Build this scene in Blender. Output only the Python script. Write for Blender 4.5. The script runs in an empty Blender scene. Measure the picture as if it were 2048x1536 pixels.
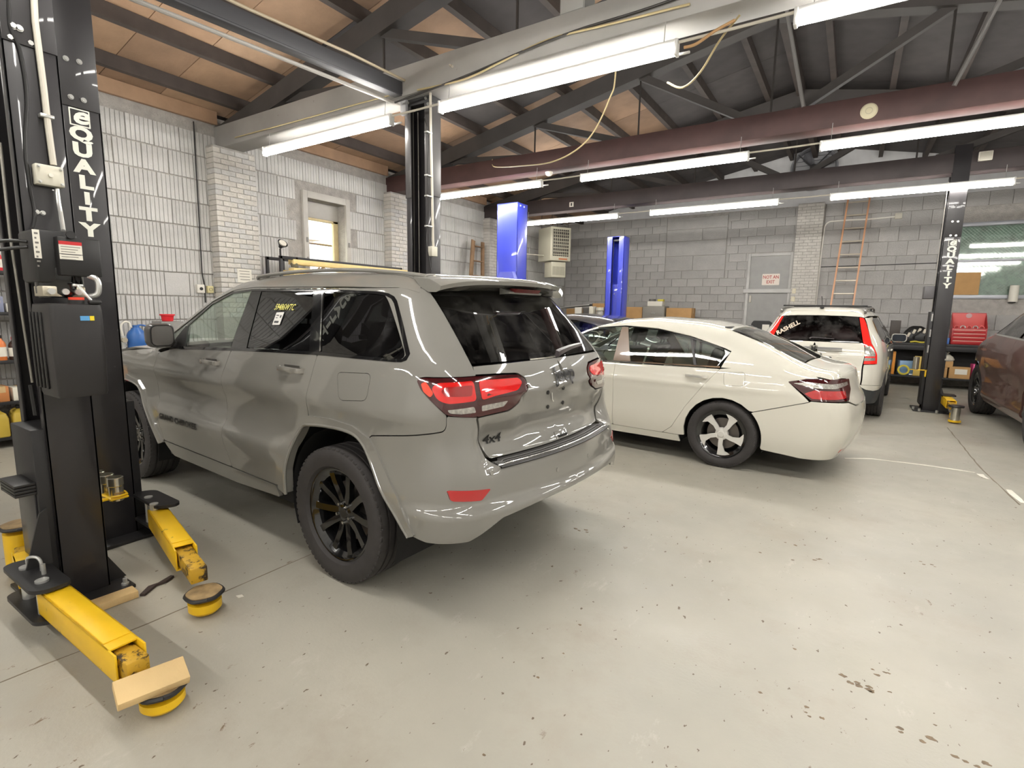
import bpy, bmesh, math, random
import numpy as np
from mathutils import Vector, Matrix
from mathutils.geometry import delaunay_2d_cdt
random.seed(7)
sc = bpy.context.scene
col = sc.collection
PI = math.pi
def V(*a): return Vector(a)

# ---------------------------------------------------------------- camera
F_PX, YAW, PITCH, ROLL, CAM_H = 1042.8, .5729, .1435, .0165, 1.54
_fw = V(-math.sin(YAW)*math.cos(PITCH), math.cos(YAW)*math.cos(PITCH), -math.sin(PITCH))
_rt = V(math.cos(YAW), math.sin(YAW), 0)
_up = _rt.cross(_fw)
_r2 = math.cos(ROLL)*_rt + math.sin(ROLL)*_up
_u2 = -math.sin(ROLL)*_rt + math.cos(ROLL)*_up
cam_d = bpy.data.cameras.new('camera')
cam_d.sensor_width = 36; cam_d.lens = F_PX/2048*36; cam_d.clip_start = .05; cam_d.clip_end = 200
cam = bpy.data.objects.new('camera', cam_d); col.objects.link(cam)
M = Matrix((_r2, _u2, -_fw)).transposed().to_4x4(); M.translation = (0, 0, CAM_H)
cam.matrix_world = M
sc.camera = cam
def on(px, py, ax, val):
    """point where the sight line through a photo pixel meets the plane  axis ax = val"""
    d = _r2*((px-1024)/F_PX) - _u2*((py-768)/F_PX) + _fw
    o = V(0, 0, CAM_H); t = (val-o[ax])/d[ax]
    return o + d*t
def gnd(px, py, z=0.0): return on(px, py, 2, z)

# ---------------------------------------------------------------- world, exposure
w = bpy.data.worlds.new('world'); sc.world = w; w.use_nodes = True
bgn = w.node_tree.nodes['Background']
bgn.inputs[0].default_value = (1.0, .97, .90, 1); bgn.inputs[1].default_value = 2.2
vs = sc.view_settings
vs.view_transform = 'Standard'; vs.look = 'None'; vs.gamma = 1; vs.exposure = 1.55; vs.use_curve_mapping = False
TUBE_EMIT = 30.0

# ---------------------------------------------------------------- materials
MATS = {}
def srgb(r, g, b):
    f = lambda c: (c/255/12.92) if c/255 <= .04045 else ((c/255+.055)/1.055)**2.4
    return (f(r), f(g), f(b), 1)
def mat(name, rgb, rough=.5, metal=0, var=0, vscale=6, bump=0, bscale=40, coat=0, spec=.5, emit=0, rvar=0, dirt=None, trans=0, alpha=1, aniso=None):
    """principled material; var = colour variation by noise, bump = fine relief, dirt = (rgb, amount, scale)"""
    if name in MATS: return MATS[name]
    m = bpy.data.materials.new(name); m.use_nodes = True; MATS[name] = m
    nt = m.node_tree; N = nt.nodes; L = nt.links
    b = N['Principled BSDF']
    c = srgb(*rgb)
    b.inputs['Base Color'].default_value = c
    b.inputs['Roughness'].default_value = rough; b.inputs['Metallic'].default_value = metal
    b.inputs['Specular IOR Level'].default_value = spec
    b.inputs['Coat Weight'].default_value = coat; b.inputs['Coat Roughness'].default_value = .03; b.inputs['Coat IOR'].default_value = 1.65
    b.inputs['Transmission Weight'].default_value = trans
    if emit:
        b.inputs['Emission Color'].default_value = c; b.inputs['Emission Strength'].default_value = emit
    if var or bump or rvar or dirt:
        tc = N.new('ShaderNodeTexCoord')
        nz = N.new('ShaderNodeTexNoise'); nz.inputs['Scale'].default_value = vscale; nz.inputs['Detail'].default_value = 5
        L.new(tc.outputs['Object'], nz.inputs['Vector'])
        if var:
            mx = N.new('ShaderNodeMix'); mx.data_type = 'RGBA'
            mx.inputs[6].default_value = [x*(1-var) for x in c[:3]]+[1]
            mx.inputs[7].default_value = [min(1, x*(1+var)) for x in c[:3]]+[1]
            mr = N.new('ShaderNodeMapRange'); mr.inputs[1].default_value = .3; mr.inputs[2].default_value = .7
            L.new(nz.outputs[0], mr.inputs[0]); L.new(mr.outputs[0], mx.inputs[0])
            last = mx.outputs[2]
        else:
            rg = N.new('ShaderNodeRGB'); rg.outputs[0].default_value = c; last = rg.outputs[0]
        if dirt:
            n2 = N.new('ShaderNodeTexNoise'); n2.inputs['Scale'].default_value = dirt[2]; n2.inputs['Detail'].default_value = 8; n2.inputs['Roughness'].default_value = .7
            L.new(tc.outputs['Object'], n2.inputs['Vector'])
            r2 = N.new('ShaderNodeMapRange'); r2.inputs[1].default_value = 1-dirt[1]; r2.inputs[2].default_value = 1-dirt[1]+.08
            L.new(n2.outputs[0], r2.inputs[0])
            m2 = N.new('ShaderNodeMix'); m2.data_type = 'RGBA'
            L.new(r2.outputs[0], m2.inputs[0]); L.new(last, m2.inputs[6]); m2.inputs[7].default_value = srgb(*dirt[0])
            last = m2.outputs[2]
        L.new(last, b.inputs['Base Color'])
        if rvar:
            mr2 = N.new('ShaderNodeMapRange'); mr2.inputs[3].default_value = max(0, rough-rvar); mr2.inputs[4].default_value = min(1, rough+rvar)
            L.new(nz.outputs[0], mr2.inputs[0]); L.new(mr2.outputs[0], b.inputs['Roughness'])
        if bump:
            n3 = N.new('ShaderNodeTexNoise'); n3.inputs['Scale'].default_value = bscale; n3.inputs['Detail'].default_value = 4
            L.new(tc.outputs['Object'], n3.inputs['Vector'])
            bp = N.new('ShaderNodeBump'); bp.inputs['Strength'].default_value = bump; bp.inputs['Distance'].default_value = .02
            L.new(n3.outputs[0], bp.inputs['Height']); L.new(bp.outputs[0], b.inputs['Normal'])
    return m
def glass(name, tint, refl=1.0, rough=.02, dirt=0):
    """thin pane: tinted see-through plus mirror reflection by angle"""
    if name in MATS: return MATS[name]
    m = bpy.data.materials.new(name); m.use_nodes = True; MATS[name] = m
    nt = m.node_tree; N = nt.nodes; L = nt.links; N.remove(N['Principled BSDF'])
    tr = N.new('ShaderNodeBsdfTransparent'); tr.inputs[0].default_value = (*tint, 1)
    gl = N.new('ShaderNodeBsdfGlossy'); gl.inputs['Roughness'].default_value = rough
    gl.inputs[0].default_value = (refl, refl, refl, 1)
    lw = N.new('ShaderNodeLayerWeight'); lw.inputs[0].default_value = .5
    pw = N.new('ShaderNodeMath'); pw.operation = 'POWER'; pw.inputs[1].default_value = 4.0; L.new(lw.outputs['Facing'], pw.inputs[0])
    ma = N.new('ShaderNodeMath'); ma.operation = 'MULTIPLY_ADD'; ma.inputs[1].default_value = .90; ma.inputs[2].default_value = .07; L.new(pw.outputs[0], ma.inputs[0])
    mx = N.new('ShaderNodeMixShader'); L.new(ma.outputs[0], mx.inputs[0]); L.new(tr.outputs[0], mx.inputs[1]); L.new(gl.outputs[0], mx.inputs[2])
    last = mx
    if dirt:
        tc = N.new('ShaderNodeTexCoord'); nz = N.new('ShaderNodeTexNoise'); nz.inputs['Scale'].default_value = 5; nz.inputs['Detail'].default_value = 9; nz.inputs['Roughness'].default_value = .7
        L.new(tc.outputs['Object'], nz.inputs['Vector'])
        mr = N.new('ShaderNodeMapRange'); mr.inputs[1].default_value = .45; mr.inputs[2].default_value = .8; mr.inputs[3].default_value = 0; mr.inputs[4].default_value = dirt
        L.new(nz.outputs[0], mr.inputs[0])
        df = N.new('ShaderNodeBsdfDiffuse'); df.inputs[0].default_value = (.5, .48, .45, 1)
        m2 = N.new('ShaderNodeMixShader'); L.new(mr.outputs[0], m2.inputs[0]); L.new(mx.outputs[0], m2.inputs[1]); L.new(df.outputs[0], m2.inputs[2]); last = m2
    L.new(last.outputs[0], N['Material Output'].inputs[0])
    return m
def emit_mat(name, rgb, s):
    if name in MATS: return MATS[name]
    m = bpy.data.materials.new(name); m.use_nodes = True; MATS[name] = m
    N = m.node_tree.nodes; N.remove(N['Principled BSDF'])
    e = N.new('ShaderNodeEmission'); e.inputs[0].default_value = (*rgb, 1); e.inputs[1].default_value = s
    m.node_tree.links.new(e.outputs[0], N['Material Output'].inputs[0]); return m

# ---------------------------------------------------------------- objects
def tag(o, label=None, cat=None, group=None, kind=None):
    if label: o['label'] = label
    if cat: o['category'] = cat
    if group: o['group'] = group
    if kind: o['kind'] = kind
    return o
def thing(name, label, cat, loc=(0, 0, 0), rotz=0, group=None):
    o = bpy.data.objects.new(name, None); col.objects.link(o)
    o.location = loc; o.rotation_euler = (0, 0, rotz); o.empty_display_size = .05
    return tag(o, label, cat, group)
def struct(o): o['kind'] = 'structure'; return o
def link(name, me, parent=None, mt=None):
    o = bpy.data.objects.new(name, me); col.objects.link(o); o.parent = parent
    if mt is not None and len(me.materials) == 0: me.materials.append(mt)
    return o
def pinv(parent):
    m = Matrix.Identity(4); o = parent
    while o is not None: m = o.matrix_basis @ m; o = o.parent
    return m.inverted()
_cham = {}
def chambox(s, b):
    k = (round(s[0], 4), round(s[1], 4), round(s[2], 4), round(b, 4))
    if k not in _cham:
        bm = bmesh.new(); bmesh.ops.create_cube(bm, size=1)
        bmesh.ops.scale(bm, vec=s, verts=bm.verts)
        if b: bmesh.ops.bevel(bm, geom=bm.edges[:], offset=min(b, min(s)*.45), segments=2, affect='EDGES', profile=.5)
        bm.verts.index_update()
        _cham[k] = ([v.co.copy() for v in bm.verts], [[v.index for v in f.verts] for f in bm.faces]); bm.free()
    return _cham[k]
class MB:
    def __init__(s): s.v = []; s.f = []
    def add(s, vs_, fs, M=None):
        n = len(s.v)
        s.v += [tuple(M @ Vector(v)) if M else tuple(v) for v in vs_]
        s.f += [tuple(i+n for i in f) for f in fs]; return s
    def box(s, c, size, rot=None, bev=0):
        vs_, fs = chambox(size, bev)
        M = Matrix.Translation(c)
        if rot is not None: M = M @ (rot.to_4x4() if not isinstance(rot, (int, float)) else Matrix.Rotation(rot, 4, 'Z'))
        return s.add(vs_, fs, M)
    def bb(s, x0, x1, y0, y1, z0, z1, bev=0):
        return s.box(((x0+x1)/2, (y0+y1)/2, (z0+z1)/2), (abs(x1-x0), abs(y1-y0), abs(z1-z0)), None, bev)
    def bar(s, p0, p1, wd, ht, bev=0, up=(0, 0, 1)):
        """box beam from p0 to p1; wd across, ht along up"""
        p0 = Vector(p0); p1 = Vector(p1); d = (p1-p0); ln = d.length; d = d/ln
        u = Vector(up); u = (u-d*u.dot(d))
        if u.length < 1e-4: u = Vector((1, 0, 0)); u = u-d*u.dot(d)
        u.normalize(); r = d.cross(u)
        return s.box((p0+p1)/2, (ln, wd, ht), Matrix((d, r, u)).transposed(), bev)
    def tube(s, path, r, n=8, caps=True, r_end=None):
        P = [Vector(p) for p in path]; m = len(P); base = len(s.v)
        t0 = (P[1]-P[0]).normalized(); u = t0.orthogonal().normalized()
        for i, p in enumerate(P):
            t = (P[min(i+1, m-1)]-P[max(i-1, 0)])
            t = t.normalized() if t.length > 1e-9 else t0
            u = (u-t*u.dot(t)).normalized(); w_ = t.cross(u)
            rr = r if r_end is None else r+(r_end-r)*i/(m-1)
            for k in range(n):
                a = 2*PI*k/n; s.v.append(tuple(p+(u*math.cos(a)+w_*math.sin(a))*rr))
        for i in range(m-1):
            for k in range(n):
                a = base+i*n+k; b = base+i*n+(k+1) % n; s.f.append((a, b, b+n, a+n))
        if caps:
            s.f.append(tuple(base+k for k in range(n))[::-1]); s.f.append(tuple(base+(m-1)*n+k for k in range(n)))
        return s
    def cyl(s, p0, p1, r, r1=None, n=16): return s.tube([p0, p1], r, n, True, r1)
    def lathe(s, prof, M=None, n=32, close=False):
        """prof (r, h) turned about local z"""
        base = len(s.v); m = len(prof); vs_ = []
        for r, h in prof:
            for k in range(n):
                a = 2*PI*k/n; vs_.append((r*math.cos(a), r*math.sin(a), h))
        fs = []
        for i in range(m if close else m-1):
            j = (i+1) % m
            for k in range(n): fs.append((i*n+k, i*n+(k+1) % n, j*n+(k+1) % n, j*n+k))
        if not close:
            if prof[0][0] > 1e-6: fs.append(tuple(range(n))[::-1])
            if prof[-1][0] > 1e-6: fs.append(tuple((m-1)*n+k for k in range(n)))
        return s.add(vs_, fs, M)
    def prism(s, poly, h, M=None):
        n = len(poly)
        vs_ = [(x, y, 0) for x, y in poly]+[(x, y, h) for x, y in poly]
        fs = [tuple(range(n))[::-1], tuple(range(n, 2*n))]+[(i, (i+1) % n, n+(i+1) % n, n+i) for i in range(n)]
        return s.add(vs_, fs, M)
    def loft(s, rings, closed=True, caps=True):
        base = len(s.v); n = len(rings[0])
        for r in rings: s.v += [tuple(p) for p in r]
        for i in range(len(rings)-1):
            for k in range(n if closed else n-1):
                a = base+i*n+k; b = base+i*n+(k+1) % n; s.f.append((a, b, b+n, a+n))
        if caps and closed:
            s.f.append(tuple(base+k for k in range(n))[::-1]); s.f.append(tuple(base+(len(rings)-1)*n+k for k in range(n)))
        return s
    def mesh(s, name, smooth=True, fix=True):
        me = bpy.data.meshes.new(name); me.from_pydata(s.v, [], s.f)
        if fix:
            bm = bmesh.new(); bm.from_mesh(me); bmesh.ops.recalc_face_normals(bm, faces=bm.faces[:]); bm.to_mesh(me); bm.free()
        if smooth:
            me.polygons.foreach_set('use_smooth', [True]*len(me.polygons)); me.set_sharp_from_angle(angle=math.radians(35))
        me.update(); return me
    def build(s, name, mt, parent=None, world=False, smooth=True, label=None):
        if world and parent is not None:
            M_ = pinv(parent); s.v = [tuple(M_ @ Vector(v)) for v in s.v]
        me = s.mesh(name, smooth); me.materials.append(mt)
        o = link(name, me, parent)
        if label: o['label'] = label
        return o
def rootmesh(mb, name, mt, label, cat, group=None, loc=None, smooth=True):
    """a thing that is one mesh; origin moved to loc (its base)"""
    if loc is None:
        xs = [v[0] for v in mb.v]; ys = [v[1] for v in mb.v]; zs = [v[2] for v in mb.v]
        loc = ((min(xs)+max(xs))/2, (min(ys)+max(ys))/2, min(zs))
    l = Vector(loc); mb.v = [tuple(Vector(v)-l) for v in mb.v]
    o = mb.build(name, mt, None, smooth=smooth); o.location = l
    return tag(o, label, cat, group)
def dup(root, loc, rotz, label=None):
    r = root.copy(); col.objects.link(r); r.location = loc; r.rotation_euler = (0, 0, rotz)
    if label: r['label'] = label
    for ch in list(root.children):
        c = ch.copy(); col.objects.link(c); c.parent = r
        for g in list(ch.children):
            d = g.copy(); col.objects.link(d); d.parent = c
    return r
def Rz(a): return Matrix.Rotation(a, 4, 'Z')
def frame(o, x, y, z=None):
    """matrix with origin o and axes x, y (z = x cross y)"""
    x = Vector(x).normalized(); y = Vector(y); y = (y-x*y.dot(x)).normalized(); z = x.cross(y)
    m = Matrix((x, y, z)).transposed().to_4x4(); m.translation = Vector(o); return m
def text_mesh(txt, size, depth=.001, bold=0.0, align='CENTER', shear=0, spacing=1.0):
    cu = bpy.data.curves.new('lettering', 'FONT'); cu.body = txt; cu.size = size; cu.extrude = depth; cu.offset = bold
    cu.align_x = align; cu.align_y = 'CENTER'; cu.shear = shear; cu.resolution_u = 3; cu.space_character = spacing
    o = bpy.data.objects.new('lettering', cu); col.objects.link(o)
    dg = bpy.context.evaluated_depsgraph_get()
    me = bpy.data.meshes.new_from_object(o.evaluated_get(dg)); bpy.data.objects.remove(o); bpy.data.curves.remove(cu)
    return me
def text(txt, size, M, mt, name, parent, depth=.001, bold=0, shear=0, align='CENTER', sx=1, spacing=1.0):
    me = text_mesh(txt, size, depth, bold, align, shear, spacing); me.materials.clear(); me.materials.append(mt)
    me.transform(M @ Matrix.Diagonal((sx, 1, 1, 1)))
    return link(name, me, parent)
def circle(cx, cy, r, n=24, a0=0, a1=2*PI, ry=None):
    ry = ry or r; full = abs(a1-a0-2*PI) < 1e-6
    m = n if full else n+1
    return [(cx+r*math.cos(a0+(a1-a0)*i/n), cy+ry*math.sin(a0+(a1-a0)*i/n)) for i in range(m)]
def rrect(x0, x1, y0, y1, r, n=4):
    o = []
    for cx, cy, a in ((x1-r, y1-r, 0), (x0+r, y1-r, PI/2), (x0+r, y0+r, PI), (x1-r, y0+r, 1.5*PI)):
        o += [(cx+r*math.cos(a+PI/2*i/n), cy+r*math.sin(a+PI/2*i/n)) for i in range(n+1)]
    return o
def spline(P, n=8):
    P = [Vector(p) for p in P]; o = []
    for i in range(len(P)-1):
        a, b, c, d = P[max(i-1, 0)], P[i], P[i+1], P[min(i+2, len(P)-1)]
        for k in range(n):
            t = k/n
            o.append(.5*((2*b)+(c-a)*t+(2*a-5*b+4*c-d)*t*t+(3*b-a-3*c+d)*t**3))
    return o+[P[-1]]
# ================================================================ ROOM
XL, YB, XR, YF = -7.75, 15.0, 5.6, -5.0
RIDGE = XL+6.65
def zdeck(x): return 4.16+.2*(6.65-abs(x-RIDGE))
GREY = mat('wall_grey_paint', (197, 196, 193), .62, var=.10, vscale=2.2, bump=.35, bscale=55)
GREY2 = mat('wall_grey_paint_b', (194, 193, 190), .62, var=.12, vscale=3.1, bump=.4, bscale=70)
GREY3 = mat('wall_grey_paint_c', (200, 199, 196), .6, var=.08, vscale=2.7, bump=.3, bscale=60)
BGREY = [mat('back_wall_grey_dimmed_%d' % k, c_, .62, var=.12, vscale=2.4, bump=.4, bscale=55) for k, c_ in enumerate([(168, 166, 163), (164, 162, 159), (172, 170, 167)])]  # wall paint toned down, the dimmer light at the back put into it
MORTAR = mat('wall_grey_joints', (170, 166, 160), .8, var=.15, vscale=9, bump=.8, bscale=45)
# ---- floor
def floor_mat():
    m = bpy.data.materials.new('floor_concrete'); m.use_nodes = True; nt = m.node_tree; N = nt.nodes; L = nt.links; b = N['Principled BSDF']
    tc = N.new('ShaderNodeTexCoord')
    def noise(scale, det=6, rough=.6, stretch=None, dist=0):
        n = N.new('ShaderNodeTexNoise'); n.inputs['Scale'].default_value = scale; n.inputs['Detail'].default_value = det; n.inputs['Roughness'].default_value = rough; n.inputs['Distortion'].default_value = dist
        if stretch:
            mp = N.new('ShaderNodeMapping'); mp.inputs['Scale'].default_value = stretch; mp.inputs['Rotation'].default_value = (0, 0, .35)
            L.new(tc.outputs['Object'], mp.inputs[0]); L.new(mp.outputs[0], n.inputs['Vector'])
        else: L.new(tc.outputs['Object'], n.inputs['Vector'])
        return n.outputs[0]
    def rng(s, a, b_, c=0, d=1):
        r = N.new('ShaderNodeMapRange'); r.inputs[1].default_value = a; r.inputs[2].default_value = b_; r.inputs[3].default_value = c; r.inputs[4].default_value = d
        L.new(s, r.inputs[0]); return r.outputs[0]
    def mix(f, A, B):
        x = N.new('ShaderNodeMix'); x.data_type = 'RGBA'; L.new(f, x.inputs[0])
        for k, q in ((6, A), (7, B)):
            if isinstance(q, tuple): x.inputs[k].default_value = q
            else: L.new(q, x.inputs[k])
        return x.outputs[2]
    def mul(a, b_):
        x = N.new('ShaderNodeMath'); x.operation = 'MULTIPLY'; L.new(a, x.inputs[0]); L.new(b_, x.inputs[1]); return x.outputs[0]
    c = mix(rng(noise(.55, 6, .6), .38, .62), srgb(158, 155, 144), srgb(171, 167, 154))
    c = mix(rng(noise(1.7, 8, .7), .52, .68, 0, .75), c, srgb(158, 151, 138))
    c = mix(rng(noise(6, 9, .75, (1, .45, 1)), .60, .70, 0, .55), c, srgb(188, 184, 174))
    area = rng(noise(.8, 3, .5), .50, .58)
    c = mix(mul(rng(noise(17, 9, .75, (1, .5, 1), .4), .632, .655), area), c, srgb(112, 95, 74))
    c = mix(rng(noise(36, 3, .5, (1, .6, 1)), .70, .72), c, srgb(98, 84, 68))
    c = mix(rng(noise(2.6, 9, .8), .66, .72, 0, .5), c, srgb(134, 123, 105))
    L.new(c, b.inputs['Base Color'])
    L.new(rng(noise(3, 6), .3, .7, .34, .55), b.inputs['Roughness'])
    bp = N.new('ShaderNodeBump'); bp.inputs['Strength'].default_value = .12; bp.inputs['Distance'].default_value = .01
    L.new(noise(60, 5), bp.inputs['Height']); L.new(bp.outputs[0], b.inputs['Normal'])
    return m
FLOOR = floor_mat()
fl = struct(MB().bb(XL-.4, XR+.3, YF-.3, YB+.3, -.2, 0).build('floor', FLOOR, smooth=False))
tag(fl, 'painted grey concrete shop floor with worn chips', 'floor')
CRACK = mat('floor_joint_dark', (120, 110, 95), .9)
def strip_on(parent, name, pts, wd, mt, z=.0012, seed=1, jit=.004):
    rnd = random.Random(seed); mb = MB(); P = [Vector((p[0], p[1], 0)) for p in pts]; Q = []
    for i in range(len(P)-1):
        n = max(2, int((P[i+1]-P[i]).length/.12))
        Q += [P[i].lerp(P[i+1], k/n) for k in range(n)]
    Q.append(P[-1]); rings = []
    for i, q in enumerate(Q):
        t = (Q[min(i+1, len(Q)-1)]-Q[max(0, i-1)]).normalized(); nrm = Vector((-t.y, t.x, 0)); ww = wd*(.5+.8*rnd.random())
        q = q+nrm*rnd.uniform(-jit, jit)
        rings.append([q-nrm*ww/2+V(0, 0, .0002), q+nrm*ww/2+V(0, 0, .0002), q+nrm*ww/2+V(0, 0, z), q-nrm*ww/2+V(0, 0, z)])
    mb.loft(rings); return mb.build(name, mt, parent, smooth=False)
strip_on(fl, 'floor_joint', [(-2.80, .2), (-2.74, .9), (-2.71, 1.5), (-2.69, 4.0), (-2.66, 9)], .007, CRACK)
strip_on(fl, 'floor_joint', [gnd(1895, 855), gnd(1960, 935), gnd(2040, 1010)], .012, CRACK, seed=4)
WPAINT = mat('floor_line_paint', (226, 222, 210), .7, var=.1)
strip_on(fl, 'painted_line', [gnd(1690, 917), gnd(1745, 918), gnd(1850, 930), gnd(1950, 945)], .028, WPAINT, .0016, 5, .01)
strip_on(fl, 'painted_line', [gnd(1958, 948), gnd(1975, 958)], .05, WPAINT, .0016, 6, .012)
strip_on(fl, 'painted_line', [gnd(2020, 980), gnd(2046, 1006)], .05, WPAINT, .0016, 7, .012)
# oil drips and chips that can be picked out
STAIN = mat('floor_stain_brown', (112, 94, 70), .55, var=.3, vscale=30)
for i, (px, py, r) in enumerate([(1076, 1355, .020), (1127, 1307, .012), (1612, 1425, .022), (1845, 1483, .03), (1955, 1533, .026), (1520, 1385, .016), (1848, 1129, .024), (1590, 1298, .02), (1370, 1155, .016), (1292, 1177, .014), (968, 1510, .016), (1172, 1060, .03), (1160, 1250, .02), (1520, 1105, .02), (1640, 1118, .025), (1590, 1090, .022), (1715, 1365, .03), (1740, 1380, .03), (1770, 1345, .022), (1870, 1450, .016), (1585, 1120, .02)]):
    c = gnd(px, py); rnd = random.Random(i); r *= .62
    for k in range(1 if r < .0125 else 4):
        cc = c+V(rnd.uniform(-.07, .07), rnd.uniform(-.04, .04), 0)*(k > 0); rr = r*rnd.uniform(.45, 1)
        poly = [(cc.x+rr*rnd.uniform(.6, 1.2)*math.cos(a), cc.y+rr*rnd.uniform(.35, .8)*math.sin(a)) for a in [2*PI*j/11 for j in range(11)]]
        MB().prism(poly, .0007, Matrix.Translation((0, 0, .0002))).build('floor_stain', STAIN, fl, smooth=False)

# ---- left wall : ribbed clay tiles, brick piers, window opening
WY0, WY1, WZ0, WZ1 = 5.66, 6.44, 1.55, 3.30
wl = MB()
wl.bb(XL-.3, XL-.018, YF-.3, WY0, 0, 4.12); wl.bb(XL-.3, XL-.018, WY1, YB+.2, 0, 4.12)
wl.bb(XL-.3, XL-.018, WY0, WY1, 0, WZ0); wl.bb(XL-.3, XL-.018, WY0, WY1, WZ1, 4.12)
wall_left = struct(wl.build('wall_left', MORTAR, smooth=False)); tag(wall_left, 'grey painted left wall of ribbed clay tiles', 'wall')
def rib_tile(w_, h_, ribs, seed, d=.018):
    rnd = random.Random(seed); pr = [(-w_/2, -d)]; pw = w_/ribs; g = .0075
    for i in range(ribs):
        a = -w_/2+i*pw; e = rnd.uniform(-.0025, .0025)
        pr += [(a+g*.6, e), (a+pw-g*.6, e)]
        if i < ribs-1: pr += [(a+pw, -.012)]
    pr += [(w_/2, -d)]
    mb = MB(); n = len(pr)
    vs_ = [(x, y, -h_/2) for x, y in pr]+[(x, y, h_/2) for x, y in pr]
    fs = [(i, i+1, n+i+1, n+i) for i in range(n-1)]+[tuple(range(n)), tuple(range(n, 2*n))[::-1]]
    return mb.add(vs_, fs).mesh('tile', smooth=False)
TW, TH = .312, .318
tile_me = []
for k in range(6):
    me = rib_tile(TW-.008, TH-.018, (6, 6, 6, 5, 7, 6)[k], k); me.materials.append((GREY, GREY2, GREY3)[k % 3]); tile_me.append(me)
flat_me = []
for k in range(2):
    me = MB().bb(-TW/2+.004, TW/2-.004, -.018, .003, -TH/2+.008, TH/2-.008, .004).mesh('tile'); me.materials.append((GREY2, GREY)[k]); flat_me.append(me)
ML = Matrix(((0, 1, 0), (-1, 0, 0), (0, 0, 1)))   # tile x -> wall -y direction, tile face (+y) -> +x
tiles = []; Z0 = on(222, 484, 0, XL).z
rnd = random.Random(3)
for r in range(-7, 7):
    zc = Z0+(r+.5)*TH
    if zc+TH/2 > 4.1 or zc-TH/2 < .1: continue
    for c in range(-5, 44):
        yc = 1.55+(c+.5)*TW+(TW/2 if r % 2 else 0)
        if yc+TW/2 > YB: continue
        if yc+TW/2 > WY0-.09 and yc-TW/2 < WY1+.09 and zc+TH/2 > WZ0-.05 and zc-TH/2 < WZ1+.12: continue
        tiles.append((yc, zc))
vis = [t for t in tiles if t[1] > 1.05]
vis.sort(key=lambda t: (t[0] < 1.5, t[0]))
def put_tile(t):
    me = flat_me[rnd.randrange(2)] if rnd.random() < .04 or t[1] > 3.95-.1 else tile_me[rnd.randrange(6)]
    return me, Matrix.Translation((XL+rnd.uniform(-.004, .004), t[0], t[1])) @ Matrix.Rotation(-PI/2, 4, 'Z') @ Matrix.Rotation(rnd.uniform(-.012, .012), 4, 'Y')
for i, t in enumerate(vis[:300]):
    me, Mx = put_tile(t); o = link('tile', me, wall_left); o.matrix_local = Mx
mb = MB()
for t in vis[300:]+[t for t in tiles if t[1] <= 1.05]:
    me, Mx = put_tile(t); mb.add([v.co for v in me.vertices], [tuple(p.vertices) for p in me.polygons], Mx)
o = mb.build('tile_field', GREY, wall_left, smooth=False); o['kind'] = 'stuff'
# wood plate on top of the left wall
WOOD_P = mat('wall_plate_wood', (140, 100, 76), .7, var=.18, vscale=4, bump=.2, bscale=30)
# brick piers
BRICKM = [mat('pier_brick_'+str(k), c, .65, var=.10, vscale=8, bump=.5, bscale=50) for k, c in enumerate([(201, 197, 190), (194, 193, 190), (205, 201, 193)])]
def pier(n, axis, a0, a1, face, depth, z1, single, label, z0=1.2):
    """axis 'L': on the left wall from y=a0..a1, face at x=face ; axis 'B': on the back wall"""
    mb = MB()
    if axis == 'L': mb.bb(face-depth, face-.012, a0+.012, a1-.012, 0, z1)
    else: mb.bb(a0+.012, a1-.012, face+.012, face+depth, 0, z1)
    t = struct(mb.build('trim_%d' % n, MORTAR, smooth=False)); tag(t, label, 'pier')
    hb = .0705; rn = random.Random(n); acc = MB(); cur = z0; r = 0
    bme = {}
    while cur+hb <= z1+.001:
        x = a0; first = True; ln = (a1-a0)
        cuts = [0, ln*.333, ln*.667, ln] if r % 2 else [0, ln*.167, ln*.5, ln*.833, ln]
        for i in range(len(cuts)-1):
            u0, u1 = a0+cuts[i], a0+cuts[i+1]; e = rn.uniform(-.003, .003)
            dd = depth if i in (0, len(cuts)-2) else .05
            w_ = u1-u0-.006; key = (round(w_, 3), dd)
            if key not in bme: bme[key] = [MB().box((0, 0, 0), (dd, w_, hb-.008), None, .004).mesh('brick', False) for _ in range(3)]
            ctr = V(face-dd/2+e, (u0+u1)/2, cur+hb/2) if axis == 'L' else V((u0+u1)/2, face+dd/2-e, cur+hb/2)
            Mx = Matrix.Translation(ctr) @ (Matrix.Identity(4) if axis == 'L' else Matrix.Rotation(-PI/2, 4, 'Z'))
            k = rn.randrange(3); me = bme[key][k]
            if len(me.materials) == 0: me.materials.append(BRICKM[k])
            if single: o = link('brick', me, t); o.matrix_local = Mx
            else: acc.add([v.co for v in me.vertices], [tuple(p.vertices) for p in me.polygons], Mx)
        cur += hb; r += 1
    if not single:
        o = acc.build('brick_courses', BRICKM[0], t, smooth=False); o['kind'] = 'stuff'
    return t
pier(1, 'L', 4.06, 4.67, XL+.2, .2, 3.70, True, 'grey painted brick pier under the near roof beam', 1.35)
pier(2, 'L', 7.36, 7.97, XL+.2, .2, 3.70, True, 'grey painted brick pier right of the small window', 1.7)
pier(3, 'L', 10.6, 11.2, XL+.2, .2, 3.70, False, 'grey painted brick pier near the leaning wooden ladder')
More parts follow.
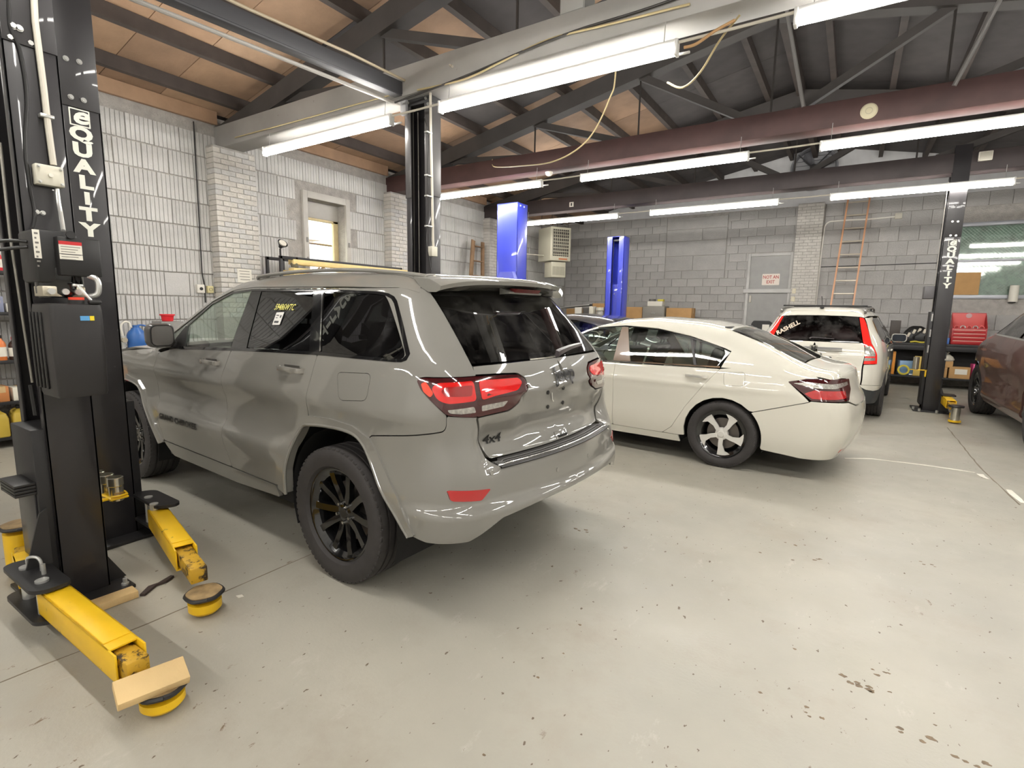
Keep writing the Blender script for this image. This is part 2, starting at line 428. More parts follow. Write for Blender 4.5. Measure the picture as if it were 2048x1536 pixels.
# ---- window 1 in the left wall
WTRIM = mat('trim_grey_paint', (186, 183, 176), .55, var=.06)
w1 = MB()
for a, b_, c, d in ((WY0-.09, WY0, WZ0-.1, WZ1+.11), (WY1, WY1+.09, WZ0-.1, WZ1+.11)): w1.bb(XL-.05, XL+.03, a, b_, c, d, .006)
w1.bb(XL-.05, XL+.03, WY0, WY1, WZ1, WZ1+.11, .006)
win1 = struct(w1.build('window_1', WTRIM)); tag(win1, 'small window with grey frame in the ribbed wall', 'window')
MB().bb(XL-.22, XL-.19, WY0, WY1, WZ1-.27, WZ1, .004).build('transom_panel', WTRIM, win1)
SASH = mat('window_sash_cream', (222, 205, 160), .6, var=.1)
mb = MB().bb(XL-.26, XL-.2, WY0, WY0+.035, WZ0, WZ1-.27, .004).bb(XL-.26, XL-.2, WY1-.10, WY1, WZ0, WZ1-.27, .004).bb(XL-.26, XL-.2, WY0, WY1, WZ1-.31, WZ1-.27, .004).bb(XL-.26, XL-.2, WY0, WY1, WZ0, WZ0+.05, .004)
mb.build('window_frame', SASH, win1)
MB().bb(XL-.235, XL-.23, WY0+.035, WY1-.1, WZ0+.05, WZ1-.31).build('pane', glass('window_pane_clear', (.93, .95, .92), 1, .01), win1)
MB().bb(XL-.3, XL+.05, WY0-.1, WY1+.1, WZ0-.05, WZ0, .006).build('window_sill', WTRIM, win1)
for (py_, pz_) in ((WY0-.04, 2.62), (WY1+.045, 2.62), (WY0-.04, 2.3)):
    MB().bb(XL+.03, XL+.05, py_-.015, py_+.015, pz_-.04, pz_+.04, .004).build('hinge', mat('hinge_grey', (140, 138, 134), .5), win1)
# outdoors seen through it
grd = struct(MB().bb(-30, XL-.4, -10, 30, -.4, -.2).build('ground_outside', mat('ground_outside', (150, 142, 128), .9, var=.2), smooth=False)); tag(grd, 'pale ground outside the window', 'ground')
FENCE = mat('fence_wire', (150, 132, 100), .5, .6)
ft = thing('chain_link_fence', 'chain-link fence outside the small window', 'fence', (XL-1.1, 6.5, -.2))
mb = MB(); fy0, fy1, fz0, fz1 = 5.6, 8.6, 1.3, 2.72
n = int((fy1-fy0)/.065)
for i in range(-24, n+1):
    for sgn in (1, -1):
        a = fy0+i*.065; b_ = a+(fz1-fz0)
        ya, yb = max(a, fy0), min(b_, fy1)
        if yb-ya < .03: continue
        za, zb = fz0+(ya-a), fz0+(yb-a)
        if sgn < 0: za, zb = fz1-(za-fz0), fz1-(zb-fz0)
        mb.cyl((XL-1.1+.004*sgn, ya, za), (XL-1.1+.004*sgn, yb, zb), .003, n=4)
o = mb.build('wire_mesh', FENCE, ft, True); o['kind'] = 'stuff'
MB().cyl((XL-1.1, fy0, fz1), (XL-1.1, fy1, fz1), .02).build('top_rail', FENCE, ft, True)
for y_ in (5.6, 7.05, 8.6): MB().cyl((XL-1.1, y_, -.2), (XL-1.1, y_, fz1+.03), .026).build('fence_post', FENCE, ft, True)
LEAF = mat('hedge_dry_leaf', (128, 96, 62), .8, var=.4, vscale=14)
mb = MB(); rn = random.Random(5)
for k in range(2000):
    y_ = rn.uniform(5.6, 9.2); z_ = rn.uniform(-.17, 2.32+.12*math.sin(y_*7)); x_ = XL-1.75+rn.uniform(-.22, .22)
    q = Matrix.Translation((x_, y_, z_)) @ Matrix.Rotation(rn.uniform(0, 6), 4, 'Z') @ Matrix.Rotation(rn.uniform(-1, 1), 4, 'X')
    s_ = rn.uniform(.03, .07); mb.add([(-s_, 0, 0), (0, 0, s_*1.6), (s_, 0, 0), (0, 0, -s_*.6)], [(0, 1, 2, 3)], q)
hb = rootmesh(mb, 'hedge', LEAF, 'dry brown hedge behind the chain-link fence outside', 'hedge', smooth=False); hb['kind'] = 'stuff'
ho = thing('neighbour_house', 'cream neighbouring house seen through the small window', 'building', (-15.5, 9.0, -.2))
CREAM = mat('house_cream', (232, 222, 196), .8)
MB().bb(-17.5, -13.6, 3.5, 9.6, -.2, 3.35).build('house_wall', CREAM, ho, True, False)
MB().prism([(-.3, 0), (2.6, 1.7), (5.4, 0)], 6.6, frame((-18.2, 3.2, 3.35), (1, 0, 0), (0, 0, 1)) @ Matrix.Scale(-1, 4, (0, 0, 1))).build('house_roof', mat('house_roof', (196, 186, 170), .8), ho, True, False)

# ---- back wall
DX0, DX1, DZ1 = on(1503, 513, 1, YB).x, on(1582, 510, 1, YB).x, on(1540, 512, 1, YB).z
BW0, BW1 = on(1915, 450, 1, YB).x, on(1915, 450, 1, YB).x+1.28
BWZ0, BWZ1 = on(1960, 592, 1, YB).z, on(1980, 449, 1, YB).z
wb = MB()
def zt(x): return zdeck(x)+.05
wb.bb(XL-.3, DX0, YB, YB+.2, 0, 4.15); wb.bb(DX0, DX1, YB, YB+.2, DZ1, 4.15)
wb.bb(DX1, BW0, YB, YB+.2, 0, 4.15); wb.bb(BW0, BW1, YB, YB+.2, 0, BWZ0); wb.bb(BW0, BW1, YB, YB+.2, BWZ1, 4.15); wb.bb(BW1, XR+.3, YB, YB+.2, 0, 4.15)
wall_back = struct(wb.build('wall_back', MORTAR, smooth=False)); tag(wall_back, 'grey painted back wall of concrete blocks', 'wall')
# gable above
gb = MB().prism([(XL-.3, 4.15), (XR+.3, 4.15), (XR+.3, zt(XR)), (RIDGE, zt(RIDGE)), (XL-.3, zt(XL))], .15, frame((0, YB+.01, 0), (1, 0, 0), (0, 0, 1)) @ Matrix.Scale(-1, 4, (0, 0, 1)))
gb.build('gable_panel', mat('gable_pale_grey', (205, 205, 206), .7, var=.05), wall_back, smooth=False)
bx0, bx1 = on(1334, 470, 1, YB).x, on(1459, 426, 1, YB).x; bz0 = .75-.2105*3+round((on(1395, 560, 1, YB).z-.75)/.2105+3)*.2105   # bricked-up window
px0, px1 = on(1590, 500, 1, YB).x, on(1647, 450, 1, YB).x
pier(4, 'B', px0, px1, YB-.16, .16, 4.18, False, 'grey painted brick pier on the back wall beside the blocked door')
bl = []
BH = .2105; BLn = .421
zb0 = .75-.2105*3
for r in range(0, 20):
    z0_ = zb0+r*BH; z1_ = z0_+BH
    z1_ = min(z1_, 4.15)
    if z1_-z0_ < .05: break
    x = XL+.02-(BLn/2 if r % 2 else 0)
    while x < px0:
        a, b_ = max(x, XL+.02), min(x+BLn, px0); x += BLn
        segs = [(a, b_)]
        for h0, h1, g0, g1 in ((DX0-.07, DX1+.07, 0, DZ1+.08), (bx0, bx1, bz0, 5)):
            if z1_ > g0+.02 and z0_ < g1-.02:
                ns = []
                for s0, s1 in segs:
                    if s1 <= h0 or s0 >= h1: ns.append((s0, s1)); continue
                    if s0 < h0: ns.append((s0, h0))
                    if s1 > h1: ns.append((h1, s1))
                segs = ns
        for s0, s1 in segs:
            if s1-s0 > .05: bl.append((s0, s1, z0_, z1_))
# infill of the old window: thick slabs, then a course of blocks
zz = bz0
for hgt, cuts in ((BH*1.05, (0, .29, .73, 1)), (.40, (0, .47, 1)), (.40, (0, 1)), (.31, (0, .6, 1)), (.31, (0, 1))):
    for i in range(len(cuts)-1): bl.append((bx0+.012+(bx1-bx0-.024)*cuts[i], bx0+.012+(bx1-bx0-.024)*cuts[i+1], zz+.006, min(zz+hgt, 4.16)))
    zz += hgt
cache = {}
rn = random.Random(11); bl.sort(key=lambda q: -(q[2] > .9))
acc = MB(); cnt = 0
for s0, s1, z0_, z1_ in bl:
    key = (round(s1-s0, 2), round(z1_-z0_, 2)); k = rn.randrange(3)
    if (key, k) not in cache:
        me = MB().box((0, 0, 0), (max(.03, s1-s0-.007), .03, z1_-z0_-.007), None, .004).mesh('block', False); me.materials.append(BGREY[k]); cache[(key, k)] = me
    Mx = Matrix.Translation(((s0+s1)/2, YB-.008+rn.uniform(-.003, .003), (z0_+z1_)/2)) @ Matrix.Rotation(rn.uniform(-.006, .006), 4, 'Y')
    me = cache[(key, k)]
    if cnt < 300: o = link('block', me, wall_back); o.matrix_local = Mx; cnt += 1
    else: acc.add([v.co for v in me.vertices], [tuple(p.vertices) for p in me.polygons], Mx)
if acc.v: o = acc.build('block_field', BGREY[0], wall_back, smooth=False); o['kind'] = 'stuff'
# right of the pier: larger tiles
zr0 = on(1757, 530, 1, YB).z-.16-.32*6
for r in range(-6, 12):
    z0_ = zr0+r*.325
    zh_ = min(z0_+.325, 4.15)-z0_
    if z0_ < .05 or zh_ < .05: continue
    x = px1+.02-(.18 if r % 2 else 0)
    while x < 3.4:
        a, b_ = max(x, px1+.02), x+.37; x += .37
        if z0_+.325 > BWZ0-.1 and z0_ < BWZ1+.12:
            if a < BW1+.1 and b_ > BW0-.1:
                if a < BW0-.14: b_ = BW0-.1
                elif b_ > BW1+.14: a = BW1+.1
                else: continue
        k = rn.randrange(3); key = ('t', round(b_-a, 2), round(zh_, 2))
        if (key, k) not in cache:
            me = MB().box((0, 0, 0), (b_-a-.006, .028, zh_-.007), None, .005).mesh('tile', False); me.materials.append(BGREY[k]); cache[(key, k)] = me
        o = link('tile', cache[(key, k)], wall_back); o.location = ((a+b_)/2, YB-.007+rn.uniform(-.004, .004), z0_+zh_/2)
# ---- door 1 (blocked exit)
DOORG = mat('door_grey_paint', (156, 155, 152), .5, var=.05)
d1 = struct(MB().bb(DX0, DX1, YB-.01, YB+.05, 0, DZ1).build('door_1', DOORG)); tag(d1, 'grey steel door in the back wall with a sign', 'door')
fr_ = MB().bb(DX0-.07, DX0, YB-.05, YB+.05, 0, DZ1+.07, .005).bb(DX1, DX1+.07, YB-.05, YB+.05, 0, DZ1+.07, .005).bb(DX0, DX1, YB-.05, YB+.05, DZ1, DZ1+.07, .005)
fr_.build('door_frame', GREY2, d1)
zbar = on(1540, 582, 1, YB).z
MB().bb(DX0-.12, DX1+.08, YB-.09, YB-.04, zbar-.05, zbar+.05, .005).build('bar', GREY3, d1)
zh = on(1500, 597, 1, YB).z
MB().bb(DX0+.03, DX0+.08, YB-.05, YB-.01, zh-.1, zh+.08, .006).build('door_handle', mat('handle_grey', (196, 190, 178), .4), d1)
# ---- window 2 in the back wall
ALU = mat('window_frame_grey', (168, 170, 176), .4, .3)
w2 = MB()
for a, b_, c, d in ((BW0-.06, BW0+.02, BWZ0-.06, BWZ1+.06), (BW1-.02, BW1+.06, BWZ0-.06, BWZ1+.06), (BW0, BW1, BWZ1-.02, BWZ1+.06), (BW0, BW1, BWZ0-.06, BWZ0+.02)): w2.bb(a, b_, YB-.04, YB+.1, c, d, .004)
zm = on(1975, 521, 1, YB).z
w2.bb(BW0, BW1, YB-.02, YB+.04, zm-.02, zm+.02, .004)
win2 = struct(w2.build('window_2', ALU)); tag(win2, 'grey framed window in the back wall with wired glass', 'window')
wired = glass('wired_pane', (.80, .87, .83), 1, .05, dirt=.3)
for z0_, z1_ in ((BWZ0+.02, zm-.02), (zm+.02, BWZ1-.02)):
    MB().bb(BW0+.02, BW1-.02, YB+.02, YB+.03, z0_, z1_).build('pane', wired, win2, smooth=False)
wm = MB(); WIRE = mat('wire_grey', (150, 155, 150), .4, .7)
k_ = 0
L_ = BW1-BW0; H_ = BWZ1-BWZ0
for i in range(-22, 30):
    for sgn in (1, -1):
        a = BW0+i*.062; xa, xb = max(a, BW0), min(a+H_, BW1)
        if xb-xa < .02: continue
        za, zb = BWZ0+(xa-a), BWZ0+(xb-a)
        if sgn < 0: za, zb = BWZ1-(za-BWZ0), BWZ1-(zb-BWZ0)
        wm.cyl((xa, YB+.012, za), (xb, YB+.012, zb), .0026, n=4)
o = wm.build('wire_mesh', WIRE, win2); o['kind'] = 'stuff'
MB().bb(BW0, BW1, YB+.06, YB+.075, BWZ0, BWZ1).build('daylight_backing', mat('daylight_green', (176, 190, 182), .6, var=.12, vscale=3), win2, smooth=False)  # added pale green sheet stands in for greenish daylight behind the pane
CARD = mat('cardboard', (186, 146, 96), .8, var=.08, vscale=5)
cb0 = on(1914, 592, 1, YB).x+.02
cbp = MB().bb(BW0+.03, BW0+.50, YB-.012, YB+.003, BWZ0+.025, BWZ0+.50)
rootmesh(cbp, 'cardboard_sheet', CARD, 'brown cardboard sheet in the lower left of the back window', 'cardboard')

# ---- unseen walls close the room
wr = struct(MB().bb(XR, XR+.2, YF-.3, YB+.2, 0, 4.12).build('wall_right', GREY, smooth=False)); tag(wr, 'grey painted right wall', 'wall')
wf = struct(MB().bb(XL-.3, XR+.3, YF-.2, YF, 0, zdeck(RIDGE)).build('wall_front', GREY, smooth=False)); tag(wf, 'grey painted front wall', 'wall')

# ---- roof deck, purlins, trusses
DW = [mat('deck_wood_'+str(k), c, .75, var=.14, vscale=3.5, bump=.2, bscale=25) for k, c in enumerate([(160, 130, 104), (148, 120, 95), (166, 138, 112), (136, 110, 88)])]
DD = [mat('deck_dark_'+str(k), c, .8, var=.15, vscale=4) for k, c in enumerate([(74, 70, 70), (66, 62, 62)])]
PURL = mat('purlin_dark_brown', (64, 56, 52), .75, var=.2, vscale=5)
ceil = MB()
for sgn in (-1, 1):
    e = XL-.35 if sgn < 0 else XR+.35
    ceil.add([(RIDGE, YF-.3, zdeck(RIDGE)+.04), (RIDGE, YB+.3, zdeck(RIDGE)+.04), (e, YB+.3, zdeck(e)+.04), (e, YF-.3, zdeck(e)+.04),
              (RIDGE, YF-.3, zdeck(RIDGE)+.14), (RIDGE, YB+.3, zdeck(RIDGE)+.14), (e, YB+.3, zdeck(e)+.14), (e, YF-.3, zdeck(e)+.14)],
             [(0, 1, 2, 3), (4, 7, 6, 5), (0, 4, 5, 1), (1, 5, 6, 2), (2, 6, 7, 3), (3, 7, 4, 0)])
ceiling = struct(ceil.build('ceiling', DD[0], smooth=False)); tag(ceiling, 'gabled roof with plywood deck and dark purlins', 'ceiling')
BAYS = [-2.05, 1.15, 4.36, 7.6, 10.8, 13.95, YB]
PX = [XL+.55+.8*i for i in range(8)]; PXR = [2*RIDGE-x for x in PX]
rn = random.Random(21)
def deckpanel(x0, x1, y0, y1, mt):
    za, zb = zdeck(x0), zdeck(x1); g = .004
    mb = MB().add([(x0+g, y0+g, za), (x1-g, y0+g, zb), (x1-g, y1-g, zb), (x0+g, y1-g, za), (x0+g, y0+g, za+.03), (x1-g, y0+g, zb+.03), (x1-g, y1-g, zb+.03), (x0+g, y1-g, za+.03)],
                  [(0, 1, 2, 3), (4, 7, 6, 5), (0, 4, 5, 1), (1, 5, 6, 2), (2, 6, 7, 3), (3, 7, 4, 0)])
    mb.build('deck_panel', mt, ceiling, smooth=False)
edges = [XL]+PX+[RIDGE]
for b_i in range(len(BAYS)-1):
    y0, y1 = BAYS[b_i], BAYS[b_i+1]
    for i in range(len(edges)-1):
        x0, x1 = edges[i], edges[i+1]; xm = (x0+x1)/2
        if b_i == 0: continue
        ys = [y0, y0+.95, y0+1.7, y0+2.35, y1] if b_i == 1 else [y0, (y0+y1)/2+.2, y1]
        for k in range(len(ys)-1):
            if b_i == 1: wood = xm < -2.6
            elif b_i == 2: wood = i <= 2 or (i in (4, 6) and k == 0)
            elif b_i == 3: wood = i <= 5
            else: wood = i <= 1
            deckpanel(x0, x1, ys[k], ys[k+1], DW[rn.randrange(4)] if wood else DD[rn.randrange(2)])
        if i < 9:
            pass
    for i in range(len(edges)-1):   # right slope: plain dark panels
        if b_i in (1, 2, 3, 4, 5): deckpanel(2*RIDGE-edges[i+1], 2*RIDGE-edges[i], y0, y1, DD[i % 2])
for x in PX+PXR:
    for b_i in range(1, len(BAYS)-1):
        y0, y1 = BAYS[b_i], BAYS[b_i+1]
        MB().bb(x-.04, x+.04, y0, y1, zdeck(x)-.145, zdeck(x)).build('purlin', PURL, ceiling, smooth=False)
MB().bb(RIDGE-.05, RIDGE+.05, BAYS[1], YB, zdeck(RIDGE)-.25, zdeck(RIDGE)-.02).build('ridge_board', PURL, ceiling, smooth=False)
# wood wall plate board
for y0, y1 in ((1.2, 4.2), (4.6, 7.4), (7.8, 10.6), (11.0, 14)):
    MB().bb(XL-.1, XL+.06, y0, y1, 4.02, 4.16).build('wall_plate', WOOD_P, ceiling, smooth=False)
    MB().bb(XL+.06, XL+.10, y0, y1, 4.0, 4.17).build('wall_plate', DW[0], ceiling, smooth=False)
BEAMC = [mat('beam_pale_grey', (150, 148, 144), .6, var=.12, vscale=2, dirt=((92, 80, 70), .34, 9)), mat('beam_red_brown', (76, 53, 51), .6, var=.2, vscale=3), mat('beam_dark_brown', (60, 52, 52), .6, var=.2, vscale=3)]
CHORD = mat('chord_dark', (66, 62, 60), .7, var=.15, vscale=3)
ROD = mat('rod_dark_iron', (70, 66, 64), .5, .5)
def truss(Y, bm_, label, zb=3.70, wide=.15):
    t = thing('roof_truss', label, 'truss', (RIDGE, Y, zb), 0, 'roof trusses')
    mb = MB().bb(XL-.05, XR+.05, Y-wide, Y+wide, zb, zb+.29, .008)
    mb.build('bottom_chord', bm_, t, True)
    for sgn in (-1, 1):
        e = XL-.05 if sgn < 0 else XR+.05
        ch = MB(); za, zb_ = zdeck(e)-.145, zdeck(RIDGE)-.145
        ch.add([(e, Y-.1, za-.24), (e, Y+.1, za-.24), (e, Y+.1, za), (e, Y-.1, za), (RIDGE, Y-.1, zb_-.24), (RIDGE, Y+.1, zb_-.24), (RIDGE, Y+.1, zb_), (RIDGE, Y-.1, zb_)],
               [(0, 1, 2, 3), (4, 7, 6, 5), (0, 4, 5, 1), (1, 5, 6, 2), (2, 6, 7, 3), (3, 7, 4, 0)])
        ch.build('top_chord', CHORD, t, True, False)
        for k in (1, 2, 3):
            x = RIDGE+sgn*1.72*k
            MB().cyl((x, Y, zb+.2), (x, Y, zdeck(x)-.3), .013, n=8).build('tie_rod', ROD, t, True)
            xo = RIDGE+sgn*1.72*(k-1); xi = RIDGE+sgn*1.72*k
            MB().bar((xo+sgn*.25, Y, zb+.28), (xi, Y, zdeck(xi)-.34), .09, .09).build('diagonal_strut', CHORD, t, True, False)
    MB().cyl((RIDGE, Y, zb+.2), (RIDGE, Y, zdeck(RIDGE)-.3), .013, n=8).build('tie_rod', ROD, t, True)
    return t
tr1 = truss(4.36, BEAMC[0], 'near roof truss with pale grey painted bottom beam')
tr2 = truss(7.6, BEAMC[1], 'second roof truss with red-brown bottom beam')
tr3 = truss(10.8, BEAMC[2], 'third roof truss with dark brown bottom beam')


# ---- strip lights
HOUS = mat('fixture_white', (225, 225, 222), .4)
TUBE = emit_mat('tube_light', (1.0, .965, .905), TUBE_EMIT)
LENS = mat('fixture_edge_white', (250, 250, 248), .3, emit=1.5)
HANG = mat('hanger_wire', (190, 190, 188), .4, .6)
def strip_light(x0, x1, Y, label, z=3.50):
    t = thing('strip_light', label, 'light', ((x0+x1)/2, Y, z), 0, 'ceiling strip lights')
    MB().bb(x0, x1, Y-.028, Y+.028, z+.012, z+.05, .006).build('housing', HOUS, t, True)
    MB().cyl((x0+.012, Y-.006, z-.030), (x1-.012, Y-.006, z-.030), .033, n=10).build('tube', TUBE, t, True)
    MB().bb(x0+.1, x1+.08, Y+.055, Y+.075, z-.035, z-.02, .003).build('reflector_edge', HOUS, t, True)
    [MB().bar((x, Y+.02, z+.02), (x, Y+.065, z-.027), .015, .004).build('reflector_arm', HOUS, t, True) for x in (x0+.2, (x0+x1)/2, x1-.2)]
    for x in (x0+.1, x1-.1): MB().cyl((x, Y, z+.04), (x, Y+.02, 3.74), .0035, n=6).build('hanger', HANG, t, True)
    for x in (x0, x1): MB().bb(x-.012, x+.012, Y-.034, Y+.034, z-.065, z+.05, .006).build('end_cap', HOUS, t, True)
    return t
COLX = [(-6.57, -4.28), (-3.60, -1.29), (-.50, 1.79), (2.55, 4.84)]
nm_c = ['leftmost', 'second', 'third', 'fourth']
CONDW = mat('conduit_pale', (196, 190, 176), .45)
for Y, rown in ((4.2, 'along the near grey beam'), (7.4, 'along the red-brown beam'), (10.6, 'along the third, dark beam'), (1.0, 'above the near lift'), (-2.2, 'behind the photographer')):
    for i, (a, b_) in enumerate(COLX):
        strip_light(a, b_, Y, '%s white strip light of the row %s' % (nm_c[i], rown))
    for i in range(3):
        a, b_ = COLX[i][1]+.015, COLX[i+1][0]-.015
        mb = MB().tube([(a, Y, 3.53), ((a+b_)/2, Y, 3.527), (b_, Y, 3.53)], .011, 8)
        rootmesh(mb, 'conduit', CONDW, 'thin conduit between %s and %s strip lights of the row %s' % (nm_c[i], nm_c[i+1], rown), 'conduit', 'conduit between strip lights')
# ================================================================ CARS
def tabf(xs, ys, sm=.02, step=.004):
    g = np.arange(xs[0]-.6, xs[-1]+.6, step); v = np.interp(g, xs, ys)
    if sm > 0:
        k = np.arange(-int(3*sm/step), int(3*sm/step)+1)*step; kw = np.exp(-.5*(k/sm)**2); kw /= kw.sum(); n = len(k)//2
        v = np.convolve(np.pad(v, n, mode='edge'), kw, 'valid')
    return lambda q: np.interp(q, g, v)
def smax(a, b, k):
    h = np.maximum(k-np.abs(a-b), 0)/k; return np.maximum(a, b)+h*h*k*.25
def sstep(a, b, x):
    t = np.clip((x-a)/(b-a), 0, 1); return t*t*(3-2*t)
def pip(P, poly):
    x, y = P[:, 0], P[:, 1]; r = np.zeros(len(P), bool); n = len(poly); j = n-1
    for i in range(n):
        xi, yi = poly[i]; xj, yj = poly[j]
        if yi != yj:
            c = ((yi > y) != (yj > y)) & (x < (xj-xi)*(y-yi)/(yj-yi)+xi); r ^= c
        j = i
    return r
def resamp(poly, step):
    o = []
    for i in range(len(poly)):
        a = np.array(poly[i], float); b = np.array(poly[(i+1) % len(poly)], float); n = max(1, int(np.linalg.norm(b-a)/step+.5))
        o += [tuple(a+(b-a)*k/n) for k in range(n)]
    return o
def round_poly(poly, r, n=5):
    poly = [p for i, p in enumerate(poly) if abs(p[0]-poly[i-1][0])+abs(p[1]-poly[i-1][1]) > 1e-5]
    o = []; m = len(poly)
    for i in range(m):
        p = np.array(poly[i][:2], float); a = np.array(poly[i-1][:2], float)-p; b = np.array(poly[(i+1) % m][:2], float)-p
        la, lb = np.linalg.norm(a), np.linalg.norm(b); rr = poly[i][2] if len(poly[i]) > 2 else r
        if la < 1e-6 or lb < 1e-6: continue
        a /= la; b /= lb; c = float(a@b)
        d = min(rr, la*.45, lb*.45)
        if d < 1e-4 or c < -.995: o.append(tuple(p)); continue
        for k in range(n+1):
            t = k/n; o.append(tuple((p+a*d)*(1-t)**2+p*2*t*(1-t)+(p+b*d)*t*t))
    return o
def parea(poly): return .5*sum(poly[i-1][0]*poly[i][1]-poly[i][0]*poly[i-1][1] for i in range(len(poly)))
def inset(poly, d):
    n = len(poly); s = 1 if parea(poly) > 0 else -1; o = []
    for i in range(n):
        p = np.array(poly[i]); a = p-np.array(poly[i-1]); b = np.array(poly[(i+1) % n])-p
        na = np.array([-a[1], a[0]])/max(1e-9, np.linalg.norm(a)); nb = np.array([-b[1], b[0]])/max(1e-9, np.linalg.norm(b))
        m = na+nb; q = m@m
        m = m/q*2 if q > .3 else (na+nb)
        o.append(tuple(p+s*d*m))
    return o
def bdist(P, poly):
    d = np.full(len(P), 1e9)
    for i in range(len(poly)):
        a = np.array(poly[i-1]); b = np.array(poly[i]); ab = b-a; L2 = ab@ab
        t = np.clip(((P-a)@ab)/max(L2, 1e-12), 0, 1); d = np.minimum(d, np.linalg.norm(P-(a+t[:, None]*ab), axis=1))
    return d
class Car:
    yc = .60; rc = .30
    def __init__(s, S, root):
        s.S = S; s.root = root
        s.wz = tabf(*S['wz']); s.wx = tabf(*S['wx']); s.wg = tabf(*S['wg']); s.t = tabf(*S['t']); s.xr = tabf(*S['xr']); s.xf = tabf(*S['xf'])
        s.cr = S.get('cr', .2); s.cf = S.get('cf', .25); s.ct = S.get('ct', .05); s.belt = S['belt']
        s.L = s.rc*PI/2*1.15
    def W(s, x, z):
        w = s.wz(z)+s.wx(x)+s.wg(x)*sstep(s.belt-.02, s.belt+.35, z)
        f = s.S.get('sidef'); return w+f(x, z) if f else w
    def XR(s, y, z):
        r = s.xr(z)+s.cr*y*y; f = s.S.get('rearf'); return r+f(y, z) if f else r
    def F(s, P):
        x, y, z = P[:, 0], P[:, 1], P[:, 2]
        sd = np.abs(y)-s.W(x, z)
        tp = z-(s.t(x)-s.ct*y*y)
        f = smax(sd, tp, s.S.get('kt', .1))
        f = smax(f, s.XR(y, z)-x, s.S.get('kr', .2))
        return smax(f, x-s.xf(z)+s.cf*y*y, s.S.get('kf', .3))
    def N(s, P):
        e = .003; g = np.zeros_like(P)
        for k in range(3):
            d = np.zeros(3); d[k] = e; g[:, k] = s.F(P+d)-s.F(P-d)
        return g/np.maximum(1e-9, np.linalg.norm(g, axis=1))[:, None]
    def xc(s, z): return s.xr(z)+s.cr*s.yc**2+s.rc
    # chart points
    def w3(s, x, y, z):
        xc = float(s.xc(z))
        if x >= xc: return (x, z)
        if y <= s.yc: return (xc-s.L-(s.yc-y), z)
        return (xc-math.atan2(xc-x, y-s.yc)/(PI/2)*s.L, z)
    def R(s, y, z): return s.w3(float(s.XR(np.array([y]), np.array([z]))[0]), y, z) if y > s.yc else (float(s.xc(z))-s.L-(s.yc-y), z)
    def rays(s, ch, Q):
        n = len(Q); o = np.zeros((n, 3)); d = np.zeros((n, 3)); a, b = Q[:, 0], Q[:, 1]
        if ch == 'side': o[:, 0] = a; o[:, 2] = b; d[:, 1] = 1
        elif ch == 'wrap':
            xc = s.xc(b); u = np.clip((xc-a)/s.L, 0, 1); th = u*PI/2
            o[:, 2] = b; o[:, 0] = np.maximum(a, xc); o[:, 1] = np.where(a >= xc, 0, np.where(u < 1, s.yc*.999, s.yc-(xc-s.L-a)))
            d[:, 0] = -np.sin(th); d[:, 1] = np.cos(th)
            o[:, 1] = np.where(a >= xc, s.yc*.3, o[:, 1])
        elif ch == 'rear': o[:, 1] = a; o[:, 2] = b; o[:, 0] = s.XR(a, b)+.3; d[:, 0] = -1
        elif ch == 'front': o[:, 1] = a; o[:, 2] = b; o[:, 0] = s.xf(b)-.6; d[:, 0] = 1
        elif ch[0] == 'roll': o[:, 0] = a; o[:, 2] = ch[1]; d[:, 1] = np.cos(b); d[:, 2] = np.sin(b)
        elif ch == 'top': o[:, 0] = a; o[:, 1] = b; o[:, 2] = .7; d[:, 2] = 1
        return o, d
    def hit(s, ch, Q, iso=0.0):
        Q = np.asarray(Q, float); o, d = s.rays(ch, Q); lo = np.zeros(len(Q)); hi = np.full(len(Q), 1.9)
        for _ in range(24):
            m = (lo+hi)/2; f = s.F(o+d*m[:, None])-iso; lo = np.where(f < 0, m, lo); hi = np.where(f < 0, hi, m)
        return o+d*((lo+hi)/2)[:, None]
    def scale(s, ch): return np.array([1, 1.0]) if not isinstance(ch, tuple) else np.array([1, .8])
    def panel(s, name, ch, poly, mt, holes=(), off=0.0, gap=.0016, depth=.022, res=.05, r=.015, mirror='copy', parent=None, center=False, label=None):
        sc_ = s.scale(ch)
        poly = [tuple(np.array(p[:2])*sc_)+tuple(p[2:]) for p in poly]; holes = [[tuple(np.array(p[:2])*sc_)+tuple(p[2:]) for p in h] for h in holes]
        outer = inset(resamp(round_poly(poly, r), res*.5), gap) if gap else resamp(round_poly(poly, r), res*.5)
        loops = [outer]+[inset(resamp(round_poly(h, r), res*.5), -gap) for h in holes]
        B = np.array(outer); lo, hi = B.min(0), B.max(0)
        gx, gy = np.meshgrid(np.arange(lo[0]+res*.37, hi[0], res), np.arange(lo[1]+res*.41, hi[1], res)); G = np.stack([gx.ravel(), gy.ravel()], 1)
        ok = pip(G, outer) & (bdist(G, outer) > res*.3) if len(G) else np.zeros(0, bool)
        for h in loops[1:]: ok &= ~pip(G, h) & (bdist(G, h) > res*.3)
        pts = []; edges = []
        for lp in loops:
            b = len(pts); pts += [Vector(p) for p in lp]; edges += [(b+i, b+(i+1) % len(lp)) for i in range(len(lp))]
        nb = len(pts); pts += [Vector(p) for p in G[ok]]
        vo, _, fo, _, _, _ = delaunay_2d_cdt(pts, edges, [], 0, 1e-6)
        Q = np.array([tuple(v) for v in vo]); tri = np.array([f for f in fo if len(f) == 3])
        cen = Q[tri].mean(1); keep = pip(cen, outer)
        for h in loops[1:]: keep &= ~pip(cen, h)
        tri = tri[keep]
        P = s.hit(ch, Q/sc_, off); Nn = s.N(P)
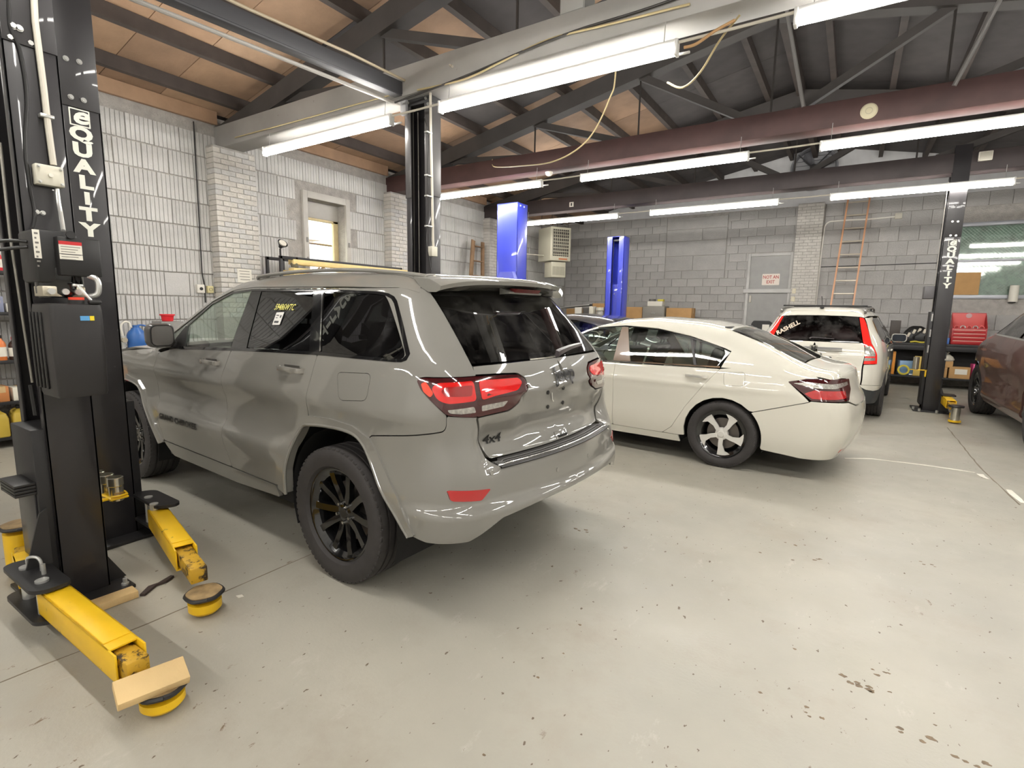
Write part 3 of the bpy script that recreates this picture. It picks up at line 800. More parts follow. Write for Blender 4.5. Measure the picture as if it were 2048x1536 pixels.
        if center: P[np.abs(P[:, 1]) < .02, 1] = np.where(np.abs(P[np.abs(P[:, 1]) < .02, 1]) < .008, 0, P[np.abs(P[:, 1]) < .02, 1])
        e1 = np.cross(P[tri[:, 1]]-P[tri[:, 0]], P[tri[:, 2]]-P[tri[:, 0]]); fl = (e1*Nn[tri[:, 0]]).sum(1) < 0
        tri[fl] = tri[fl][:, ::-1]
        vv = [P]; nn = [Nn]; ff = [tuple(t) for t in tri]; base = len(P)
        if depth:
            for li, lp in enumerate(loops):
                A = np.array(lp); Din = s.hit(ch, np.array(inset(lp, .004 if li == 0 else -.004))/sc_, off); T = s.hit(ch, A/sc_, off); I = s.hit(ch, A/sc_, off-depth); n = len(A)
                if center: T[np.abs(T[:, 1]) < .008, 1] = 0; I[np.abs(I[:, 1]) < .008, 1] = 0
                tg = np.roll(T, -1, 0)-np.roll(T, 1, 0); g = s.N(T); ln = np.cross(tg, g); ln /= np.maximum(1e-9, np.linalg.norm(ln, axis=1))[:, None]
                sgn = 1 if (parea(lp) > 0) else -1
                fl_ = (ln*(Din-T)).sum(1) > 0; ln[fl_] *= -1
                vv += [T, I]; nn += [ln, ln]
                for i in range(n):
                    j = (i+1) % n
                    if center and abs(T[i, 1]) < 1e-6 and abs(T[j, 1]) < 1e-6: continue
                    q_ = np.cross(T[j]-T[i], I[i]-T[i])@ln[i]
                    ff.append((base+i, base+j, base+n+j, base+n+i) if q_ > 0 else (base+i, base+n+i, base+n+j, base+j))
                base += 2*n
        vv = np.concatenate(vv); nn = np.concatenate(nn)
        def make(vv, nn, ff):
            me = bpy.data.meshes.new(name); me.from_pydata([tuple(v) for v in vv], [], ff)
            me.polygons.foreach_set('use_smooth', [True]*len(me.polygons)); me.update()
            me.normals_split_custom_set_from_vertices([tuple(n) for n in nn]); me.materials.append(mt); return me
        par = parent or s.root; out = []
        if mirror == 'both' or mirror == 'none':
            if mirror == 'both':
                m = np.array([1, -1, 1]); nv = len(vv); ff = ff+[tuple(i+nv for i in f[::-1]) for f in ff]; vv = np.concatenate([vv, vv*m]); nn = np.concatenate([nn, nn*m])
            out.append(link(name, make(vv, nn, ff), par))
        else:
            out.append(link(name, make(vv, nn, ff), par))
            m = np.array([1, -1, 1]); out.append(link(name, make(vv*m, nn*m, [f[::-1] for f in ff]), par))
        if label: 
            for o in out: o['label'] = label
        return out
    def decal(s, name, ch, me, M, mt, parent, off=.003, flip=False):
        """lay a flat mesh (text) on the skin; M maps text xy to chart coordinates"""
        bm = bmesh.new(); bm.from_mesh(me); bmesh.ops.triangulate(bm, faces=bm.faces[:])
        for _ in range(3):
            lg = [e for e in bm.edges if e.calc_length() > .022]
            if lg: bmesh.ops.subdivide_edges(bm, edges=lg, cuts=1); bmesh.ops.triangulate(bm, faces=bm.faces[:])
        bm.to_mesh(me); bm.free()
        Q = np.array([tuple((M @ v.co.to_3d())[:2]) for v in me.vertices]); P = s.hit(ch, Q, off)
        fs = [tuple(p.vertices) for p in me.polygons]
        m2 = bpy.data.meshes.new(name); m2.from_pydata([tuple(p) for p in P], [], fs); m2.materials.append(mt); m2.update()
        bpy.data.meshes.remove(me); return link(name, m2, parent)
    def strip(s, name, ch, pts, wd, mt, off=.004, parent=None, mirror='copy'):
        A = np.array(pts, float); t = np.gradient(A, axis=0); t /= np.linalg.norm(t, axis=1)[:, None]; n = np.stack([-t[:, 1], t[:, 0]], 1)
        poly = [tuple(p) for p in A+n*wd/2]+[tuple(p) for p in (A-n*wd/2)[::-1]]
        return s.panel(name, ch, poly, mt, off=off, gap=0, depth=.006, r=0, parent=parent, mirror=mirror, res=.06)
TIRE = mat('tire_rubber', (52, 49, 48), .75, var=.12, vscale=20)
RIMBLK = mat('rim_gloss_black', (16, 16, 17), .12, coat=.6)
RIMSIL = mat('rim_machined', (226, 224, 218), .35, .35)
DISC = mat('brake_disc_steel', (120, 114, 108), .4, .8)
CHROME = mat('chrome', (225, 225, 222), .08, 1)
BLKPL = mat('black_plastic', (28, 27, 27), .45)
BLKGL = mat('black_gloss_trim', (14, 14, 15), .1, coat=.5)
UNDER = mat('underbody_black', (18, 17, 17), .8)
SEATM = mat('seat_black_cloth', (34, 33, 33), .8)
def tire_mesh(R, rim, w):
    h = w/2; pr = [(rim-.012, h*.62), (rim, h*.80), (rim+.012, h*.93), (rim+(R-rim)*.45, h*1.0), (R-.03, h*.985), (R-.010, h*.90), (R-.003, h*.82)]
    for c in (.52, .18, -.18, -.52): pr += [(R, h*(c+.055)), (R-.008, h*(c+.045)), (R-.008, h*(c-.045)), (R, h*(c-.055))]
    pr += [(R-.003, -h*.82), (R-.010, -h*.90), (R-.03, -h*.985), (rim+(R-rim)*.45, -h), (rim+.012, -h*.93), (rim, -h*.8), (rim-.012, -h*.62)]
    mb = MB().lathe(pr, n=72, close=True)
    # shoulder blocks of the tread
    for k in range(64):
        a = 2*PI*k/64
        for sg in (1, -1): mb.box((math.cos(a)*(R-.012), math.sin(a)*(R-.012), sg*h*.82), (.016, .026, h*.20), a, .003)
    return mb.mesh('tire')
WH = {}
def wheel(root, x, y, R, rim, wd, style, zc=None):
    zc = zc or R; sgn = 1 if y > 0 else -1
    key = (style, R)
    if key not in WH:
        h = wd/2; d = {}
        bar = MB().lathe([(rim-.012, h*.78), (rim-.002, h*.80), (rim-.004, h*.70), (rim-.03, h*.6), (rim-.045, -h*.1), (rim-.035, -h*.8), (rim-.07, -h*.8), (rim-.07, -h*.1), (rim-.045, h*.58), (rim-.022, h*.72)], n=48, close=True)
        d['rim'] = bar
        sp = MB(); fz = h*.62
        if style == 'suv':
            for k in range(5):
                for q in (-1, 1):
                    a = 2*PI*k/5+PI/2; c, s_ = math.cos(a), math.sin(a)
                    def pt(r, off, hh): return (r*c-off*q*s_, r*s_+off*q*c, hh)
                    rings = []
                    for r, off, wd_, hh in ((.045, .020, .026, fz-.022), (.11, .034, .026, fz-.016), (.18, .056, .026, fz-.002), (rim-.02, .084, .032, fz+.008)):
                        rings.append([pt(r, off-wd_, hh-.03), pt(r, off-wd_*.75, hh), pt(r, off+wd_*.75, hh), pt(r, off+wd_, hh-.03)])
                    sp.loft(rings)
            sp.lathe([(.0, fz-.012), (.03, fz-.012), (.034, fz-.018), (.072, fz-.024), (.078, fz-.05), (.06, fz-.09), (0, fz-.09)], n=32)
        elif style == 'sedan':
            for k in range(5):
                a = 2*PI*k/5+.35
                def pl(r, t): return (r*math.cos(a+t), r*math.sin(a+t))
                poly = [pl(.045, -.45), pl(.10, -.26), pl(.15, -.17), pl(rim-.018, -.16), pl(rim-.012, .05), pl(rim-.014, .30), pl(rim-.022, .46), pl(.175, .22), pl(.11, .14), pl(.05, .42)]
                sp.prism(poly, .018, Matrix.Translation((0, 0, fz-.012)))
            sp.lathe([(0, fz+.01), (.028, fz+.01), (.032, fz+.004), (.06, fz-.002), (.066, fz-.03), (0, fz-.03)], n=24)
        else:
            for k in range(7):
                a = 2*PI*k/7; M_ = Matrix.Rotation(a, 4, 'Z')
                sp.add(*chambox((rim-.06, .05, .03), .006), M_ @ Matrix.Translation((rim/2+.01, 0, fz-.015)))
            sp.lathe([(0, fz), (.06, fz-.01), (.07, fz-.05), (0, fz-.05)], n=24)
        d['spokes'] = sp
        lug = MB(); 
        lug.cyl((0, 0, fz-.045), (0, 0, fz-.004), .0105, .008, n=8)
        d['lug'] = lug
        br = MB().lathe([(.05, -.012), (rim*.64, -.012), (rim*.64, .006), (.05, .006)], n=40)
        d['disc'] = br
        d['back'] = MB().lathe([(.02, -.05), (rim-.03, -.05), (rim-.03, -.055), (.02, -.055)], n=40)
        nm = {'rim': ('wheel_rim', RIMBLK), 'spokes': ('spokes', RIMSIL if style == 'sedan' else RIMBLK), 'lug': ('lug_nut', CHROME), 'disc': ('brake_disc', DISC), 'back': ('backing_plate', UNDER)}
        WH[key] = {}
        for k_, mb in d.items():
            me = mb.mesh(nm[k_][0]); me.materials.append(nm[k_][1]); WH[key][k_] = me
        me = tire_mesh(R, rim, wd); me.materials.append(TIRE); WH[key]['tire'] = me
    M_ = Matrix.Translation((x, y-sgn*wd/2, zc)) @ Matrix.Rotation(-sgn*PI/2, 4, 'X')
    wpart = link('wheel', WH[key]['rim'], root); wpart.matrix_local = M_
    for k_, nm_ in (('tire', 'tire'), ('spokes', 'spokes'), ('disc', 'brake_disc'), ('back', 'backing_plate')):
        link(nm_, WH[key][k_], wpart)
    for k in range(5):
        a = 2*PI*k/5+.3; o = link('lug_nut', WH[key]['lug'], wpart); o.location = (.056*math.cos(a), .056*math.sin(a), 0)
    return wpart
def seat(root, x, y, z, mt, sc_=1, name='seat'):
    mb = MB(); rings = []
    # cushion
    mb.box((x+.25, y, z+.06), (.50, .48, .14), None, .05)
    R_ = Matrix.Rotation(-.30, 3, 'Y')
    mb.box((x-.06, y, z+.40), (.13, .46, .60), R_, .05)
    o = mb.build(name, mt, root)
    hr = MB().box((x-.17, y, z+.82), (.10, .27, .19), R_, .04).cyl((x-.145, y-.05, z+.66), (x-.165, y-.05, z+.78), .008).cyl((x-.145, y+.05, z+.66), (x-.165, y+.05, z+.78), .008)
    hr.build('headrest', mt, o)
    return o
def steering(root, x, y, z, tilt=.45):
    M_ = Matrix.Translation((x, y, z)) @ Matrix.Rotation(-PI/2+tilt, 4, 'Y')
    mb = MB()
    ring = [(M_ @ V(.185*math.cos(a), .185*math.sin(a), 0)) for a in [2*PI*k/32 for k in range(33)]]
    mb.tube(ring, .016, 8, False)
    mb.box(M_ @ V(0, 0, -.01), (.16, .13, .04), M_.to_3x3(), .015)
    for a in (0, PI, -PI/2): mb.bar(M_ @ V(.05*math.cos(a), .05*math.sin(a), -.01), M_ @ V(.18*math.cos(a), .18*math.sin(a), 0), .03, .015)
    return mb.build('steering_wheel', BLKPL, root)
# ---------------------------------------------------------------- grey SUV (nearest car)
def paint(name, rgb, rough=.45, var=.0, metal=0.0, coat=1.0): return mat(name, rgb, rough, metal, coat=coat, var=var, vscale=2, spec=.15)
REDL = mat('lamp_red', (206, 24, 22), .1, coat=1, emit=.05)
REDD = mat('lamp_dark_red', (62, 8, 12), .08, coat=1)
CLEARL = mat('lamp_clear', (176, 173, 166), .18, metal=.5, coat=1, var=.35, vscale=60)
REFL = mat('reflector_red', (176, 26, 28), .15, coat=1)
ORANGEL = mat('lamp_orange_red', (226, 60, 26), .1, coat=1)
def jeep():
    root = thing('suv_car', 'grey SUV with black wheels parked nearest the camera', 'car', (-2.257, 2.724, 0), PI-.053)
    PA = paint('paint_grey', (127, 125, 119))
    def ledge(x, z):
        on_ = sstep(.30, .62, x)*(1-sstep(2.15, 2.45, x))
        return .014*sstep(.60, .565, z)*(1-sstep(-.62, -.5, x))+on_*(.030*(sstep(.48, .69, z)*(1-sstep(.70, .77, z))) - .014*np.exp(-((z-.88)/.09)**2))
    def rearf(y, z):
        c = 1-sstep(.60, .72, np.abs(y))
        step = .075*sstep(.755, .79, z)*(1-sstep(.86, 1.02, z))*c
        plate = .032*(1-sstep(.26, .46, np.abs(y)))*sstep(.80, .97, z)*(1-sstep(1.086, 1.106, z))
        ridge = -.008*np.exp(-((z-1.115)/.022)**2)*c
        lip = -.024*sstep(.60, .565, z)
        return step+plate+ridge+lip
    S = dict(
        wz=([.25, .34, .42, .50, .58, .66, .80, .93, 1.02, 1.06, 1.12, 1.20, 1.26, 1.32, 1.62, 1.70, 1.78], [.90, .925, .944, .950, .950, .945, .928, .932, .946, .938, .922, .900, .880, .855, .715, .670, .62], .011),
        wx=([-1, -.6, -.3, 0, 2.9, 3.3, 3.8], [-.055, -.02, -.004, 0, 0, -.02, -.10], .1),
        wg=([-.9, -.3, .2, 1.2, 2.0], [-.06, -.02, 0, 0, -.01], .1),
        t=([-1.2, -.62, -.3, .1, .65, 1.16, 1.48, 1.68, 1.87, 2.28, 2.42, 2.5, 3.0, 3.5, 3.72, 3.9], [1.66, 1.712, 1.735, 1.752, 1.768, 1.752, 1.722, 1.660, 1.572, 1.325, 1.225, 1.20, 1.19, 1.13, 1.03, .9], .05),
        xr=([.25, .34, .45, .60, .72, .78, .88, 1.0, 1.1, 1.2, 1.26, 1.6, 1.7, 1.8], [-.86, -.93, -.975, -.985, -.970, -.955, -.91, -.895, -.892, -.872, -.835, -.535, -.45, -.36], .02),
        xf=([.2, .4, .6, .9, 1.05, 1.2], [3.72, 3.82, 3.84, 3.82, 3.78, 3.65], .05),
        belt=1.25, cr=.20, cf=.22, ct=.045, kt=.10, kr=.19, kf=.3, sidef=ledge, rearf=rearf)
    c = Car(S, root)
    ao = [(.537, .43), (.519, .627), (.441, .803), (.336, .885), (.221, .924), (.019, .937), (-.172, .924), (-.297, .877), (-.367, .798), (-.446, .702), (-.529, .596), (-.636, .45)]
    ai = [(.472, .41), (.450, .56), (.395, .70), (.290, .847), (.189, .876), (-.007, .891), (-.168, .883), (-.246, .843), (-.307, .766), (-.401, .629), (-.49, .535), (-.592, .43)]
    FX = 2.915
    am = [((a_[0]+b_[0])/2, (a_[1]+b_[1])/2) for a_, b_ in zip(ao, ai)]
    fo = [(FX-.70, .44), (FX-.58, .57), (FX-.43, .70), (FX-.34, .83), (FX-.24, .90), (FX, .925), (FX+.2, .90), (FX+.34, .82), (FX+.46, .64), (FX+.52, .44)]
    fi = [(FX-.62, .42), (FX-.50, .57), (FX-.37, .70), (FX-.29, .80), (FX-.21, .855), (FX, .88), (FX+.17, .855), (FX+.29, .78), (FX+.40, .63), (FX+.45, .42)]
    fm = [((a_[0]+b_[0])/2, (a_[1]+b_[1])/2) for a_, b_ in zip(fo, fi)]
    fdF = [(2.262, 1.150), (2.306, 1.012), (2.296, .854), (2.250, .66), (2.20, .462)]
    gapR = [(1.152, 1.238), (1.205, 1.06), (1.197, .90), (1.188, .75), (1.168, .60), (1.12, .452)]
    rdR = [(.197, 1.266), (.209, 1.134), (.222, 1.041), (.221, .924)]
    fd = c.panel('front_door', 'side', [(2.03, 1.196)]+fdF+gapR[::-1], PA, r=.02)
    rd = c.panel('rear_door', 'side', gapR+[(.57, .445), (.51, .46)]+[(p[0], p[1]) for p in am[1:4]]+[(.225, .895)]+rdR[::-1][1:], PA, r=.02)
    lampS = [(-.622, 1.206), (-.612, 1.192), (-.640, 1.155), (-.785, 1.036)]
    lampTop = c.w3(-.803, .662, 1.212); lampBot = c.w3(-.842, .69, 1.012)
    fuel = [(-.012, 1.188, .035), (-.072, 1.045, .035), (-.285, 1.066, .035), (-.283, 1.203, .035)]
    qp = [(.219, .895)]+rdR[::-1][1:]+[(-.42, 1.274, .03), (-.512, 1.298, .05), (-.255, 1.592, .08), (-.10, 1.621), (.385, 1.632), (.385, 1.640), (-.25, 1.640), c.w3(-.40, .69, 1.640), c.R(.60, 1.640), c.R(.606, 1.60), c.R(.637, 1.40), c.R(.656, 1.262), lampTop, (-.66, 1.212)]+lampS+[(-.783, .962, .05), (-.31, .892), (-.275, .86)]+[(p[0], p[1]) for p in am[6:4:-1]]+[(.1, .905)]
    c.panel('quarter_panel', 'wrap', qp, PA, holes=[fuel], r=.012, gap=.0009, depth=.005)
    c.panel('fuel_door', 'side', fuel, PA, r=.035, mirror='none')
    c.panel('wheel_arch_molding', 'side', ao+ai[::-1], PA, off=.012, gap=0, depth=.06, r=.01, res=.04)
    c.panel('wheel_arch_molding', 'side', fo+fi[::-1], PA, off=.012, gap=0, depth=.06, r=.01, res=.04)
    for arc_ in (ai, fi):
        for sy in (1, -1):
            pts = [V(x_, sy*(float(c.W(np.array([x_]), np.array([z_]))[0])+.006), z_) for x_, z_ in arc_]
            MB().tube(spline(pts, 4), .011, 8).build('arch_lip', PA, root)
    c.panel('front_fender', 'side', [fdF[0]]+[(2.44, 1.176), (3.0, 1.126), (3.42, 1.06), (3.58, .90), (3.62, .60), (3.40, .44)]+fm[::-1][1:]+fdF[::-1][:-1], PA, r=.015)
    c.panel('sill', 'side', [(2.22, .455), (1.12, .445), (.585, .438), (.57, .36), (1.12, .335), (2.10, .345)], PA, off=-.004, r=.02)
    # bumper
    nb = 5
    bump = [(-.31, .888), (-.275, .856)]+[(p[0], p[1]) for p in am[8:]]+[(-.70, .425), c.R(.80, .43), c.R(.70, .475), c.R(.62, .512), c.R(.40, .532), c.R(.2, .54), c.R(0, .542), c.R(0, .65), c.R(0, .755), c.R(.3, .755), c.R(.595, .755), c.R(.655, .90), c.R(.685, 1.004), lampBot, (-.785, 1.032), (-.783, .958, .05)]
    c.panel('rear_bumper', 'wrap', bump, PA, r=.012, mirror='both', center=True, res=.045, gap=.0012)
    lamp_o = [lampTop]+[(-.66, 1.21)]+lampS+[c.w3(-.83, .80, 1.022), lampBot]
    c.panel('tail_lamp', 'wrap', lamp_o, REDD, off=.004, r=.012, gap=.002, res=.03)
    lamp_i = [c.R(.668, 1.212), c.R(.50, 1.208), c.R(.392, 1.202), c.R(.348, 1.175), c.R(.338, 1.136), c.R(.40, 1.06), c.R(.48, 1.026), c.R(.685, 1.012)]
    c.panel('tail_lamp', 'wrap', lamp_i, REDD, off=.004, r=.02, gap=.002, res=.03)
    # red rings and clear strips inside the lamps
    red_o = [c.w3(-.80, .69, 1.192), (-.735, 1.188), (-.70, 1.165), (-.735, 1.11), (-.79, 1.09), c.w3(-.82, .69, 1.095)]
    c.panel('lamp_lens_red', 'wrap', red_o, REDL, off=.0065, r=.025, gap=0, depth=.003, res=.03)
    c.panel('lamp_lens_red', 'wrap', [c.R(.655, 1.192), c.R(.40, 1.185), c.R(.375, 1.16), c.R(.42, 1.125), c.R(.58, 1.11), c.R(.655, 1.095)], REDL, off=.0065, r=.02, gap=0, depth=.003, res=.03)
    c.panel('lamp_core', 'wrap', [c.w3(-.80, .70, 1.172), (-.775, 1.168), (-.752, 1.15), (-.78, 1.125), c.w3(-.82, .72, 1.12)], mat('lamp_core_red', (150, 18, 18), .1, coat=1), off=.0085, r=.015, gap=0, depth=.003, res=.03)
    c.panel('lamp_lens_orange', 'wrap', [(-.668, 1.192), (-.64, 1.182), (-.66, 1.145), (-.70, 1.12), (-.715, 1.14), (-.69, 1.17)], ORANGEL, off=.0065, r=.01, gap=0, depth=.003, res=.03)
    c.panel('lamp_lens_clear', 'wrap', [c.w3(-.815, .705, 1.068), (-.788, 1.062), (-.80, 1.046), c.w3(-.83, .80, 1.038), c.w3(-.838, .70, 1.038)], CLEARL, off=.0065, r=.01, gap=0, depth=.003, res=.02)
    c.panel('lamp_lens_clear', 'wrap', [c.R(.655, 1.068), c.R(.49, 1.076), c.R(.52, 1.05), c.R(.655, 1.040)], CLEARL, off=.0065, r=.008, gap=0, depth=.003, res=.02)
    # tailgate
    tg = [c.R(0, .785), c.R(.3, .785), c.R(.585, .785), c.R(.645, .90), c.R(.675, 1.008), c.R(.48, 1.020), c.R(.395, 1.055), c.R(.332, 1.133), c.R(.342, 1.178), c.R(.39, 1.208), c.R(.50, 1.214), c.R(.665, 1.218), c.R(.652, 1.256), c.R(.3, 1.262), c.R(0, 1.263), c.R(0, 1.1), c.R(0, .95)]
    c.panel('tailgate', 'wrap', tg, PA, r=.012, mirror='both', center=True, res=.04, gap=.0012)
    GT = glass('glass_tinted_dark', (.035, .034, .038), 1, .015, dirt=.10)
    GS = glass('glass_tinted_side', (.05, .05, .055), 1, .01)
    GC = glass('glass_clear_green', (.70, .78, .72), 1, .01)
    rg = [c.R(0, 1.268), c.R(.3, 1.268), c.R(.650, 1.266), c.R(.632, 1.40), c.R(.600, 1.60), c.R(.592, 1.638), c.R(.3, 1.645), c.R(0, 1.648), c.R(0, 1.45)]
    c.panel('rear_window', 'wrap', rg, GT, r=.015, mirror='both', center=True, off=-.004, gap=.002, depth=.006)
    # bumper step pad with ribs
    PAD = mat('step_pad_grey', (74, 72, 70), .5); PADL = mat('step_pad_edge', (190, 188, 184), .25, .8)
    ys = np.linspace(-.60, .60, 33)
    def padline(z, dx): 
        x = c.XR(ys, np.full(33, .74))
        return [V(x[i]+dx*(1 if abs(ys[i]) < .55 else .6), ys[i], z) for i in range(33)]
    A, B = padline(.758, .002), padline(.776, .098)
    mb = MB(); mb.loft([A, B, [p-V(0, 0, .02) for p in B], [p-V(0, 0, .02) for p in A]], closed=False)
    o = mb.build('bumper_step_pad', PAD, root)
    for f_ in (.25, .45, .65):
        P_ = [a.lerp(b, f_)+V(0, 0, .003) for a, b in zip(A, B)]; MB().tube(P_, .005, 6).build('pad_rib', PADL if f_ < .3 else PAD, o)
    MB().tube([p+V(-.003, 0, 0) for p in A], .006, 6).build('pad_edge', BLKPL, o)
    # glass of the doors
    c.panel('front_door_glass', 'side', [(1.185, 1.250), (1.84, 1.229), (1.925, 1.36), (1.69, 1.532), (1.45, 1.612), (1.21, 1.632)], GC, off=-.006, r=.02, gap=0, depth=.004)
    c.panel('rear_door_glass', 'side', [(.972, 1.262), (1.07, 1.634), (.462, 1.63), (.277, 1.283)], GS, off=-.006, r=.02, gap=0, depth=.004)
    c.panel('quarter_glass', 'side', [(.185, 1.280), (.374, 1.632), (-.10, 1.626), (-.268, 1.598, .06), (-.522, 1.298, .04), (-.43, 1.268, .02)], GS, off=-.005, r=.02, gap=0, depth=.004)
    c.panel('door_pillar_trim', 'side', [(1.17, 1.246), (1.20, 1.640), (1.07, 1.640), (.972, 1.256)], BLKGL, off=-.002, gap=.001, r=.004)
    c.panel('door_pillar_trim', 'side', [(.29, 1.28), (.475, 1.638), (.364, 1.638), (.175, 1.28)], BLKGL, off=-.002, gap=.001, r=.004)
    c.panel('mirror_sail', 'side', [(1.83, 1.205), (2.10, 1.195), (1.955, 1.372), (1.918, 1.37), (1.835, 1.24)], BLKPL, off=-.001, gap=.001, r=.006)
    c.panel('belt_molding', 'side', [(1.92, 1.200), (1.0, 1.241), (.2, 1.266), (-.44, 1.270), (-.43, 1.284), (.2, 1.284), (1.0, 1.258), (1.92, 1.219)], BLKGL, off=.003, gap=0, r=.004, depth=.01)
    c.panel('window_surround', 'side', [(-.43, 1.284), (-.47, 1.287), (-.484, 1.306), (-.265, 1.558), (-.235, 1.581), (-.19, 1.597), (-.10, 1.608), (.374, 1.624), (1.20, 1.631), (1.45, 1.611), (1.69, 1.531), (1.925, 1.365), (1.94, 1.378), (1.70, 1.546), (1.455, 1.626), (1.2, 1.644), (.374, 1.637), (-.10, 1.622), (-.20, 1.611), (-.25, 1.594), (-.28, 1.572), (-.505, 1.314), (-.50, 1.283), (-.47, 1.272), (-.43, 1.270)], BLKGL, off=.001, gap=0, r=.004, depth=.008)
    c.strip('chrome_strip', 'side', [(.372, 1.625), (.275, 1.45), (.185, 1.288)], .010, CHROME, .001)
    c.strip('roof_edge_molding', 'side', [(1.45, 1.632), (1.2, 1.650), (.38, 1.645)], .006, PA, .002)  # thin raised strip in body paint above the side windows
    # roof, rails, windscreen, bonnet
    low = [(2.30, 1.195), (1.97, 1.388), (1.71, 1.550), (1.46, 1.632), (1.2, 1.649), (.4, 1.643), (-.1, 1.634), (-.38, 1.630)]
    def ph(x, z): return math.atan2(z-1.0, float(c.W(np.array([x]), np.array([z]))[0])-.012)
    lowp = [(x, ph(x, z)) for x, z in low]; d2 = math.radians
    upp = [(-.34, d2(49)), (-.1, d2(50.2)), (.4, d2(51.5)), (1.2, d2(51)), (1.44, d2(50)), (1.71, d2(43.5)), (1.97, d2(32)), (2.34, d2(16.5))]
    c.panel('roof_side', ('roll', 1.0), lowp+upp, PA, r=.004, gap=.002, depth=.012)
    c.panel('roof_panel', ('roll', 1.0), upp[:5]+[(1.44, PI/2), (.5, PI/2), (-.34, PI/2)], PA, r=.004, gap=.0016, mirror='both', center=True)
    c.panel('windscreen', ('roll', 1.0), [(p[0], p[1]+.015) for p in upp[4:]]+[(2.40, d2(40)), (2.41, PI/2), (1.46, PI/2)], GC, r=.01, gap=.002, mirror='both', center=True, off=-.004, depth=.005)
    c.panel('bonnet', ('roll', .7), [(2.43, math.radians(29)), (3.0, math.radians(28)), (3.45, math.radians(24)), (3.70, math.radians(40)), (3.72, PI/2), (2.43, PI/2)], PA, r=.02, mirror='both', center=True)
    c.panel('front_bumper', 'front', [(0, .35), (.5, .35), (.80, .38), (.84, .62), (.80, .85), (.62, 1.0), (0, 1.02)], PA, r=.02, mirror='both', center=True)
    # roof rail strips
    for sy in (1, -1):
        pts = [(x, y_) for x, y_ in [(1.30, .575), (.8, .592), (.2, .590), (-.30, .575)]]
        H = c.hit('top', np.array(pts))
        MB().tube(spline([V(*H[0])+V(.04, 0, .0)]+[V(h[0], h[1], h[2]+.018) for h in H]+[V(*H[-1])+V(-.05, 0, 0)], 4), .012, 8).build('roof_rail', BLKGL if False else PA, root) if sy > 0 else MB().tube(spline([V(H[0][0]+.04, -H[0][1], H[0][2])]+[V(h[0], -h[1], h[2]+.018) for h in H]+[V(H[-1][0]-.05, -H[-1][1], H[-1][2])], 4), .012, 8).build('roof_rail', PA, root)
    # spoiler over the rear window
    yy = np.linspace(-.615, .615, 29); rings = []
    for y in yy:
        e = abs(y)/.615; zr = 1.728-.05*y*y*1.0-.012*e**4
        xt = -.655+.40*y*y; xa = -.30
        ztip = 1.692-.035*y*y-.03*e**6
        xg = float(c.XR(np.array([y]), np.array([1.632]))[0])
        rings.append([V(xa, y, zr+.004), V((xa+xt)/2-.02, y, (zr+ztip)/2+.014), V(xt+.02, y, ztip+.012), V(xt, y, ztip), V(xt+.012, y, ztip-.022), V((xt+xg)/2, y, ztip-.030), V(xg+.02, y, 1.640-.02*e*e), V(xa-.05, y, zr-.05)])
    sp = MB().loft(rings).build('rear_spoiler', PA, root)
    MB().loft([[V(float(c.XR(np.array([y]), np.array([1.632]))[0])-.10+dx, y, z) for dx, z in ((-.012, 1.632), (-.03, 1.652), (.02, 1.655), (.04, 1.632))] for y in np.linspace(-.125, .125, 7)]).build('brake_light', mat('brake_light_dull', (96, 34, 34), .25), sp)
    hs = MB()
    for y in (0,): hs.loft([[V(float(c.XR(np.array([y2]), np.array([1.632]))[0])-.09+dx, y2, z) for dx, z in ((-.012, 1.624), (-.02, 1.634), (.05, 1.66), (.05, 1.62))] for y2 in np.linspace(-.17, .17, 7)])
    hs.build('brake_light_housing', PA, sp)
    # mirrors
    for sy in (1, -1):
        mb = MB(); rings = []
        for x_, k_ in ((1.965, .90), (1.98, 1.0), (2.03, 1.0), (2.08, .86), (2.115, .55)):
            rings.append([V(x_, sy*(.99+p[0]*k_), 1.300+p[1]*k_) for p in rrect(-.088, .088, -.088, .090, .045)])
        m_ = mb.loft(rings).build('wing_mirror', mat('mirror_housing_grey', (74, 72, 70), .3, coat=.5), root)
        MB().loft([[V(1.9655, sy*(.99+p[0]*.88), 1.300+p[1]*.88) for p in rrect(-.088, .088, -.088, .090, .045)], [V(1.960, sy*(.99+p[0]*.84), 1.300+p[1]*.84) for p in rrect(-.088, .088, -.088, .090, .045)]]).build('mirror_bezel', BLKPL, m_)
        MB().loft([[V(1.9605, sy*(.99+p[0]*.8), 1.300+p[1]*.8) for p in rrect(-.088, .088, -.088, .090, .045)], [V(1.958, sy*(.99+p[0]*.8), 1.300+p[1]*.8) for p in rrect(-.088, .088, -.088, .090, .045)]]).build('mirror_glass', mat('mirror_glass', (150, 146, 142), .25, .9), m_)
        MB().bar((2.03, sy*.96, 1.235), (2.03, sy*.85, 1.22), .09, .05, .012).build('mirror_arm', BLKPL, m_)
    # handles
    HND = mat('handle_grey_chrome', (150, 147, 140), .15, coat=1, metal=.3)
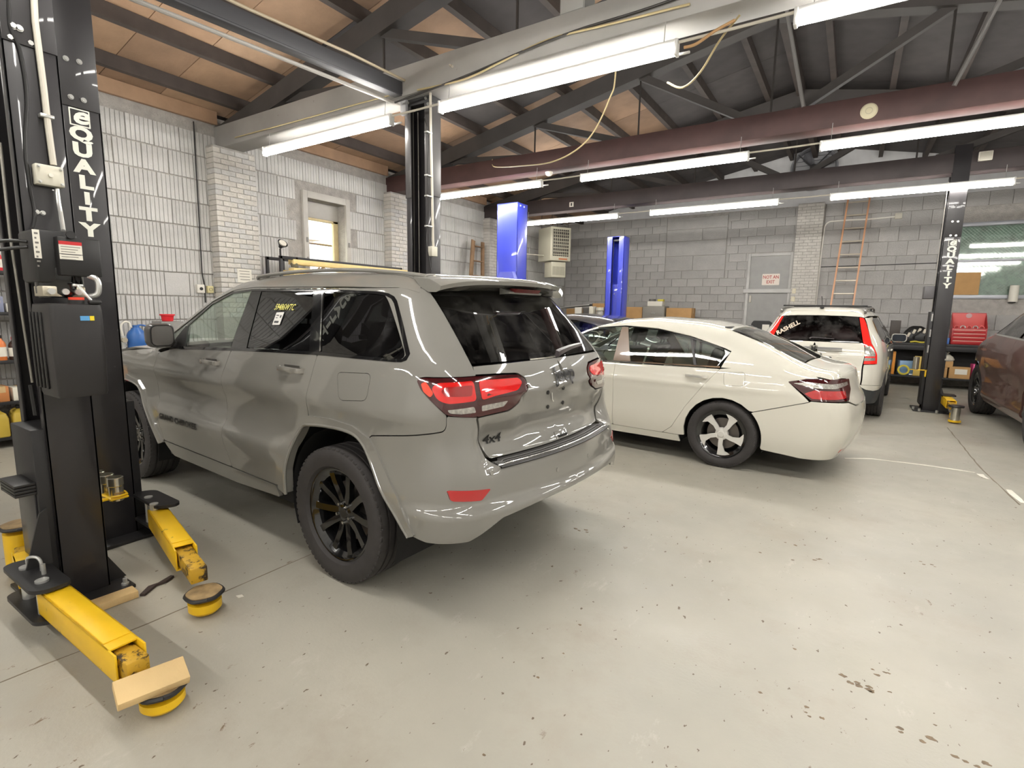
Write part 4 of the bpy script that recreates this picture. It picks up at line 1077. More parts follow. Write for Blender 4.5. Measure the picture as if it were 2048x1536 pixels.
    for (x0, x1, z, dr) in ((1.265, 1.50, 1.14, fd), (.285, .53, 1.168, rd)):
        for k, sy in enumerate((1, -1)):
            w_ = float(c.W(np.array([(x0+x1)/2]), np.array([z]))[0])
            pts = [V(x0, sy*(w_-.005), z), V(x0+.02, sy*(w_+.028), z), V((x0+x1)/2, sy*(w_+.038), z+.003), V(x1-.02, sy*(w_+.028), z+.002), V(x1, sy*(w_-.005), z+.002)]
            rings = []
            for i, p in enumerate(spline(pts, 4)):
                rings.append([p+V(0, sy*a_, b_) for a_, b_ in ((.008, -.012), (.011, 0), (.008, .014), (-.008, .016), (-.010, 0), (-.008, -.014))])
            MB().loft(rings).build('door_handle', HND, dr[k])
            MB().add(*chambox((.15, .006, .055), .003), Matrix.Translation(((x0+x1)/2, sy*(w_+.001), z))).build('handle_recess', mat('handle_recess_dark', (70, 68, 64), .3), dr[k])
    # rear wiper, badge, lettering
    def rx(y, z): return float(c.XR(np.array([y]), np.array([z]))[0])
    wp = [V(rx(.0, 1.285)-.025, .0, 1.284), V(rx(-.03, 1.295)-.035, -.05, 1.298), V(rx(-.2, 1.31)-.03, -.2, 1.312), V(rx(-.42, 1.32)-.016, -.42, 1.318)]
    mb = MB(); rings = []
    for i, p in enumerate(spline(wp, 5)):
        k = .022*(1-.55*i/15); rings.append([p+V(.012, 0, -k), p+V(-.012, 0, -k*.7), p+V(-.014, 0, k*.7), p+V(.010, 0, k)])
    mb.loft(rings).build('rear_wiper', mat('wiper_grey', (66, 60, 62), .4), root)
    BADGE = mat('badge_black', (10, 10, 10), .3)
    def rtext(txt, size, y, z, bold, sx=1, shear=0):
        me = text_mesh(txt, size, 0, bold, shear=shear); 
        # text x runs towards -y on the rear face
        M_ = Matrix(((-sx, 0, 0, y), (0, 1, 0, z), (0, 0, 1, 0), (0, 0, 0, 1)))
        return c.decal('badge', 'rear', me, M_, BADGE, root, .007)
    rtext('Jeep', .115, -.02, 1.172, .0032, 1.15)
    rtext('4x4', .064, .545, .878, .0016, 1.2, .1)
    me = text_mesh('GRAND CHEROKEE', .062, 0, .0022)
    c.decal('badge', 'side', me, Matrix(((-1.15, 0, 0, 1.865), (0, 1, 0, .664), (0, 0, 1, 0), (0, 0, 0, 1))), BADGE, fd[0], .003)
    # plate area: holes, hook, tailgate handle
    for y, z in ((.125, 1.075), (-.04, 1.082), (.12, .992), (-.04, .995)):
        MB().cyl((rx(y, z)-.002, y, z), (rx(y, z)-.006, y, z), .012, n=10).build('plate_fastener', BLKPL, root)
    MB().tube([(rx(.09, 1.05)-.004, .09, 1.07), (rx(.09, 1.03)-.008, .09, 1.03), (rx(.085, 1.02)-.008, .078, 1.02)], .004, 6).build('hook', CHROME, root)
    pl = c.panel('tailgate_grip', 'rear', [(-.115, .83), (.045, .83), (.04, .79), (-.11, .79)], PA, off=.004, gap=0, r=.008, mirror='none')
    MB().add(*chambox((.01, .10, .014), .003), Matrix.Translation((rx(-.03, .81)-.008, -.03, .803))).build('grip_slot', BLKPL, pl[0])
    # bumper reflectors and sensors
    c.panel('bumper_reflector', 'rear', [(.865, .688), (.672, .668), (.73, .622), (.858, .636)], REFL, off=.003, gap=0, r=.012, depth=.006, res=.03)
    for y, z in ((.655, .742), (.18, .66), (-.18, .66), (-.655, .742)):
        nx = rx(y, z); MB().cyl((nx+.004, y, z), (nx-.003, y, z), .013, n=16).build('parking_sensor', PA, root)
    # stickers on the door glass
    YEL = mat('marker_yellow', (232, 226, 120), .6); STK = mat('sticker_white', (236, 234, 228), .6); INK = mat('sticker_ink', (70, 70, 72), .6)
    gl = [o for o in root.children if o.name.startswith('rear_door_glass')]
    me = text_mesh('59486WTC', .046, 0, .0007, shear=.2)
    c.decal('marker_writing', 'side', me, Matrix(((-1.0, 0, 0, .705), (0, 1.15, 0, 1.525), (0, 0, 1, 0), (0, 0, 0, 1))), YEL, gl[0], .002)
    st = c.panel('sticker', 'side', [(.775, 1.492), (.690, 1.496), (.687, 1.417), (.77, 1.414)], STK, off=.001, gap=0, depth=.001, r=.006, mirror='none', parent=gl[0])
    for (x0, x1, z0, z1) in ((.76, .73, 1.472, 1.477), (.757, .735, 1.457, 1.461), (.757, .707, 1.428, 1.440), (.713, .70, 1.46, 1.476)):
        c.panel('sticker_print', 'side', [(x0, z0), (x1, z0), (x1, z1), (x0, z1)], INK, off=.003, gap=0, depth=0, r=0, mirror='none', parent=gl[0])
    # wheels, liners, underbody, interior
    for x in (0, FX):
        for sy in (1, -1): wheel(root, x, sy*.945, .387, .268, .265, 'suv')
        for sy in (1, -1):
            mb = MB(); arc = [(.47*math.cos(a), .47*math.sin(a)) for a in [PI*k/16*1.25-.4 for k in range(17)]]
            mb.loft([[V(x+p[0], sy*.90, .40+p[1]) for p in arc], [V(x+p[0], sy*.60, .40+p[1]) for p in arc]], closed=False)
            mb.build('wheel_well_liner', UNDER, root)
    MB().bb(-.50, 3.6, -.60, .60, .34, .86, .03).bb(-.68, -.5, -.55, .55, .56, .84, .03).build('underbody', UNDER, root)
    MB().bb(.50, 2.35, -.86, .86, .30, .50, .02).build('floor_pan', UNDER, root)
    MB().bb(-.62, .12, -.80, .80, .86, 1.10, .02).build('cargo_floor', UNDER, root)
    for y in (.38, -.38): seat(root, 1.12, y, .72, SEATM)
    seat(root, .15, .38, .76, SEATM); seat(root, .15, -.38, .76, SEATM)
    mb = MB(); mb.loft([[V(2.30, y, .75), V(1.98, y, .80), V(1.92, y, 1.00), V(1.97, y, 1.13), V(2.20, y, 1.18), V(2.42, y, 1.16)] for y in (-.78, -.4, 0, .4, .78)]); mb.build('dashboard', BLKPL, root)
    steering(root, 1.80, .38, 1.06)
    MB().loft([[V(1.60, y, 1.52), V(1.58, y, 1.56), V(1.56, y, 1.60), V(1.66, y, 1.55)] for y in (-.12, .12)]).build('interior_mirror', BLKPL, root)
    return root, c
JEEP, JC = jeep()
# ---------------------------------------------------------------- saloon cars
def sedan(label, loc, rotz, PA, full=True):
    root = thing('saloon_car', label, 'car', loc, rotz)
    def sidef(x, z): return .010*np.exp(-((z-.80)/.03)**2)*sstep(-.8, -.3, x)-.010*np.exp(-((z-.60)/.12)**2)*sstep(.3, .8, x)*(1-sstep(2.2, 2.5, x))
    S = dict(wz=([.18, .26, .34, .45, .62, .74, .86, .95, 1.0, 1.12, 1.25, 1.36, 1.44], [.85, .872, .888, .902, .912, .914, .900, .878, .860, .785, .70, .63, .57], .02),
             wx=([-1.2, -.8, -.3, .3, 2.6, 3.1, 3.6], [-.12, -.045, -.008, 0, 0, -.03, -.14], .12), wg=([-1.1, -.3, .3, 1.5, 2.2], [-.10, -.03, 0, 0, -.02], .1),
             t=([-1.2, -1.08, -.95, -.78, -.64, -.3, .05, .365, .92, 1.28, 1.64, 2.0, 2.4, 2.62, 3.0, 3.5, 3.7, 3.9], [1.0, 1.045, 1.052, 1.062, 1.10, 1.258, 1.388, 1.445, 1.478, 1.452, 1.365, 1.215, 1.04, .965, .92, .82, .72, .6], .05),
             xr=([.18, .30, .45, .60, .72, .80, .9, 1.0, 1.05, 1.5], [-.98, -1.06, -1.11, -1.12, -1.10, -1.05, -1.02, -1.045, -1.07, -1.06], .025),
             xf=([.15, .3, .5, .75, .9], [3.58, 3.70, 3.72, 3.64, 3.5], .05), belt=.98, cr=.16, cf=.22, ct=.075, kt=.13, kr=.2, kf=.35, sidef=sidef)
    c = Car(S, root)
    GC = glass('saloon_glass_green', (.62, .70, .65), 1, .01)
    arch = lambda cx, r=.372, cz=.335, a0=-10, a1=190: [(cx+r*math.cos(math.radians(a)), cz+r*math.sin(math.radians(a))) for a in np.linspace(a0, a1, 15)]
    FX = 2.776; ra = arch(0); fa = arch(FX)
    rdR = [(.054, .985), (.10, .93), (.20, .80), (.36, .58), (.50, .34), (.60, .262)]
    fdl = [(1.181, .965), (1.181, .262)]
    rd = c.panel('rear_door', 'side', [fdl[0], fdl[1]]+rdR[::-1], PA, r=.02)
    fd = c.panel('front_door', 'side', [(2.22, .955), (2.30, .80), (2.28, .40), (2.20, .262)]+fdl[::-1], PA, r=.02)
    c.panel('front_fender', 'side', [(2.22, .955), (2.60, .94), (3.2, .82), (3.45, .70), (3.48, .34), (FX+.372, .28)]+fa[1:-1]+[(FX-.372, .27), (2.28, .26), (2.28, .40), (2.30, .80)], PA, r=.01)
    c.panel('sill', 'side', [(2.36, .26), (.43, .26), (.41, .19), (2.38, .185)], PA, r=.01, gap=.001)
    fuel = [(.015, .955, .03), (-.003, .828, .03), (-.192, .842, .03), (-.18, .972, .03)]
    lampS = [(-.555, .918), (-.764, .764)]
    qp = rdR[:-1]+[(.595, .264), (.43, .264)]+ra[0:11]+[(-.287, .605), (-.745, .752), lampS[0], (-.70, .952), (-.86, .962), (-.80, .985), (-.4, 1.0), (-.05, 1.0)]
    c.panel('quarter_panel', 'wrap', [p for p in qp], PA, holes=[fuel], r=.006, gap=.0008)
    c.panel('fuel_door', 'side', fuel, PA, r=.03, mirror='none')
    bump = [(-.29, .600)]+[(p[0], p[1]) for p in ra[4::-1] if p[0] < 0 or True][:0]
    rlow = [(q[0], q[1]) for q in arch(0, .372, .335, 132, 192)]
    bump = [(-.287, .600)]+rlow[1:]+[(-.372, .24), (-.70, .21), c.w3(-.95, .72, .205), c.R(.45, .20), c.R(0, .20), c.R(0, .4), c.R(0, .62), c.R(0, .70), c.R(.45, .70), c.R(.62, .745), c.w3(-.96, .80, .755), (-.764, .758), (-.745, .748)]
    c.panel('rear_bumper', 'wrap', bump, PA, mirror='both', center=True, r=.012, res=.045)
    c.panel('bumper_reflector', 'rear', [(.60, .30), (.46, .285), (.50, .262), (.62, .272)], REFL, off=.003, gap=0, depth=.004, r=.006)
    lamp = [lampS[0], (-.70, .950), (-.86, .960), c.R(.62, .955), c.R(.42, .945), c.R(.42, .85), c.R(.58, .765), c.w3(-.96, .80, .762), lampS[1]]
    c.panel('tail_lamp', 'wrap', lamp, REDD, off=.004, r=.012, res=.03)
    c.panel('lamp_lens_clear', 'wrap', [(-.60, .908), (-.72, .93), c.w3(-.96, .80, .915), c.R(.50, .925), c.R(.48, .895), c.w3(-.97, .78, .875), (-.80, .878)], CLEARL, off=.007, gap=0, depth=.003, r=.006, res=.03)
    c.panel('lamp_lens_red', 'wrap', [(-.70, .825), (-.80, .86), c.w3(-.98, .76, .855), c.R(.60, .85), c.R(.62, .79), c.w3(-.96, .80, .782), (-.775, .782)], REFL, off=.007, gap=0, depth=.003, r=.006, res=.03)
    c.panel('trunk_face', 'wrap', [c.R(0, .71), c.R(.45, .71), c.R(.60, .755), c.R(.415, .85), c.R(.415, .945), c.R(.60, .96), c.R(.60, .99), c.R(.3, 1.0), c.R(0, 1.0), c.R(0, .85)], PA, mirror='both', center=True, r=.01)
    # glass
    c.panel('front_door_glass', 'side', [(1.21, .985), (1.235, 1.352), (1.55, 1.322), (1.95, 1.14), (2.14, 1.01), (2.12, .972)], GC, off=-.006, gap=0, depth=.004, r=.015)
    c.panel('rear_door_glass', 'side', [(1.02, .992), (1.165, 1.348), (.80, 1.325), (.42, 1.258), (.315, 1.004)], GC, off=-.006, gap=0, depth=.004, r=.015)
    c.panel('quarter_glass', 'side', [(.29, 1.004), (.395, 1.25), (.12, 1.178), (.035, 1.125), (.08, 1.012)], GC, off=-.006, gap=0, depth=.004, r=.012)
    c.panel('door_pillar_trim', 'side', [(1.215, .985), (1.24, 1.356), (1.16, 1.354), (1.01, .99)], mat('pillar_wood_reflection', (128, 112, 100), .25, coat=.5), off=-.002, gap=.001, r=.004)  # gloss black trim coloured with the wooden ceiling's brown reflection
    c.panel('window_divider', 'side', [(.318, 1.0), (.425, 1.262), (.395, 1.256), (.287, 1.0)], BLKPL, off=-.001, gap=.001, r=.003)
    c.strip('chrome_strip', 'side', [(2.12, .966), (1.6, .972), (1.2, .978), (.6, .992), (.06, 1.002)], .014, CHROME, .002)
    c.panel('chrome_corner', 'side', [(.10, 1.0), (-.004, 1.145), (.06, 1.17), (.04, 1.13), (.075, 1.02)], mat('chrome_dull', (150, 150, 150), .2, .9), off=.001, gap=0, depth=.006, r=.004)
    c.strip('window_surround', 'side', [(.07, 1.172), (.42, 1.27), (.80, 1.338), (1.2, 1.364), (1.55, 1.335), (1.95, 1.155), (2.15, 1.02)], .012, BLKGL, .001)
    low = [(2.30, .985), (1.97, 1.155), (1.56, 1.342), (1.2, 1.368), (.80, 1.343), (.42, 1.276), (.06, 1.176), (-.010, 1.15), (.05, .994), (-.05, .992), (-.2, .992), (-.4, .992), (-.6, .985), (-.80, .977), (-.90, .965)]
    ph = lambda x, z: math.atan2(z-.7, float(c.W(np.array([x]), np.array([z]))[0])-.02)
    D = math.radians
    upp = [(-.96, D(26)), (-.80, D(28)), (-.62, D(33)), (-.3, D(42)), (.05, D(50)), (.365, D(53)), (.92, D(54.5)), (1.28, D(53)), (1.64, D(47)), (2.0, D(36)), (2.36, D(23))]
    c.panel('roof_side', ('roll', .7), [(x, ph(x, z)) for x, z in low]+upp, PA, r=.004, gap=.0008, depth=.012)
    c.panel('roof_panel', ('roll', .7), upp[4:8]+[(1.28, PI/2), (.6, PI/2), (.05, PI/2)], PA, r=.003, mirror='both', center=True)
    RG = glass('saloon_rear_glass', (.55, .60, .54), 1, .03, dirt=.25)  # paler tint and dirt haze put the pane's reflection into its colour
    c.panel('rear_window', ('roll', .7), [(p[0]-.012*(i == 0), p[1]+.01) for i, p in enumerate(upp[2:5])]+[(.03, PI/2), (-.3, PI/2), (-.66, PI/2)], RG, r=.01, mirror='both', center=True, off=-.003, depth=.005)
    c.panel('trunk_lid', ('roll', .7), [(-1.045, D(30)), (-.96, D(26.5)), (-.80, D(28.5)), (-.645, D(33)), (-.685, PI/2), (-.9, PI/2), (-1.06, PI/2)], PA, r=.012, mirror='both', center=True, res=.04)
    c.panel('windscreen', ('roll', .7), [(p[0], p[1]+.012) for p in upp[7:]]+[(2.50, D(55)), (2.52, PI/2), (1.30, PI/2)], GC, r=.01, mirror='both', center=True, off=-.003, depth=.005)
    c.panel('bonnet', ('roll', .5), [(2.55, D(30)), (3.0, D(25)), (3.4, D(24)), (3.55, D(40)), (3.58, PI/2), (2.55, PI/2)], PA, r=.02, mirror='both', center=True)
    c.panel('front_bumper', 'front', [(0, .20), (.5, .2), (.78, .25), (.80, .6), (.55, .74), (0, .76)], PA, r=.02, mirror='both', center=True)
    HN = PA
    for (x0, x1, z, dr) in ((.155, .385, .896, rd), (1.30, 1.53, .888, fd)):
        for k, sy in enumerate((1, -1)):
            w_ = float(c.W(np.array([(x0+x1)/2]), np.array([z]))[0])
            pts = spline([V(x0, sy*(w_-.005), z), V(x0+.02, sy*(w_+.026), z), V((x0+x1)/2, sy*(w_+.034), z+.002), V(x1-.02, sy*(w_+.026), z+.001), V(x1, sy*(w_-.005), z)], 4)
            MB().loft([[p+V(0, sy*a_, b_) for a_, b_ in ((.008, -.011), (.010, 0), (.008, .013), (-.008, .015), (-.010, 0), (-.008, -.013))] for p in pts]).build('door_handle', mat('handle_pale_chrome', (235, 233, 226), .12, .6), dr[k])
    for sy in (1, -1):
        m_ = MB().loft([[V(x_, sy*(1.0+p[0]*k_), 1.03+p[1]*k_) for p in rrect(-.10, .10, -.06, .06, .03)] for x_, k_ in ((1.88, .95), (1.90, 1), (1.96, .95), (2.0, .6))]).build('wing_mirror', PA, root)
        MB().loft([[V(1.879, sy*(1.0+p[0]*.86), 1.03+p[1]*.86) for p in rrect(-.10, .10, -.06, .06, .03)], [V(1.876, sy*(1.0+p[0]*.86), 1.03+p[1]*.86) for p in rrect(-.10, .10, -.06, .06, .03)]]).build('mirror_glass', mat('mirror_glass', (150, 146, 142), .25, .9), m_)
    for x in (0, FX):
        for sy in (1, -1):
            wheel(root, x, sy*.898, .334, .243, .215, 'sedan')
            arc = [(.40*math.cos(a), .40*math.sin(a)) for a in [PI*k/16*1.2-.3 for k in range(17)]]
            MB().loft([[V(x+p[0], sy*.855, .34+p[1]) for p in arc], [V(x+p[0], sy*.58, .34+p[1]) for p in arc]], closed=False).build('wheel_well_liner', UNDER, root)
    MB().bb(-.85, 3.4, -.58, .58, .19, .80, .03).build('underbody', UNDER, root)
    MB().bb(.42, 2.36, -.84, .84, .20, .36, .02).build('floor_pan', UNDER, root)
    MB().bb(-.62, .10, -.72, .72, .80, 1.0, .03).build('parcel_shelf', SEATM, root)
    for x, y in ((1.30, .38), (1.30, -.38)): seat(root, x, y, .45, SEATM)
    for y in (.38, -.38): seat(root, .30, y, .48, SEATM)
    MB().loft([[V(2.5, y, .55), V(2.15, y, .6), V(2.10, y, .82), V(2.2, y, .93), V(2.55, y, .95)] for y in (-.72, 0, .72)]).build('dashboard', BLKPL, root)
    steering(root, 1.98, .37, .88)
    return root, c
WHITE = paint('paint_white', (208, 205, 193))
ACC, ACCC = sedan('white saloon car with two-tone alloy wheels beside the grey SUV', (-.927, 6.267, 0), PI-.081, WHITE)
SILV = paint('paint_dark_silver', (96, 96, 98), .25, metal=.4)
FAR, FARC = sedan('dark silver saloon car behind the white one, between the blue lift posts', (-3.5, 9.45, 0), PI-.03, SILV)

# ---------------------------------------------------------------- white crossover seen from behind
def crossover():
    root = thing('crossover_car', 'white crossover car seen from behind with tall red lamps', 'car', (-.379, 9.776, 0), PI/2-.078)
    PA = WHITE; DK = mat('bumper_dark_grey', (58, 60, 62), .5)
    S = dict(wz=([.22, .35, .5, .7, .86, .98, 1.08, 1.16, 1.5, 1.6], [.84, .87, .89, .90, .898, .885, .862, .838, .665, .60], .025),
             wx=([-.95, -.6, -.2, .3, 2.4, 3.0, 3.6], [-.10, -.05, -.01, 0, 0, -.03, -.14], .1), wg=([-.9, -.2, .4, 1.5], [-.05, -.02, 0, 0], .1),
             t=([-1, -.5, -.2, .5, 1.2, 1.6, 2.2, 2.4, 3.0, 3.4, 3.6], [1.56, 1.625, 1.645, 1.66, 1.63, 1.52, 1.16, 1.08, 1.02, .93, .8], .06),
             xr=([.2, .32, .5, .62, .78, .95, 1.06, 1.13, 1.5, 1.62], [-.78, -.82, -.87, -.87, -.84, -.84, -.815, -.78, -.56, -.48], .03),
             xf=([.2, .5, .8, 1.0], [3.4, 3.5, 3.45, 3.3], .05), belt=1.1, cr=.10, cf=.22, ct=.07, kt=.12, kr=.22, kf=.3)
    c = Car(S, root); FX = 2.62
    arch = lambda cx, r=.385, cz=.35: [(cx+r*math.cos(math.radians(a)), cz+r*math.sin(math.radians(a))) for a in np.linspace(-8, 188, 15)]
    ra, fa = arch(0), arch(FX)
    lampP = [c.R(.500, 1.498), c.R(.56, 1.485), c.R(.640, 1.31), c.R(.705, 1.13), c.w3(-.74, .80, .98), c.w3(-.75, .815, .848), c.R(.632, .838), c.R(.615, 1.11), c.R(.596, 1.14)]
    c.panel('tail_lamp', 'wrap', lampP, mat('lamp_bright_red', (222, 40, 34), .08, coat=1, emit=.1), off=.004, r=.012, res=.03)
    c.panel('lamp_lens_clear', 'wrap', [c.R(.625, 1.09), c.R(.70, 1.10), c.w3(-.75, .77, .99), c.w3(-.76, .77, .955), c.R(.632, .95)], CLEARL, off=.007, gap=0, depth=.003, r=.01, res=.03)
    c.panel('lamp_lens_clear', 'wrap', [c.R(.635, .93), c.w3(-.76, .77, .935), c.w3(-.76, .77, .895), c.R(.635, .885)], CLEARL, off=.007, gap=0, depth=.003, r=.006, res=.03)
    tg = [c.R(0, .535), c.R(.618, .535), c.R(.622, .83), c.R(.608, 1.12), c.R(.590, 1.132), c.R(.3, 1.132), c.R(0, 1.132), c.R(0, .85)]
    c.panel('tailgate', 'wrap', tg, PA, mirror='both', center=True, r=.01)
    GT = glass('crossover_tinted_glass', (.06, .06, .062), .8, .03, dirt=.12)
    c.panel('rear_window', 'wrap', [c.R(0, 1.14), c.R(.3, 1.14), c.R(.588, 1.142), c.R(.495, 1.495), c.R(.3, 1.508), c.R(0, 1.512), c.R(0, 1.3)], GT, mirror='both', center=True, off=-.003, depth=.005, r=.015)
    c.panel('rear_header', 'wrap', [c.R(0, 1.518), c.R(.3, 1.514), c.R(.52, 1.502), c.R(.56, 1.49), c.R(.54, 1.56), c.R(.3, 1.585), c.R(0, 1.59)], PA, mirror='both', center=True, r=.006, gap=.001)
    qp = [(.40, .55), (.34, .66), (.20, .73), (0, .745), (-.2, .72), (-.33, .60), (-.385, .50), (-.55, .53), c.w3(-.80, .80, .54), c.R(.635, .545), c.R(.638, .83), c.w3(-.75, .82, .842), c.w3(-.74, .806, .98), c.R(.712, 1.13), c.R(.648, 1.31), c.R(.565, 1.49), (-.42, 1.50), (-.05, 1.50), (-.30, 1.44), (-.44, 1.30), (-.42, 1.16), (.10, 1.10), (.45, 1.08)]
    c.panel('quarter_panel', 'wrap', qp, PA, r=.01)
    c.panel('side_glass', 'side', [(-.05, 1.49), (-.30, 1.435), (-.43, 1.30), (-.41, 1.165), (.10, 1.105), (.50, 1.085), (.55, 1.49)], GT, off=-.004, gap=0, depth=.004, r=.02)
    c.panel('rear_door', 'side', [(.45, 1.075), (.40, .55), (.52, .30), (1.20, .28), (1.22, 1.05)], PA)
    c.panel('front_door', 'side', [(1.22, 1.05), (1.20, .28), (2.15, .28), (2.25, .6), (2.2, 1.03)], PA)
    c.panel('side_glass', 'side', [(.58, 1.085), (.63, 1.50), (1.18, 1.49), (1.16, 1.06)], GT, off=-.004, gap=0, depth=.004, r=.02)
    c.panel('side_glass', 'side', [(1.24, 1.06), (1.26, 1.49), (1.50, 1.45), (2.0, 1.14), (2.02, 1.04)], GT, off=-.004, gap=0, depth=.004, r=.02)
    c.panel('door_pillar_trim', 'side', [(.49, 1.08), (.54, 1.50), (.63, 1.50), (.58, 1.08)], BLKGL, off=-.002)
    c.panel('door_pillar_trim', 'side', [(1.16, 1.055), (1.17, 1.495), (1.26, 1.495), (1.24, 1.055)], BLKGL, off=-.002)
    c.panel('front_fender', 'side', [(2.2, 1.03), (2.6, 1.0), (3.2, .86), (3.25, .5), (FX+.385, .3)]+fa[1:-1]+[(2.15, .28), (2.25, .6)], PA)
    low = [(2.15, 1.06), (2.02, 1.15), (1.52, 1.46), (1.26, 1.50), (.6, 1.508), (-.05, 1.506), (-.42, 1.506)]
    ph = lambda x, z: math.atan2(z-.9, float(c.W(np.array([x]), np.array([z]))[0])-.02); D = math.radians
    upp = [(-.40, D(50)), (.3, D(54)), (1.2, D(53)), (1.55, D(47)), (2.02, D(24)), (2.2, D(14))]
    c.panel('roof_side', ('roll', .9), [(x, ph(x, z)) for x, z in low]+upp, PA, r=.004, gap=.001)
    c.panel('roof_panel', ('roll', .9), upp[:3]+[(1.22, PI/2), (-.44, PI/2)], PA, r=.004, mirror='both', center=True)
    c.panel('windscreen', ('roll', .9), [(p[0], p[1]+.01) for p in upp[2:]]+[(2.3, PI/2), (1.24, PI/2)], GT, mirror='both', center=True, off=-.003, depth=.004)
    c.panel('bonnet', ('roll', .6), [(2.3, D(28)), (3.2, D(22)), (3.35, PI/2), (2.34, PI/2)], PA, mirror='both', center=True)
    c.panel('front_bumper', 'front', [(0, .25), (.6, .27), (.78, .6), (.5, .85), (0, .88)], PA, mirror='both', center=True)
    bl = [(-.385, .50)]+[(-.37, .40), (-.385, .30), (-.55, .27), c.w3(-.72, .78, .265), c.R(.5, .26), c.R(0, .26), c.R(0, .40), c.R(0, .525), c.R(.40, .525), c.R(.60, .52), c.R(.70, .47), c.w3(-.76, .80, .455), (-.55, .47)]
    c.panel('lower_bumper', 'wrap', bl, DK, mirror='both', center=True, r=.012)
    ub = [(-.385, .503), (-.55, .475), c.w3(-.76, .80, .46), c.R(.70, .475), c.R(.60, .525), c.R(.615, .535), c.R(.635, .543), c.w3(-.80, .80, .538), (-.55, .528)]
    c.panel('bumper_corner', 'wrap', ub, PA, r=.006, gap=.001)
    c.panel('bumper_reflector', 'rear', [(.42, .47), (.58, .47), (.565, .445), (.43, .445)], mat('reflector_pale', (190, 186, 178), .2), off=.004, gap=0, depth=.004, r=.006)
    rx = lambda y, z: float(c.XR(np.array([y]), np.array([z]))[0])
    g = MB().loft([[V(rx(y, 1.02)-.012+dx, y, 1.025+dz) for dx, dz in ((0, -.028), (-.025, -.02), (-.03, .012), (0, .03))] for y in np.linspace(-.36, .36, 9)]).build('tailgate_garnish', mat('garnish_chrome', (214, 214, 212), .25, .7), root)
    MB().prism(rrect(-.05, .05, -.045, .045, .012), .012, frame((rx(0, 1.04)-.034, 0, 1.035), (0, -1, 0), (0, 0, 1)) @ Matrix.Identity(4)).build('emblem_frame', CHROME, g)
    text('H', .085, Matrix(((0, 0, -1, rx(0, 1.04)-.0465), (-1, 0, 0, 0), (0, 1, 0, 1.035), (0, 0, 0, 1))), BLKPL, 'emblem', g, .001, .003)
    c.panel('plate_recess', 'rear', [(.33, .98), (-.33, .98), (-.27, .84), (.27, .84)], mat('plate_recess_white', (206, 202, 190), .4), off=.003, gap=0, depth=.004, r=.02, mirror='none')
    for y, z, r_ in ((.12, .955, .014), (-.10, .948, .014), (-.22, .90, .022), (.30, .93, .02)): MB().cyl((rx(y, z)-.003, y, z), (rx(y, z)-.01, y, z), r_, n=10).build('plate_fastener', DK, root)
    wp = [V(rx(.07, 1.17)-.02, .07, 1.168), V(rx(.05, 1.19)-.03, .03, 1.188), V(rx(-.22, 1.18)-.02, -.24, 1.178)]
    MB().tube(spline(wp, 5), .014, 8, True, .006).build('rear_wiper', mat('wiper_grey', (66, 60, 62), .4), root)
    # sticker lettering across the rear window
    me = text_mesh('RASHELL', .092, 0, .003); a = math.radians(33)
    ct_, st_ = math.cos(a), math.sin(a)
    # text x runs to -y on the rear, tilted upward
    y0, z0 = .40, 1.318
    M_ = Matrix(((-ct_*.95, st_, 0, y0), (st_*.95, ct_, 0, z0), (0, 0, 1, 0), (0, 0, 0, 1)))
    c.decal('sticker_lettering', 'rear', me, M_, mat('sticker_silver', (214, 196, 176), .5), root, .002)
    # roof rails, aerial, mirrors
    for sy in (1, -1):
        H = c.hit('top', np.array([(1.2, .58), (.4, .585), (-.32, .56)])); H[:, 1] *= sy
        MB().tube(spline([V(*H[0])]+[V(h[0], h[1], h[2]+.045) for h in H]+[V(*H[-1])+V(-.06, 0, -.01)], 5), .017, 8).build('roof_rail', mat('rail_grey', (120, 118, 114), .35, .4), root)
        for h in H[1:]: MB().cyl((h[0], h[1], h[2]-.01), (h[0], h[1], h[2]+.045), .014, n=8).build('rail_foot', BLKPL, root)
    for x_ in (-.20, .75): MB().bar((x_, -.57, 1.665), (x_, .57, 1.665), .05, .022, .008).build('cross_bar', BLKPL, root)
    MB().box((-.38, .0, 1.635), (.09, .05, .03), None, .012).tube([(-.39, 0, 1.65), (-.42, 0, 1.70), (-.52, 0, 1.80)], .004, 6).build('roof_aerial', BLKPL, root)
    for sy in (1, -1):
        m_ = MB().loft([[V(x_, sy*(.965+p[0]*k_), 1.14+p[1]*k_) for p in rrect(-.115, .115, -.072, .072, .045)] for x_, k_ in ((1.80, .95), (1.82, 1), (1.88, .95), (1.92, .6))]).build('wing_mirror', PA, root)
        MB().bar((1.86, sy*.84, 1.10), (1.86, sy*.90, 1.11), .07, .05, .01).build('mirror_arm', PA, m_)
        MB().loft([[V(1.799, sy*(.965+p[0]*.85), 1.14+p[1]*.82) for p in rrect(-.115, .115, -.072, .072, .045)], [V(1.795, sy*(.965+p[0]*.85), 1.14+p[1]*.82) for p in rrect(-.115, .115, -.072, .072, .045)]]).build('mirror_glass', mat('mirror_glass_dark', (60, 64, 72), .15, .9), m_)
    HNx = .62; w_ = float(c.W(np.array([HNx]), np.array([.98]))[0])
    for sy in (1, -1): MB().box((HNx, sy*(w_+.02), .985), (.2, .03, .03), None, .01).build('door_handle', PA, root)
    for x in (0, FX):
        for sy in (1, -1):
            wheel(root, x, sy*.885, .343, .225, .225, 'plain')
            arc = [(.41*math.cos(a_), .41*math.sin(a_)) for a_ in [PI*k/16*1.2-.3 for k in range(17)]]
            MB().loft([[V(x+p[0], sy*.85, .34+p[1]) for p in arc], [V(x+p[0], sy*.58, .34+p[1]) for p in arc]], closed=False).build('wheel_well_liner', UNDER, root)
